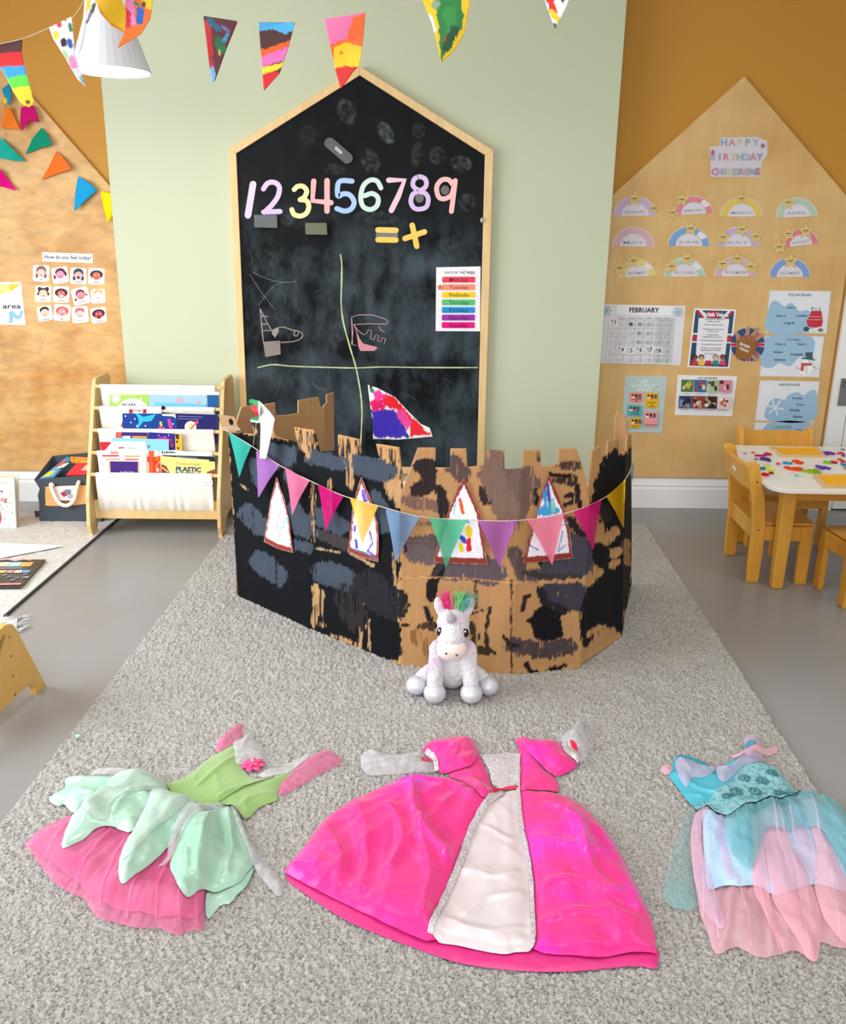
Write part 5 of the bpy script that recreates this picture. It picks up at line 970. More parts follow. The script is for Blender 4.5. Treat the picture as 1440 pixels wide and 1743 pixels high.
# brown front: strokes
for it in [(((205, 290), (255, 285), (250, 400), (190, 420)), 12, '#2e2426', 5, .15), (((160, 450), (230, 430)), 5, '#2e2426', 4, .3), (((130, 480), (240, 500), (460, 520)), 10, '#7a5b50', 6, .35), (((310, 420), (330, 560)), 9, '#2a2222', 5, .3), (((380, 280), (420, 330)), 16, '#5a4a48', 6, .4), (((600, 260), (620, 330), (640, 420)), 24, '#7b6256', 8, .35), (((700, 340), (760, 380), (720, 500)), 26, '#6d584f', 8, .38), (((540, 420), (540, 480), (600, 480)), 7, '#33292a', 5, .3), (((590, 360), (680, 560)), 22, '#7a6256', 8, .4),
                          (((950, 290), (1040, 290)), 7, '#4a3a34', 5, .5), (((900, 340), (1030, 345), (1045, 420)), 4, '#1e1a1c', 4, .15), (((930, 370), (1030, 380)), 6, '#3a2f2c', 4, .4), (((1045, 420), (1060, 520)), 4, '#241e20', 4, .2), (((980, 450), (1040, 440), (1040, 480), (980, 500)), 4, '#2a2422', 4, .2), (((820, 420), (830, 490)), 5, '#2c2528', 4, .2), (((1010, 580), (1060, 660)), 8, '#2c2526', 5, .4),
                          (((190, 740), (300, 720), (560, 850)), 24, '#5e5054', 7, .3), (((160, 750), (260, 780)), 14, '#6a5a5c', 6, .3), (((360, 860), (620, 860)), 14, '#5d5158', 6, .35), (((710, 760), (760, 880), (860, 870)), 12, '#5a4c4c', 6, .35), (((870, 810), (930, 850)), 11, '#1b191c', 4, .05), (((1010, 730), (1100, 780)), 28, '#4a4754', 6, .22), (((900, 830), (1090, 830)), 16, '#45424e', 6, .25), (((760, 860), (880, 880), (1050, 880)), 5, '#3c3638', 5, .4), (((560, 870), (600, 900)), 10, '#5e5158', 6, .4),
                          (((310, 840), (270, 920), (258, 990)), 9, '#1d1a1d', 3.5, .05), (((320, 830), (280, 870)), 6, '#3c3338', 4, .2), (((235, 1050), (255, 1110), (290, 1155)), 4.5, '#1f1c1e', 3, .05), (((900, 960), (1050, 960), (1050, 1030), (920, 1000)), 14, '#3f3a46', 5, .15), (((850, 960), (880, 1040), (960, 1060)), 9, '#26222a', 5, .2), (((750, 1060), (770, 990), (790, 985)), 3, '#2a2422', 3, .1), (((860, 1120), (870, 1160), (900, 1160)), 22, '#15141a', 4, 0), (((790, 1120), (880, 1060), (940, 1090), (930, 1150)), 4, '#15141a', 3, 0), (((925, 1140), (935, 1195), (960, 1190)), 3.6, '#15141a', 3, 0),
                          (((690, 1240), (820, 1270), (1000, 1250)), 13, '#4e4144', 6, .35), (((650, 1200), (690, 1250), (720, 1250)), 3.4, '#231e20', 3, .05), (((720, 1300), (900, 1310), (1000, 1290)), 4, '#4a3c38', 5, .55), (((575, 1050), (555, 1160), (560, 1260), (600, 1290)), 3.2, '#33281f', 3, .1), (((500, 900), (502, 960), (500, 1050)), 2.6, '#33281f', 3, .15), (((470, 1140), (500, 1200), (480, 1260), (560, 1280)), 7, '#3c2e24', 4, .5), (((200, 1150), (270, 1130), (270, 1160)), 5, '#4a3828', 4, .5), (((180, 1200), (260, 1280)), 12, '#8b6238', 5, .72), (((110, 1140), (140, 1140)), 2.4, '#33281f', 3, .1), (((692, 900), (688, 1390)), 1.4, '#3a2c22', 2.5, .2), (((770, 1350), (790, 1385), (820, 1392)), 4, '#1e1a1c', 3, 0), (((880, 1390), (920, 1365), (915, 1385), (975, 1355)), 3.4, '#1e1a1c', 3, .2), (((106, 1260), (104, 1300)), 2, '#33281f', 2), (((125, 720), (130, 745)), 2.2, '#1e1a1c', 2),
                          (((130, 600), (280, 600)), 3.5, '#7a6052', 4, .6), (((540, 1060), (480, 1080)), 1.6, '#4a3828', 3, .4), (((830, 230), (836, 262)), 4, '#4a3a30', 4, .6)]:
    S(x5(*it[0]), *it[1:])
S(x5((130, 690), (280, 695), (540, 715), (740, 720)), .7, '#8d6038', 1.5); S(x5((120, 885), (440, 890), (690, 912), (880, 910)), 1.0, '#d3a06c', 1.5); S(x5((120, 882), (440, 886), (690, 908)), .5, '#8d6038', 1.2); S(x5((500, 500), (500, 1300)), .5, '#9a6c42', 1.5)
# right facets
RB = '#16161a'
S1.append(('poly', 0, RB, 7, 0, x5((1180, 250), (1215, 215), (1250, 165), (1262, 235), (1310, 215), (1345, 160), (1345, 420), (1330, 900), (1290, 1190), (1240, 1150), (1150, 1180), (1100, 1250), (1062, 1240), (1068, 1000), (1150, 880), (1200, 640), (1160, 560), (1110, 540), (1120, 440), (1160, 300))))
for q, r, c_ in ((((1190, 700), (1240, 640)), 8, CB), (((1210, 760), (1260, 750)), 8, CB), (((1230, 820), (1250, 800)), 6, CB), (((1140, 830), (1160, 850), (1100, 890)), 7, CB), (((1150, 560), (1190, 560)), 6, '#a87c50'), (((1300, 700), (1310, 800)), 5, '#9a734c'), (((1100, 1190), (1180, 1150), (1230, 1180)), 5, CB)): S(x5(*q), r, c_, 5, .35)
S(x5((1165, 740), (1175, 800)), 13, RB, 4); S(x5((1180, 520), (1200, 560)), 10, '#2f2c2e', 5, .4)
prof_front = x5((102, 420), (108, 420), (190, 195), (287, 195), (283, 312), (362, 304), (365, 199), (450, 199), (455, 298), (542, 290), (548, 205), (650, 210), (652, 312), (752, 305), (752, 208), (848, 207), (846, 296), (940, 285), (944, 200), (1035, 199), (1062, 270), (1095, 395), (1112, 520))
tp = x4((60, 320), (62, 318), (180, 330), (212, 334), (190, 250), (310, 255), (330, 345), (455, 382), (437, 291), (548, 309), (580, 432), (690, 428), (687, 334), (805, 360), (820, 456), (925, 474), (905, 388), (1035, 407), (1052, 575))
def facet(name, pl, poly, par, m='plainboard', strokes=S1, back=False, base=CB, step=.0042):
    p, n_ = pl; ax = np.cross(np.array([0, 0, 1.]), n_); ax /= np.linalg.norm(ax); ay = np.cross(n_, ax)
    W_ = np.array([PL(x, y, p, n_) for x, y in poly]); uv = [((w-p)@ax, (w-p)@ay) for w in W_]
    U, F, D = gridfill(uv, step); V = p+U[:, :1]*ax+U[:, 1:]*ay
    px_, py_ = proj(V); C = paint(px_, py_, base, strokes); C *= (.94+.12*n2(px_/1.3, py_/70., 77))[:, None]
    V = V+n_*((n2(U[:, 0]*9, U[:, 1]*5, 3)-.5)*.006*np.clip(D/.02, 0, 1))[:, None]
    o = new(name, V, F, m, par, cols=C, smooth=True); return solid(o, .006, 1 if n_@(EYE-p) < 0 else -1)
cas = thing('cardboard_castle', 'folding cardboard castle wall painted black and grey on the rug', 'castle', (float(K2[0]), float(K2[1]), .004))
pb = lambda *q: [(x, y) for x, y in q]
def clip_poly(poly, x0, x1, f):                           # keep x between two slanted lines x = a + b*y
    def cl(P, s, a, b):
        out = []
        for i in range(len(P)):
            p, q = P[i], P[(i+1) % len(P)]; dp = s*(p[0]-a-b*p[1]); dq = s*(q[0]-a-b*q[1])
            if dp >= 0: out.append(p)
            if dp*dq < 0: t_ = dp/(dp-dq); out.append((p[0]+t_*(q[0]-p[0]), p[1]+t_*(q[1]-p[1])))
        return out
    return cl(cl(poly, 1, *x0), -1, *x1)
left_out = tp+[(683, 1132)]+[(531, 1072)]+[(405, 1014)]
def vline(P3):                                            # pixel line of the vertical edge through a point
    (a, b), = [(proj(np.array([P3]))[0][0], proj(np.array([P3]))[1][0])]; Q = P3+np.array([0, 0, .7]); c, d = [v[0] for v in proj(np.array([Q]))]
    k = (c-a)/(d-b); return a-k*b, k
wide = (-1e4, 0); far_ = (1e5, 0)
facet('wall_panel', pAB, clip_poly(left_out, wide, vline(K1), 0), cas)
facet('wall_panel', pBC, clip_poly(left_out, vline(K1), far_, 0), cas)
fr_out = prof_front+[(988, 1138), (870, 1148), (700, 1141), (683, 1132)]
facet('wall_panel', pCD, clip_poly(fr_out, wide, vline(K3), 0), cas)
facet('wall_panel', pDE, clip_poly(fr_out, vline(K3), far_, 0), cas)
right_out = x5((1060, 1350), (1066, 1325), (1100, 500), (1122, 210), (1168, 183), (1165, 235), (1202, 232), (1206, 160), (1260, 145), (1262, 232), (1304, 215), (1310, 132), (1330, 122), (1330, 930), (1316, 1040), (1283, 1200), (1200, 1255))
r1o = clip_poly(right_out, wide, (1059+(1083)*(7/400), -7/400), 0); r2o = clip_poly(right_out, (1059+(1083)*(7/400), -7/400), far_, 0)
facet('wall_panel', pEF, r1o, cas)
r2o = [(max(x, 0), y) for x, y in r2o]
K5u = PL(1059+7, 683, *pEF); pFG = plane3(K5, K6, K5u)
facet('wall_panel', pFG, r2o, cas)
def backpiece(pl, poly, lab=None):
    o = facet('rear_panel', pl, poly, cas, strokes=[], base='#c0956a'); 
    if lab: o['label'] = lab
# rear-left plain cardboard, seen from its inner side above the front wall
ra = np.array([K0[0]-.02, K0[1]+.03, .004]); rbk = np.array([-.36, 3.80, .004]); rc = np.array([-.325, 4.03, .004])
p_ = plane3(ra, rbk); p2_ = plane3(rbk, rc)
fold = vline(rbk)
rear = x4((100, 300), (138, 176), (176, 170), (232, 168), (330, 152), (335, 226), (400, 224), (463, 212), (463, 138), (578, 120), (590, 176), (600, 178), (628, 152), (625, 108), (664, 92), (668, 430), (668, 620), (500, 620), (130, 620))
backpiece(p_, clip_poly(rear, wide, (545+8, 0), 0), 'plain brown inner cardboard'); 
backpiece(plane3(np.array([float(PL(553, 800, *p_)[0]), float(PL(553, 800, *p_)[1]), .004]), rc), clip_poly(rear, (545+8, 0), far_, 0), 'plain brown inner cardboard')
pe = plane3(K6, np.array([K6[0]+.03, K6[1]+.5, .004]))
pe = (np.array([.80, 3.3, .0]), np.array([0., -1, 0]))
backpiece((np.array([.9, 3.35, .0]), np.array([0., -1, 0])), [(1044, 800), (1046, 715), (1050, 700), (1066, 707), (1069, 742), (1072, 800)], 'plain brown inner cardboard')
# folded box flap at the top left corner
A = Art(lambda x, y, o=0: Y(x, y, K0[1]-.02-o)); A.sheet(x4((5, 218), (98, 232), (122, 300), (100, 325), (30, 312)), '#c29a74', .006); A.ell(*x4((78, 262))[0], 3.6, 6, '#1c1a1c', rot=-20)
for k in range(3): A.line(x4((30, 292+k*7), (130, 298+k*6)), .7, '#d9cfc0')
A.build('corner_flap', 'plainboard', cas, label='folded cardboard corner flap with a black dot')
A = Art(lambda x, y, o=0: Y(x, y, K0[1]+.01-o)); A.prism([Y(*q, K0[1]+.01) for q in ((386, 734), (389, 736), (405, 850), (404.5, 1012), (402, 1013), (402, 850))], (0, .006, 0), '#8f6a48'); A.build('torn_edge', 'plainboard', cas, label='torn brown cardboard edge')
# paper windows
def win(out, pl, strokes, lab):
    p, n_ = pl; pp = p+n_*.007; cen = np.mean(out, 0); U, F, D = gridfill(out, 1.4)
    inn = [tuple(cen+(np.array(q)-cen)*.84) for q in out]
    C = paint(U[:, 0], U[:, 1], '#8e3426', [(list(out)+[out[0]], .8, '#b08a80', 2, .5)]+[('poly', 0, '#eeecf4', 1.2, 0, inn)]+strokes)
    solid(new('paper_window', [PL(x, y, pp+n_*.004*math.sin(y*.05), n_) for x, y in U], F, 'paper', cas, cols=C, label=lab), .0012)
win([(471, 810), (478, 832), (485, 852), (492, 885), (499, 941), (475, 935), (449, 922), (455, 885), (461, 850)], pAB, [([(478, 870), (470, 900), (486, 898)], 1.2, '#a892cc', 1.2), ([(484, 880), (474, 915), (488, 905)], 1.2, '#c9a0cc', 1.2), ([(488, 880), (480, 900)], 1.4, '#86c2d2', 1.2), ([(462, 905), (480, 925)], 1, '#b8a8d4', 1)], 'arched paper window with faint pastel scribble')
win([(615, 811), (625, 835), (635, 861), (643, 890), (645, 925), (644, 957), (620, 950), (592, 939), (596, 905), (600, 867), (606, 838)], pBC, [([(616, 835), (622, 852)], 4, '#6a50c0', 2.5, .4), ([(604, 895), (604, 903)], 2, '#5a3fb8', 2, .3), ([(606, 920), (608, 932)], 2.6, '#3c46b4', 2, .2), ([(630, 905), (634, 925), (626, 938), (638, 945)], 1.5, '#6a58b8', 1.5, .3), ([(600, 935), (620, 940), (640, 952)], 1, '#3f7a9a', 1.5, .3)], 'arched paper window with violet scribble')
win([(790, 812), (802, 838), (815, 870), (823, 915), (830, 961), (790, 960), (737, 957), (748, 915), (762, 872), (775, 840)], pCD, [([(783, 850), (788, 873)], 3, '#e2501e', 1.2), ([(776, 855), (772, 875), (782, 880)], .8, '#6aa6c8', 1), ([(797, 900), (799, 912)], 5, '#f0cf1e', 2.5), ([(786, 915), (792, 922)], 4, '#2b4fc0', 2), ([(797, 920), (799, 935)], 4, '#d81f2c', 2), ([(784, 928), (786, 936)], 4, '#e0d020', 2), ([(795, 886), (798, 889)], 3, '#4fc0d8', 2)], 'triangular paper window with rainbow blotch')
win([(934, 805), (946, 835), (960, 865), (970, 905), (975, 950), (935, 955), (890, 959), (902, 910), (912, 870), (922, 838)], pDE, [([(930, 840), (935, 862), (920, 872), (946, 868)], 6, '#3c9cd0', 3, .3), ([(932, 825), (936, 850)], 3, '#4a48a8', 2, .5), ([(940, 850), (942, 870)], 3, '#7ac0b0', 2, .4), ([(898, 926), (916, 936)], 1, '#4a40a0', 1), ([(958, 905), (950, 938), (962, 928)], 1, '#5a8ac8', 1), ([(945, 900), (965, 890)], .8, '#6aa6d8', 1)], 'arched paper window with blue scribble')
# felt bunting across the castle
cb = thing('castle_bunting', 'pastel and bright felt bunting strung across the front of the castle', 'bunting', (float(K2[0]), float(K2[1])-.03, .6))
def infront(x, y, off=.022):
    pl = pAB if x < 533 else pBC if x < 683 else pCD if x < 872 else pDE if x < 1003 else pEF if x < 1062 else pFG
    p, n_ = pl; return PL(x, y, p+n_*off, n_)
def smoothfront(x, y, off=.022):
    q = sum(infront(x+d_, y, off) for d_ in (-1, 0, 1))/3; d_ = np.linalg.norm(q-EYE); v = ray(x, y); v /= np.linalg.norm(v); return EYE+v*d_
sp_ = smooth_loop([(384, 728), (389, 735), (428, 759), (476, 792), (527, 818), (585, 844), (644, 861), (715, 879), (795, 885), (881, 886), (961, 874), (1024, 850), (1065, 815), (1080, 777)], 6, False)
b = MB(); b.tube([smoothfront(*q, .024) for q in sp_], .0014); b.tube([Y(x, y, K0[1]-.035) for x, y in ((380, 729), (392, 727), (408, 730), (412, 745), (421, 795))], .0009); new('string', b.V, b.F, 'string', cb); MT['string'].node_tree.nodes['RGB'].outputs[0].default_value = (*lin('#cdbfae'), 1)
BN = [('#3fbfae', (389, 735), (428, 759), (407, 813), 'paper'), ('#b57ac8', (436, 767), (476, 792), (439, 849), 0), ('#f07fa8', (485, 795), (527, 818), (497, 877), 0), ('#d8187e', (541, 824), (585, 844), (554, 905), 0), ('#f4c345', (595, 846), (644, 861), (616, 928), 0), ('#7f9fc4', (656, 866), (715, 879), (673, 958), 0), ('#4fbf92', (731, 881), (795, 885), (759, 968), 0), ('#b368b8', (814, 887), (881, 886), (850, 967), 0), ('#f787a2', (897, 885), (961, 874), (940, 963), 0), ('#d8187e', (976, 871), (1024, 850), (1010, 938), 0), ('#efc81c', (1032, 845), (1065, 815), (1062, 901), 0), ('#7f9fc4', (1072, 805), (1081, 777), (1077, 824), 0)]
for col, a_, b_, c_, _ in BN:
    U, F, D = gridfill([a_, ((a_[0]+b_[0])/2, (a_[1]+b_[1])/2+1), b_, ((b_[0]+c_[0])/2-.5, (b_[1]+c_[1])/2-2), c_, ((a_[0]+c_[0])/2+.5, (a_[1]+c_[1])/2-2)], 2.0)
    C = np.tile(np.array(lin(col)), (len(U), 1)); d_ = seg_d(U[:, 0], U[:, 1], [a_, b_]); C *= np.where((d_ > 5) & (d_ < 6.6), .93, 1)[:, None]
    new('pennant', [smoothfront(x, y, .026+.01*math.sin((x-a_[0])*.12)*min(1, (y-a_[1])/60+.3)) for x, y in U], F, 'sheerfelt', cb, cols=C, smooth=True)
# folded painted paper flag at the left tower
pf_ = thing('painted_flag', 'folded paper flag, green red and white, hanging over castle left corner', 'flag', tuple(Y(450, 760, K0[1]-.12)))
yf = K0[1]-.13
o = pennant(x4((178, 140), (190, 132), (235, 140), (248, 150), (245, 265), (232, 268), (190, 262), (188, 245), (215, 235), (218, 220), (195, 190)), lambda x, y: infront(x, y, .055+.01*math.sin(y*.2)), '#158a50', [([x4((210, 180))[0], x4((225, 215))[0]], 5, '#c21f3c', 2.5), ([x4((240, 150))[0], x4((242, 262))[0]], 1.2, '#f0f0ee', 1), ([x4((188, 258))[0], x4((235, 266))[0]], 1.5, '#e8ecec', 1.5), ([x4((195, 160))[0]], 2, '#0f1f18', 2)], 'painted_side', parent=pf_)
o = pennant(x4((238, 140), (300, 205), (328, 245), (312, 320), (278, 472), (242, 470), (248, 300)), lambda x, y: infront(x, y, .05), '#f3f4f8', [], 'blank_side', 'paper', parent=pf_)
b = MB().tube([infront(*x4((238, 142))[0], .05), infront(*x4((205, 395))[0], .022)], .001); new('string', b.V, b.F, 'string', pf_)

# ================================================================ PLUSH UNICORN
u0 = G(768, 1166, .006); UX, UY, UZ = u0
t = thing('plush_unicorn', 'white plush unicorn with rainbow mane sitting against the castle front', 'soft toy', (UX, UY-.06, .008))
ux = lambda x, y, z: np.array([UX+x, UY+y, .012+z])
b = MB()
def chain(pts, rs, n=5):
    for (p, r_), (q, s_) in zip(list(zip(pts, rs))[:-1], list(zip(pts, rs))[1:]):
        for k in range(n+1): w_ = k/n; b.ball(ux(*(np.array(p)*(1-w_)+np.array(q)*w_)), r_*(1-w_)+s_*w_, n=12)
b.ball(ux(0, -.02, .075), (.066, .062, .075), n=20); b.ball(ux(0, -.03, .14), (.058, .05, .06), n=20)
chain([(0, -.03, .17), (-.002, -.045, .225)], [.046, .05]); b.ball(ux(-.002, -.055, .236), (.051, .05, .052), n=20)
chain([(-.003, -.07, .225), (-.008, -.098, .192)], [.043, .042])
for s in (-1, 1):
    chain([(s*.045, -.045, .142), (s*.053, -.075, .085), (s*.056, -.098, .04)], [.03, .026, .026])       # front legs
    chain([(s*.045, -.01, .045), (s*.082, -.03, .037), (s*.103, -.052, .032)], [.04, .032, .026])        # hind legs
    b.ball(ux(s*.045, -.052, .288), (.017, .011, .034), n=14, rot=np.array([[math.cos(s*-.2), 0, -math.sin(s*-.2)], [0, 1, 0], [math.sin(s*-.2), 0, math.cos(s*-.2)]]))
m = mat('plush_white', '#e4e1e5', rough=.95, spec=.1, noise=(13, '#dfb9dc', .53, .66), bump=(170, 1, .009), sheen=.3)
body = new('body', b.V, b.F, 'plush_white', t, smooth=True)
rm = body.modifiers.new('remesh', 'REMESH'); rm.mode = 'VOXEL'; rm.voxel_size = .0035; rm.use_smooth_shade = True
sm_ = body.modifiers.new('smooth', 'SMOOTH'); sm_.iterations = 5; sm_.factor = .6
tx = bpy.data.textures.new('plush_clumps', 'CLOUDS'); tx.noise_scale = .012; dsp = body.modifiers.new('clumps', 'DISPLACE'); dsp.texture = tx; dsp.strength = .005; dsp.mid_level = .5
mat('plush_cream', '#efe6dc', rough=.9, spec=.1, bump=(300, .4, .002), sheen=.3)
mat('hoof_silver', '#c9c9d2', rough=.42, spec=.6, metal=.25, noise=(900, '#f4f4fa', .55, .62), bump=(700, .3, .001))
b = MB().ball(ux(-.009, -.112, .176), (.046, .034, .036), n=24); new('muzzle', b.V, b.F, 'plush_cream', t, smooth=True, label='smooth cream muzzle')
mat('black_gloss', '#0c0b0d', rough=.12, spec=.7); mat('iris', '#cfc6d8', rough=.2); mat('glint', '#ffffff', rough=.3)
for x, z in ((-.026, .176), (.006, .171)):
    b = MB().ball(ux(x, -.145, z), (.0035, .002, .0035), n=10); new('nostril', b.V, b.F, 'black_gloss', t)
for s, ex_ in ((-1, -.044), (1, .034)):
    e = MB().ball(ux(ex_, -.091 if s > 0 else -.085, .222), (.0135 if s > 0 else .011, .010, .0185), n=18); eye = new('eye', e.V, e.F, 'iris', t, smooth=True)
    e = MB().ball(ux(ex_+(.0 if s > 0 else -.001), -.0965 if s > 0 else -.0905, .222), (.0105 if s > 0 else .009, .007, .0155), n=18); new('pupil', e.V, e.F, 'black_gloss', eye, smooth=True)
    e = MB().ball(ux(ex_-.002, -.1035 if s > 0 else -.0975, .229), (.0028, .0015, .0032), n=10); new('catchlight', e.V, e.F, 'glint', eye, smooth=True)
for s in (-1, 1):
    for (hx, hy, hz, r_) in ((s*.056, -.112, .026, .036), (s*.112, -.066, .027, .034)):
        b = MB().ball(ux(hx, hy, hz+.001), (r_*.97, r_*1.05, r_*.86), n=22); new('hoof', b.V, b.F, 'hoof_silver', t, smooth=True, label='sparkly silver hoof')
b = MB().tube([ux(.0-.008, -.09, .262), ux(-.018, -.1, .285), ux(-.026, -.107, .303)], [.016, .010, .002], n=14); new('horn', b.V, b.F, 'hoof_silver', t, smooth=True, label='small silver horn')
mat('mane_hair', vc=True, rough=.7, spec=.3)
for nm, cx_, cols, dx, cnt in (('pink', -.010, ('#f0327f', '#e91e70', '#f87ab0'), -.012, 260), ('green', .006, ('#7fe88a', '#58d86e', '#b4f2a0'), .010, 240), ('teal', .016, ('#3f9aa0', '#2c6f80', '#6cc4b0'), .03, 170)):
    b = MB(); rg = random.Random(hash(nm) % 7 if False else len(nm)*3)
    for i in range(cnt):
        bx, by = cx_+rg.uniform(-.009, .009), -.05+rg.uniform(-.018, .02); base = ux(bx, by, .277); L_ = rg.uniform(.025, .066)
        d_ = np.array([dx*1.2+rg.gauss(0, .012)+(bx-cx_)*1.2, rg.gauss(-.004, .012), L_]); mid = base+d_*.5+np.array([rg.gauss(0, .003), 0, .003]); tip = base+d_
        w_ = np.array([.0011, 0, 0]); b.add([base-w_, base+w_, mid+w_*.8, mid-w_*.8, tip], [[0, 1, 2, 3], [3, 2, 4]], rg.choice(cols))
    b.build('mane_tuft', 'mane_hair', t, label=nm+' fluffy mane tuft')
# ================================================================ DRESSES
mat('pink_satin', '#f0308a', rough=.3, spec=.8, spect='#ff9be0', noise=(4.2, '#ea2cc0', .52, .68), sheen=.2)
mat('magenta_lining', '#db2a80', rough=.35, spec=.6)
mat('white_satin', '#dccfd2', rough=.25, spec=.7)
mat('silver_lace', '#d9d2d4', rough=.4, spec=.7, noise=(240, '#a9a0a6', .45, .6), bump=(260, .8, .003))
mat('white_tulle', '#dcd9e0', rough=.8, alpha=.55, trans=.3, noise=(60, '#ffffff', .4, .7))
mat('pink_tulle', '#fb85b6', rough=.8, alpha=.55, trans=.2, noise=(14, '#f76aa4', .4, .7), bump=(90, .3, .002))
mat('green_velvet', '#8aac62', rough=.85, sheen=.5, spec=.2, bump=(60, .25, .004))
mat('mint_satin', '#afd3c0', rough=.22, spec=.75, noise=(5, '#94c7ae', .45, .7))
mat('mint_sheer', '#d7e9df', rough=.5, alpha=.66, trans=.2, spec=.6)
mat('red_ribbon', '#dc1842', rough=.35); mat('hot_pink', '#f5508f', rough=.6)
mat('zip_green', '#3f5a2c', rough=.6); mat('teal_satin', '#4db4ca', rough=.3, spec=.6); mat('teal_dark', '#2c9cb2', rough=.4)
mat('sequin', '#94ccd4', rough=.25, spec=.8, noise=(90, '#4fa6b4', .5, .6), bump=(220, .9, .004))
mat('aqua_tulle', '#93d3d8', rough=.8, alpha=.55, trans=.25, noise=(12, '#7cc8d0', .4, .7)); mat('aqua_thin', '#a7d6d6', rough=.8, alpha=.3, trans=.2)
mat('coral_tulle', '#ffbfd0', rough=.8, alpha=.62, trans=.2, noise=(8, '#ffccd8', .4, .7)); mat('lilac_tulle', '#e6cbe8', rough=.8, alpha=.5, trans=.2, noise=(9, '#f6cfe2', .4, .7)); mat('pale_blue_lining', '#b3d3ee', rough=.5)
mat('coral_pleat', '#ffc4d0', rough=.8, alpha=.45, trans=.2); mat('lilac_pleat', '#efd2ea', rough=.8, alpha=.4, trans=.2)
class Drape:
    """cloth pieces laid one over another on the rug; each remembers the height under it"""
    def __init__(s, root, x0, x1, y0, y1, cell=.006):
        s.r = root; s.x0, s.y0, s.c = x0, y0, cell; s.h = np.full((int((y1-y0)/cell)+2, int((x1-x0)/cell)+2), .0115)
    def under(s, x, y, H):
        i = np.clip((y-s.y0)/s.c, 0, H.shape[0]-2); j = np.clip((x-s.x0)/s.c, 0, H.shape[1]-2); a = i.astype(int); b_ = j.astype(int); u = j-b_; v = i-a
        return (H[a, b_]*(1-u)+H[a, b_+1]*u)*(1-v)+(H[a+1, b_]*(1-u)+H[a+1, b_+1]*u)*v
    def lay(s, name, out, m, puff=.006, w=.02, ridges=(), fold=None, wr=.002, wsc=30, step=.0048, lift=.0022, smooth=2, label=None, seed=1, crease=0, zc=.012):
        P = [tuple(G(x, y, zc)[:2]) for x, y in (smooth_loop(out, smooth) if smooth > 1 else out)]
        U, F, D = gridfill(P, step); x, y = U[:, 0], U[:, 1]
        Hb = s.h.copy()
        for _ in range(4): Hb = np.maximum(s.h, (Hb+np.roll(Hb, 1, 0)+np.roll(Hb, -1, 0)+np.roll(Hb, 1, 1)+np.roll(Hb, -1, 1))/5)
        e = 1-np.exp(-D/w); z = s.under(x, y, Hb)+lift+puff*e+wr*(fb(x*wsc, y*wsc, seed)-.45)*2*e
        if crease:                                       # sharp soft-fabric creases
            wx = x+.05*(n2(x*7, y*7, seed+2)-.5); wy = y+.05*(n2(x*7, y*7, seed+3)-.5); c1 = 1-np.abs(2*n2(wx*9, wy*6, seed+4)-1); c2 = 1-np.abs(2*n2(wx*17+wy*6, wy*13, seed+6)-1)
            z += crease*(c1**2*1.6+c2**2*.9)*e
        if fold:                                        # (apex px, folds across, amplitude, start m, ramp m)
            ap_ = G(*fold[0])[:2]; th = np.arctan2(x-ap_[0], -(y-ap_[1])); rho = np.hypot(x-ap_[0], y-ap_[1])
            q = n2(th*fold[1], rho*2.5, seed+9)+.45*n2(th*fold[1]*2.3, rho*4, seed+5); q = 1-np.abs(2*(q/1.45)-1)
            z += fold[2]*q*np.clip((rho-fold[3])/fold[4], 0, 1)*(e*.75+.25)
        for rd in ridges:
            q = [tuple(G(*p)[:2]) for p in (smooth_loop(rd[0], 5, False) if len(rd[0]) > 2 else rd[0])]; d = seg_d(x+.012*(n2(x*18, y*18, seed)-.5), y+.012*(n2(x*18, y*18, seed+1)-.5), q); z += rd[1]*1.25*np.exp(-(d/(rd[2]*.8))**1.4)*(e*.8+.2)
        z = np.maximum(z, s.under(x, y, s.h)+.0012)
        i = np.clip(np.round((y-s.y0)/s.c).astype(int), 0, s.h.shape[0]-1); j = np.clip(np.round((x-s.x0)/s.c).astype(int), 0, s.h.shape[1]-1); np.maximum.at(s.h, (i, j), z)
        return new(name, np.stack([x, y, z], 1), F, m, s.r, smooth=True, label=label)
z2 = lambda *p: [(460+x/2.1176, 1200+y/2.1176) for x, y in p]
z1 = lambda *p: [(20+x/2.4, 1200+y/2.4) for x, y in p]
z3 = lambda *p: [(1090+x/3.96, 1220+y/3.96) for x, y in p]
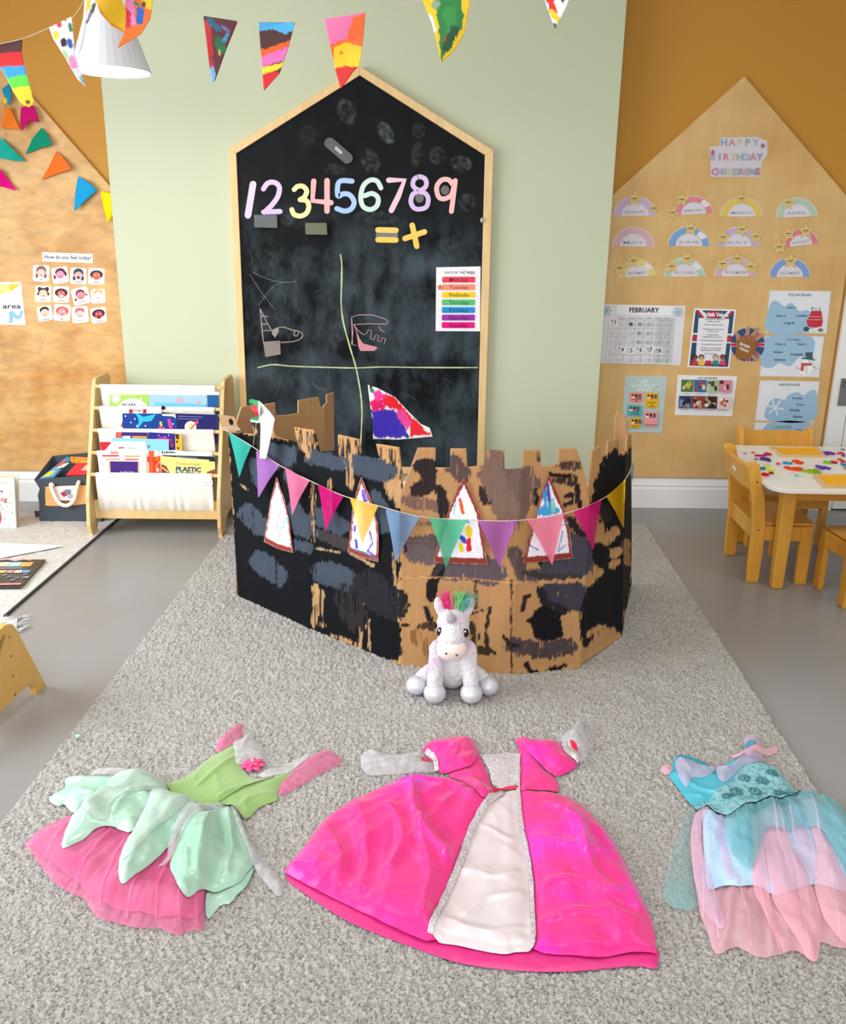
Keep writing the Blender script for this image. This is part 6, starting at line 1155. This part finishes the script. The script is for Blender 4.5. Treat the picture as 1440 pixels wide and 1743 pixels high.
# ---- pink princess dress
q = G(850, 1400); t = thing('princess_dress', 'hot pink satin princess dress with white front panel, lying in the middle', 'dress', (q[0], q[1], .01))
D = Drape(t, -.5, .75, 1.2, 2.5)
D.lay('hem_lining', z2((60, 612), (52, 600), (120, 560), (400, 700), (900, 860), (1340, 880), (1392, 870), (1392, 950), (1310, 943), (1090, 963), (900, 961), (700, 937), (560, 893), (300, 792), (150, 700), (62, 635)), 'magenta_lining', puff=.004, w=.012, smooth=3, label='dark magenta inside of the hem')
sl = dict(fold=(z2((830, 160))[0], 7, .016, .12, .3), wr=.0075, wsc=13, puff=.013, w=.028, smooth=3, crease=.0045)
D.lay('skirt_panel', z2((805, 330), (720, 285), (600, 262), (490, 268), (330, 335), (205, 410), (120, 520), (54, 602), (58, 616), (110, 650), (240, 715), (370, 780), (470, 828), (600, 862), (640, 700), (690, 560), (745, 440), (790, 370)), 'pink_satin', ridges=[(z2((505, 330), (540, 470), (640, 600)), .016, .012), (z2((540, 480), (570, 640), (560, 800)), .011, .014), (z2((640, 590), (740, 480), (780, 360)), .014, .012), (z2((300, 380), (350, 520), (330, 700)), .009, .018), (z2((430, 420), (480, 520), (430, 640)), .010, .013), (z2((200, 470), (250, 600), (240, 700)), .008, .016), (z2((470, 300), (640, 320), (730, 380)), .010, .014)], label='left pink satin skirt', seed=3, **sl)
D.lay('skirt_panel', z2((890, 312), (960, 312), (1030, 320), (1100, 350), (1170, 412), (1240, 500), (1300, 620), (1340, 700), (1378, 800), (1392, 900), (1380, 905), (1300, 905), (1180, 925), (1080, 915), (945, 892), (948, 750), (935, 600), (905, 450)), 'pink_satin', ridges=[(z2((1000, 400), (1100, 460), (1130, 600)), .013, .012), (z2((1130, 480), (1145, 640), (1240, 720)), .010, .014), (z2((950, 520), (1050, 560), (1250, 590)), .006, .012), (z2((960, 700), (1100, 690), (1300, 760)), .008, .014), (z2((970, 820), (1150, 790), (1330, 830)), .007, .014), (z2((1180, 480), (1250, 600), (1330, 780)), .008, .016)], label='right pink satin skirt', seed=8, **sl)
D.lay('front_panel', z2((835, 322), (892, 312), (905, 450), (937, 600), (952, 750), (950, 888), (880, 905), (830, 910), (700, 885), (580, 852), (635, 700), (688, 560), (735, 440), (790, 350)), 'white_satin', crease=.003, puff=.008, w=.02, fold=(z2((850, 200))[0], 6, .006, .1, .3), ridges=[(z2((700, 800), (780, 740), (900, 720)), .005, .012), (z2((700, 620), (800, 660), (880, 640)), .004, .012), (z2((760, 460), (850, 520), (900, 500)), .004, .01), (z2((650, 830), (760, 860), (920, 840)), .004, .012)], wr=.003, wsc=16, smooth=3, label='white satin front panel', seed=4)
D.lay('bodice', z2((640, 250), (745, 180), (742, 160), (780, 240), (800, 295), (838, 320), (800, 340), (760, 360), (700, 300)), 'pink_satin', puff=.009, w=.018, wr=.003, ridges=[(z2((690, 240), (760, 330)), .004, .01)], crease=.003, smooth=3, label='left side of pink satin bodice', seed=5)
D.lay('bodice', z2((893, 180), (905, 130), (960, 170), (985, 235), (1025, 262), (1038, 318), (960, 318), (893, 314)), 'pink_satin', puff=.009, w=.018, wr=.003, crease=.003, smooth=3, label='right side of pink satin bodice', seed=6)
D.lay('lace_yoke', z2((758, 182), (820, 178), (895, 180), (894, 305), (838, 308), (800, 292), (790, 240)), 'silver_lace', puff=.006, w=.012, smooth=2, label='white quilted lace yoke', seed=2)
D.lay('sleeve', z2((715, 116), (740, 150), (748, 190), (720, 240), (640, 252), (598, 238), (585, 205), (560, 185), (552, 158), (580, 132), (640, 122)), 'pink_satin', puff=.026, w=.03, fold=(z2((700, 130))[0], 5, .007, .02, .08), wr=.004, smooth=3, label='left puffed pink sleeve', seed=7)
D.lay('sleeve', z2((884, 132), (905, 124), (1035, 134), (1062, 165), (1108, 212), (1080, 242), (1022, 262), (985, 232), (930, 190), (900, 160)), 'pink_satin', puff=.024, w=.028, fold=(z2((900, 130))[0], 5, .007, .02, .08), wr=.004, smooth=3, label='right puffed pink sleeve', seed=9)
D.lay('cuff_ruffle', z2((550, 180), (500, 180), (440, 190), (370, 165), (332, 180), (326, 212), (350, 255), (420, 255), (520, 248), (585, 245), (592, 215), (565, 205)), 'white_tulle', puff=0.0096, w=.02, fold=(z2((640, 200))[0], 6, .010, .02, .06), wr=.004, crease=.006, smooth=3, label='left white chiffon cuff', seed=11)
D.lay('cuff_ruffle', z2((1045, 128), (1085, 92), (1112, 56), (1130, 90), (1148, 150), (1142, 188), (1108, 216), (1075, 192), (1060, 155)), 'white_tulle', puff=0.0180, w=.02, fold=(z2((1060, 200))[0], 6, .012, .01, .04), crease=.006, smooth=3, label='right white chiffon cuff', seed=12)
D.lay('sleeve_opening', z2((540, 212), (572, 204), (582, 220), (560, 230)), 'red_ribbon', puff=.003, w=.01, smooth=2, label='red inside of the left sleeve'); D.lay('sleeve_opening', z2((1078, 150), (1100, 170), (1108, 192), (1088, 180)), 'red_ribbon', puff=.004, w=.01, smooth=2, label='red inside of the right sleeve')
def strip(pts, w_, k=5):
    q = smooth_loop(pts, k, False); L_, R_ = [], []
    for i, p in enumerate(q):
        a = np.array(q[min(i+1, len(q)-1)])-np.array(q[max(i-1, 0)]); a = a/(np.hypot(*a)+1e-9); nn = np.array([-a[1], a[0]])*w_/2*(1+.12*math.sin(i*2.1)); L_.append(tuple(np.array(p)+nn)); R_.append(tuple(np.array(p)-nn))
    return L_+R_[::-1]
D.lay('lace_trim', strip(z2((838, 325), (780, 375), (725, 470), (690, 570), (640, 690), (600, 790), (575, 855)), 11), 'silver_lace', puff=.002, w=.01, smooth=1, step=.003, label='silver lace trim on the left edge of the front')
D.lay('lace_trim', strip(z2((893, 185), (892, 310), (905, 450), (928, 570), (942, 700), (945, 885)), 7), 'silver_lace', puff=.002, w=.01, smooth=1, step=.003, label='silver lace trim on the right edge of the front')
D.lay('lace_trim', strip(z2((560, 180), (590, 205), (600, 245)), 8), 'silver_lace', puff=.004, w=.008, smooth=1, step=.003, label='gathered edge of the left cuff'); D.lay('lace_trim', strip(z2((1055, 150), (1072, 190), (1112, 214)), 8), 'silver_lace', puff=.004, w=.008, smooth=1, step=.003, label='gathered edge of the right cuff')
D.lay('ribbon_bow', z2((800, 306), (822, 314), (850, 304), (888, 306), (885, 318), (850, 314), (826, 322), (815, 334), (803, 326)), 'red_ribbon', puff=.005, w=.008, step=.003, smooth=2, label='small red ribbon at the waist')
# ---- green fairy dress
q = G(300, 1400); t = thing('fairy_dress', 'green bodice fairy dress with mint leaf petals over pink tulle, on the left', 'dress', (q[0], q[1], .01))
D = Drape(t, -1.0, .0, 1.35, 2.45)
fd = lambda k=8, a=.008: dict(fold=(z1((800, 360))[0], k, a, .08, .22))
D.lay('tulle_underskirt', z1((560, 380), (330, 425), (180, 500), (60, 568), (75, 600), (165, 722), (250, 778), (300, 800), (345, 870), (430, 895), (520, 918), (600, 915), (672, 945), (740, 925), (785, 918), (800, 800), (860, 600), (780, 440)), 'pink_tulle', puff=0.0072, w=.02, wr=.004, crease=.006, smooth=3, label='bright pink tulle underskirt', seed=21, **fd(26, .012))
D.lay('tulle_underskirt', z1((560, 400), (330, 440), (200, 520), (90, 575), (110, 620), (200, 700), (290, 770), (360, 830), (450, 870), (540, 885), (640, 900), (720, 905), (770, 880), (790, 790), (840, 600), (780, 450)), 'pink_tulle', puff=0.0036, w=.02, wr=.004, crease=.006, smooth=3, label='second layer of pink tulle', seed=22, **fd(21, .012))
for k, (a_, b_) in enumerate((((380, 440), (150, 650)), ((430, 560), (260, 770)), ((470, 620), (360, 850)), ((560, 700), (470, 895)), ((640, 700), (590, 905)), ((700, 800), (690, 925)), ((770, 760), (760, 915)))):
    D.lay('tulle_pleat', strip(z1(a_, ((a_[0]+b_[0])/2-8, (a_[1]+b_[1])/2-6), b_), 4.5), 'pink_tulle', puff=.004, w=.006, lift=.0015, smooth=1, step=.003, label='narrow gathered pink tulle pleat')
D.lay('leaf_petal', z1((985, 660), (960, 740), (925, 775), (890, 815), (850, 825), (800, 884), (797, 800), (840, 760)), 'mint_satin', puff=.006, smooth=3, label='mint back petal', seed=29, **fd(6, .004))
D.lay('leaf_petal', z1((600, 345), (450, 296), (330, 292), (222, 300), (216, 345), (150, 385), (190, 418), (215, 410), (255, 445), (330, 420), (450, 400)), 'mint_satin', crease=.003, puff=.010, smooth=3, label='mint petal at far left', seed=23, ridges=[(z1((225, 330), (400, 350), (560, 340)), .008, .010), (z1((180, 385), (330, 395)), .006, .010)], **fd(7, .006))
D.lay('white_petal', z1((600, 330), (540, 300), (400, 295), (325, 292), (345, 268), (400, 260), (500, 268), (550, 285), (620, 310)), 'white_tulle', puff=0.0060, crease=.006, smooth=3, label='white chiffon petal', seed=24, **fd(7, .005))
D.lay('leaf_petal', z1((635, 330), (650, 372), (600, 420), (565, 485), (505, 598), (430, 575), (360, 585), (305, 622), (218, 660), (228, 600), (285, 500), (350, 405), (440, 320), (540, 290)), 'mint_satin', crease=.003, puff=.012, smooth=3, label='large mint petal in the middle left', seed=25, ridges=[(z1((560, 330), (400, 450), (300, 560)), .007, .012), (z1((600, 380), (480, 470), (420, 560)), .008, .010)], **fd(8, .007))
D.lay('white_petal', z1((640, 330), (600, 400), (430, 480), (400, 560), (330, 560), (300, 500), (400, 340), (540, 290)), 'mint_sheer', puff=.006, smooth=3, label='sheer white overlay petal', seed=26, **fd(9, .006))
D.lay('leaf_petal', z1((600, 385), (700, 395), (782, 435), (720, 540), (640, 650), (560, 730), (475, 805), (447, 790), (450, 710), (482, 640), (530, 560), (565, 470)), 'mint_satin', crease=.003, puff=.014, smooth=3, label='long mint petal pointing to the hem', seed=27, ridges=[(z1((740, 440), (600, 600), (470, 780)), .008, .012)], **fd(8, .006))
D.lay('white_petal', z1((590, 390), (640, 370), (730, 410), (700, 500), (600, 600), (500, 720), (452, 720), (490, 640), (540, 540)), 'mint_sheer', puff=.006, smooth=3, label='sheer white overlay on the long petal', seed=28, **fd(9, .005))
D.lay('leaf_petal', z1((790, 435), (850, 425), (905, 430), (940, 480), (965, 570), (988, 655), (960, 700), (930, 740), (850, 776), (795, 788), (760, 820), (722, 852), (690, 830), (668, 770), (652, 715), (690, 600), (740, 500)), 'mint_satin', crease=.003, puff=.014, smooth=3, label='broad mint petal on the right', seed=30, ridges=[(z1((880, 440), (900, 560), (880, 740)), .009, .010), (z1((850, 450), (790, 600), (760, 780)), .008, .012), (z1((900, 450), (960, 560), (975, 660)), .006, .010)], **fd(8, .006))
D.lay('white_petal', z1((880, 425), (800, 430), (720, 480), (650, 620), (640, 680), (605, 732), (650, 705), (700, 600), (770, 500), (850, 455)), 'white_tulle', puff=0.0060, crease=.006, smooth=3, label='white chiffon strip on the right petal', seed=31)
D.lay('sash_tail', z1((890, 425), (922, 438), (948, 510), (998, 600), (1060, 670), (1108, 735), (1104, 776), (1082, 780), (1040, 730), (990, 670), (960, 600), (930, 530), (905, 460)), 'white_tulle', puff=0.0060, w=.012, crease=.006, smooth=3, label='white chiffon sash tail', seed=32)
D.lay('bodice', z1((638, 325), (720, 290), (800, 225), (905, 165), (930, 195), (940, 255), (985, 300), (1040, 300), (1100, 285), (1165, 262), (1120, 310), (1088, 350), (1082, 392), (1015, 418), (955, 470), (900, 430), (840, 428), (790, 442), (720, 400), (650, 362)), 'green_velvet', crease=.003, puff=.010, w=.03, wr=.003, wsc=20, smooth=3, label='lime green velvet bodice', seed=33, ridges=[(z1((930, 220), (850, 290), (760, 360)), .005, .008), (z1((1060, 320), (940, 370), (850, 412)), .006, .005), (z1((800, 260), (740, 330)), .004, .010), (z1((1080, 380), (980, 400), (930, 440)), .004, .010)])
D.lay('bodice_seam', strip(z1((1075, 305), (960, 352), (845, 414)), 1.2), 'zip_green', puff=.0004, lift=.0012, smooth=1, step=.002, label='dark zip line down the bodice')
D.lay('tulle_sleeve', z1((838, 200), (840, 155), (875, 115), (935, 78), (946, 86), (940, 130), (905, 168)), 'pink_tulle', puff=0.0120, w=.02, crease=.006, smooth=3, label='upper pink tulle sleeve', seed=34, ridges=[(z1((930, 90), (860, 180)), .006, .008)])
D.lay('tulle_sleeve', z1((1090, 365), (1100, 330), (1165, 262), (1230, 208), (1290, 185), (1342, 218), (1340, 245), (1250, 290), (1200, 320), (1112, 370)), 'pink_tulle', puff=0.0120, w=.02, crease=.006, smooth=3, label='lower pink tulle sleeve', seed=35, ridges=[(z1((1320, 220), (1200, 280), (1110, 350)), .007, .008), (z1((1260, 200), (1150, 300)), .005, .007)])
D.lay('neck_frill', z1((905, 165), (940, 140), (985, 112), (988, 142), (1030, 180), (1032, 230), (985, 238), (920, 250), (912, 200)), 'white_tulle', puff=0.0132, w=.02, crease=.006, smooth=3, label='white chiffon frill at the upper shoulder', seed=36, ridges=[(z1((985, 120), (930, 220)), .008, .006), (z1((1020, 180), (940, 200)), .006, .005)])
D.lay('neck_frill', z1((1010, 290), (1050, 262), (1100, 255), (1190, 212), (1228, 214), (1165, 268), (1110, 290), (1050, 305)), 'white_tulle', puff=0.0060, w=.015, crease=.006, smooth=3, label='white chiffon frill along the neckline', seed=37)
fc_ = G(*z1((985, 266))[0]); fz = float(D.under(np.array([fc_[0]]), np.array([fc_[1]]), D.h)[0])
b = MB()
for ring, (n_, rr, zz) in enumerate(((7, .021, .006), (6, .013, .012))):
    for k in range(n_):
        a_ = 2*math.pi*k/n_+ring*.4; c_, s_ = math.cos(a_), math.sin(a_)
        b.ball((fc_[0]+rr*.85*c_, fc_[1]+rr*.85*s_, fz+zz), (rr*.8, rr*.45, .003), n=12, rot=np.array([[c_, -s_, 0], [s_, c_, 0], [0, 0, 1.]]))
fl = new('fabric_flower', b.V, b.F, 'hot_pink', t, smooth=True, label='small hot pink fabric flower'); b = MB().ball((fc_[0], fc_[1], fz+.017), .0045, n=12); new('flower_centre', b.V, b.F, 'silver_lace', fl, smooth=True, label='pearly centre')
# ---- blue mermaid dress
q = G(1300, 1420); t = thing('mermaid_dress', 'turquoise sequinned dress with aqua and pink tulle skirt, on the right', 'dress', (q[0], q[1], .01))
D = Drape(t, .45, 1.35, 1.3, 2.35)
ap3 = z3((700, 300))[0]; f3_ = lambda k=12, a=.008: dict(fold=(ap3, k, a, .10, .2))
D.lay('tulle_overlay', z3((355, 615), (280, 740), (200, 980), (150, 1165), (175, 1265), (280, 1312), (380, 1295), (450, 1100), (500, 800)), 'aqua_thin', puff=.006, w=.03, smooth=3, label='very sheer aqua tulle at the left side', seed=41, **f3_(10, .01))
D.lay('tulle_overlay', z3((152, 1165), (200, 1135), (290, 1150), (360, 1180), (385, 1290), (280, 1312), (178, 1268)), 'aqua_thin', puff=.008, w=.02, smooth=3, label='folded sheer aqua hem', seed=42)
D.lay('tulle_underskirt', z3((420, 650), (350, 740), (332, 900), (355, 1120), (400, 1340), (455, 1480), (500, 1602), (572, 1592), (640, 1560), (740, 1610), (820, 1632), (940, 1612), (1050, 1585), (1140, 1652), (1195, 1645), (1215, 1530), (1300, 1560), (1400, 1575), (1500, 1540), (1480, 1000), (1380, 700), (1230, 580), (1040, 560), (700, 700)), 'coral_tulle', puff=0.0060, w=.02, crease=.006, smooth=2, label='coral pink tulle underskirt', seed=43, **f3_(24, .014))
D.lay('skirt_lining', z3((430, 680), (410, 800), (420, 1050), (450, 1235), (560, 1215), (640, 1235), (780, 1225), (900, 1280), (1020, 1240), (1180, 1220), (1400, 1230), (1400, 800), (1200, 620), (900, 640), (600, 720)), 'pale_blue_lining', puff=.010, w=.02, smooth=3, label='pale blue skirt lining', seed=44, **f3_(8, .007))
D.lay('tulle_petal', z3((420, 660), (352, 740), (335, 900), (355, 1120), (420, 1340), (520, 1480), (560, 1450), (470, 1200), (410, 1000), (400, 800), (460, 690)), 'lilac_tulle', puff=0.0036, crease=.006, smooth=3, label='lilac tulle strip on the left', seed=45, **f3_(12, .006))
D.lay('tulle_petal', z3((560, 700), (540, 900), (600, 1120), (620, 1200), (560, 1180), (520, 1000), (500, 800)), 'lilac_tulle', puff=0.0036, crease=.006, smooth=3, label='narrow lilac tulle strip', seed=46)
D.lay('tulle_petal', z3((800, 690), (900, 670), (950, 800), (1010, 1000), (1120, 1200), (1200, 1400), (1195, 1640), (1130, 1650), (1060, 1560), (960, 1440), (880, 1300), (825, 1120), (800, 900)), 'coral_tulle', puff=0.0048, crease=.006, smooth=3, label='bright coral tulle petal in the centre', seed=47, **f3_(26, .007))
D.lay('tulle_petal', z3((735, 720), (775, 720), (800, 950), (820, 1110), (860, 1300), (920, 1480), (1000, 1560), (960, 1605), (880, 1480), (800, 1330), (740, 1200)), 'coral_tulle', puff=0.0036, crease=.006, smooth=3, label='narrow coral tulle petal', seed=48)
D.lay('tulle_petal', z3((1060, 640), (1140, 640), (1200, 800), (1270, 1000), (1340, 1150), (1420, 1280), (1480, 1500), (1390, 1570), (1260, 1480), (1190, 1350), (1150, 1200), (1160, 1000), (1110, 800)), 'coral_tulle', puff=0.0048, crease=.006, smooth=3, label='coral tulle petal at right', seed=49, **f3_(24, .007))
D.lay('tulle_petal', z3((950, 680), (1010, 680), (1100, 860), (1150, 1000), (1160, 1150), (1180, 1200), (1120, 1210), (1060, 1100)), 'lilac_tulle', puff=0.0036, crease=.006, smooth=3, label='pointed lilac tulle petal', seed=50)
D.lay('tulle_overlay', z3((600, 620), (560, 760), (570, 960), (640, 1100), (720, 1170), (770, 1080), (840, 880), (960, 900), (1090, 860), (1200, 900), (1300, 1050), (1420, 1200), (1500, 1220), (1480, 900), (1386, 690), (1240, 580), (1050, 550), (900, 620)), 'aqua_tulle', puff=0.0072, w=.02, crease=.006, smooth=3, label='aqua tulle overlay gathered at the waist', seed=51, **f3_(28, .014))
D.lay('tulle_petal', z3((610, 640), (720, 640), (740, 900), (750, 1130), (690, 1080), (640, 900)), 'aqua_tulle', puff=0.0048, crease=.006, smooth=3, label='aqua tulle strip down the centre', seed=52)
D.lay('bodice', z3((190, 400), (205, 350), (250, 265), (330, 275), (450, 320), (520, 352), (600, 300), (650, 285), (700, 260), (830, 312), (930, 372), (1035, 500), (1050, 560), (1000, 620), (880, 660), (600, 720), (480, 690), (355, 612), (250, 480)), 'teal_satin', puff=.010, crease=.002, w=.03, smooth=3, label='turquoise satin bodice', seed=53, ridges=[(z3((230, 420), (380, 520), (500, 560)), .007, .010), (z3((300, 560), (400, 580)), .006, .01)])
for k, (a_, b_) in enumerate((((440, 700), (520, 1540)), ((640, 1180), (740, 1590)), ((760, 1150), (930, 1600)), ((900, 760), (1110, 1560)), ((980, 760), (1190, 1600)), ((1120, 700), (1330, 1540)), ((860, 700), (1000, 1230)), ((680, 700), (690, 1150)), ((1200, 680), (1420, 1250)), ((360, 820), (420, 1380)))):
    mid_ = ((a_[0]+b_[0])/2+(18 if k % 2 else -14), (a_[1]+b_[1])/2)
    D.lay('tulle_pleat', strip(z3(a_, mid_, b_), 3.2), ('coral_pleat', 'aqua_tulle', 'lilac_pleat')[(2, 0, 0, 2, 2, 2, 2, 1, 1, 2)[k]], puff=.003, w=.006, lift=.0015, smooth=1, step=.003, label='narrow gathered tulle pleat')
for k in range(4): D.lay('neck_piping', strip(z3((250, 268+k*14), (340, 285+k*14), (440, 335+k*14), (520, 392+k*9)), 2.4), 'teal_dark', puff=.003, w=.004, lift=.001, smooth=1, step=.0028, label='dark turquoise piping at the back neck')
D.lay('sequin_front', z3((520, 520), (600, 470), (700, 352), (840, 330), (930, 372), (1035, 500), (1050, 560), (1120, 520), (1190, 560), (1080, 600), (1010, 640), (900, 690), (720, 720), (600, 782), (500, 720), (400, 680), (360, 615), (450, 600)), 'sequin', puff=.008, w=.02, wr=.003, wsc=60, smooth=3, label='aqua sequinned front', seed=54)
mat('pearl_bead', '#3f7f88', rough=.15, metal=.6); zb = lambda x, y: float(D.under(np.array([x]), np.array([y]), D.h)[0])
for cx_, cy_ in z3((890, 385), (820, 440), (645, 520), (940, 525), (770, 515), (590, 552), (1010, 600), (700, 420)):
    g_ = G(cx_, cy_, .03); b = MB()
    for rr, n_ in ((.0035, 1), (.010, 16), (.015, 22)):
        for k in range(n_): a_ = 2*math.pi*k/n_; xx, yy = g_[0]+(rr if n_ > 1 else 0)*math.cos(a_), g_[1]+(rr if n_ > 1 else 0)*math.sin(a_); b.ball((xx, yy, zb(xx, yy)+.001), (.0042 if n_ == 1 else .0015), n=8)
    o = new('bead_motif', b.V, b.F, 'pearl_bead', t, smooth=True, label='ring of teal beads')
D.lay('chiffon_ruffle', z3((240, 310), (330, 325), (420, 368), (512, 380), (470, 420), (420, 442), (345, 440), (325, 480), (300, 492), (270, 450), (245, 400)), 'lilac_tulle', puff=0.0096, w=.015, crease=.006, smooth=3, label='lilac chiffon ruffle on the left', seed=55, ridges=[(z3((250, 340), (330, 440)), .008, .006), (z3((360, 360), (440, 430)), .007, .006)])
D.lay('chiffon_ruffle', z3((505, 362), (545, 375), (600, 350), (690, 280), (760, 290), (830, 300), (760, 345), (690, 360), (620, 430), (560, 475), (515, 440)), 'lilac_tulle', puff=0.0108, w=.015, crease=.006, smooth=3, label='pink chiffon ruffle in the middle', seed=56, ridges=[(z3((520, 400), (580, 440)), .008, .005), (z3((680, 300), (640, 400)), .006, .006)])
D.lay('shoulder_strap', z3((700, 150), (760, 122), (802, 165), (810, 230), (832, 300), (740, 320), (690, 300), (705, 220)), 'lilac_tulle', puff=0.0156, w=.014, crease=.006, smooth=3, label='pink and turquoise shoulder strap', seed=57)
D.lay('strap_lining', z3((706, 205), (740, 195), (772, 212), (760, 228), (730, 222), (712, 232)), 'teal_dark', puff=.004, w=.008, smooth=2, step=.003, label='turquoise strap lining')
D.lay('shoulder_strap', z3((135, 345), (170, 330), (210, 335), (215, 375), (190, 400), (150, 385)), 'coral_tulle', puff=0.0084, w=.012, crease=.006, smooth=3, label='pink tulle strap at far left', seed=58)
D.lay('back_strap', z3((620, 265), (700, 245), (830, 222), (900, 206), (932, 225), (880, 262), (740, 285), (640, 290)), 'coral_tulle', puff=0.0030, w=.012, crease=.006, smooth=3, label='pale pink tulle strap lying behind', seed=59)

A = Art(lambda x, y, o=0: G(x, y, .016+o)); A.sheet([(127, 1251), (134, 1249), (137, 1252), (130, 1256)], '#a9e3d2', .001); flat_obj('paper_scrap', A, 'paper', 'tiny mint paper scrap on the left edge of the grey rug', 'scrap')
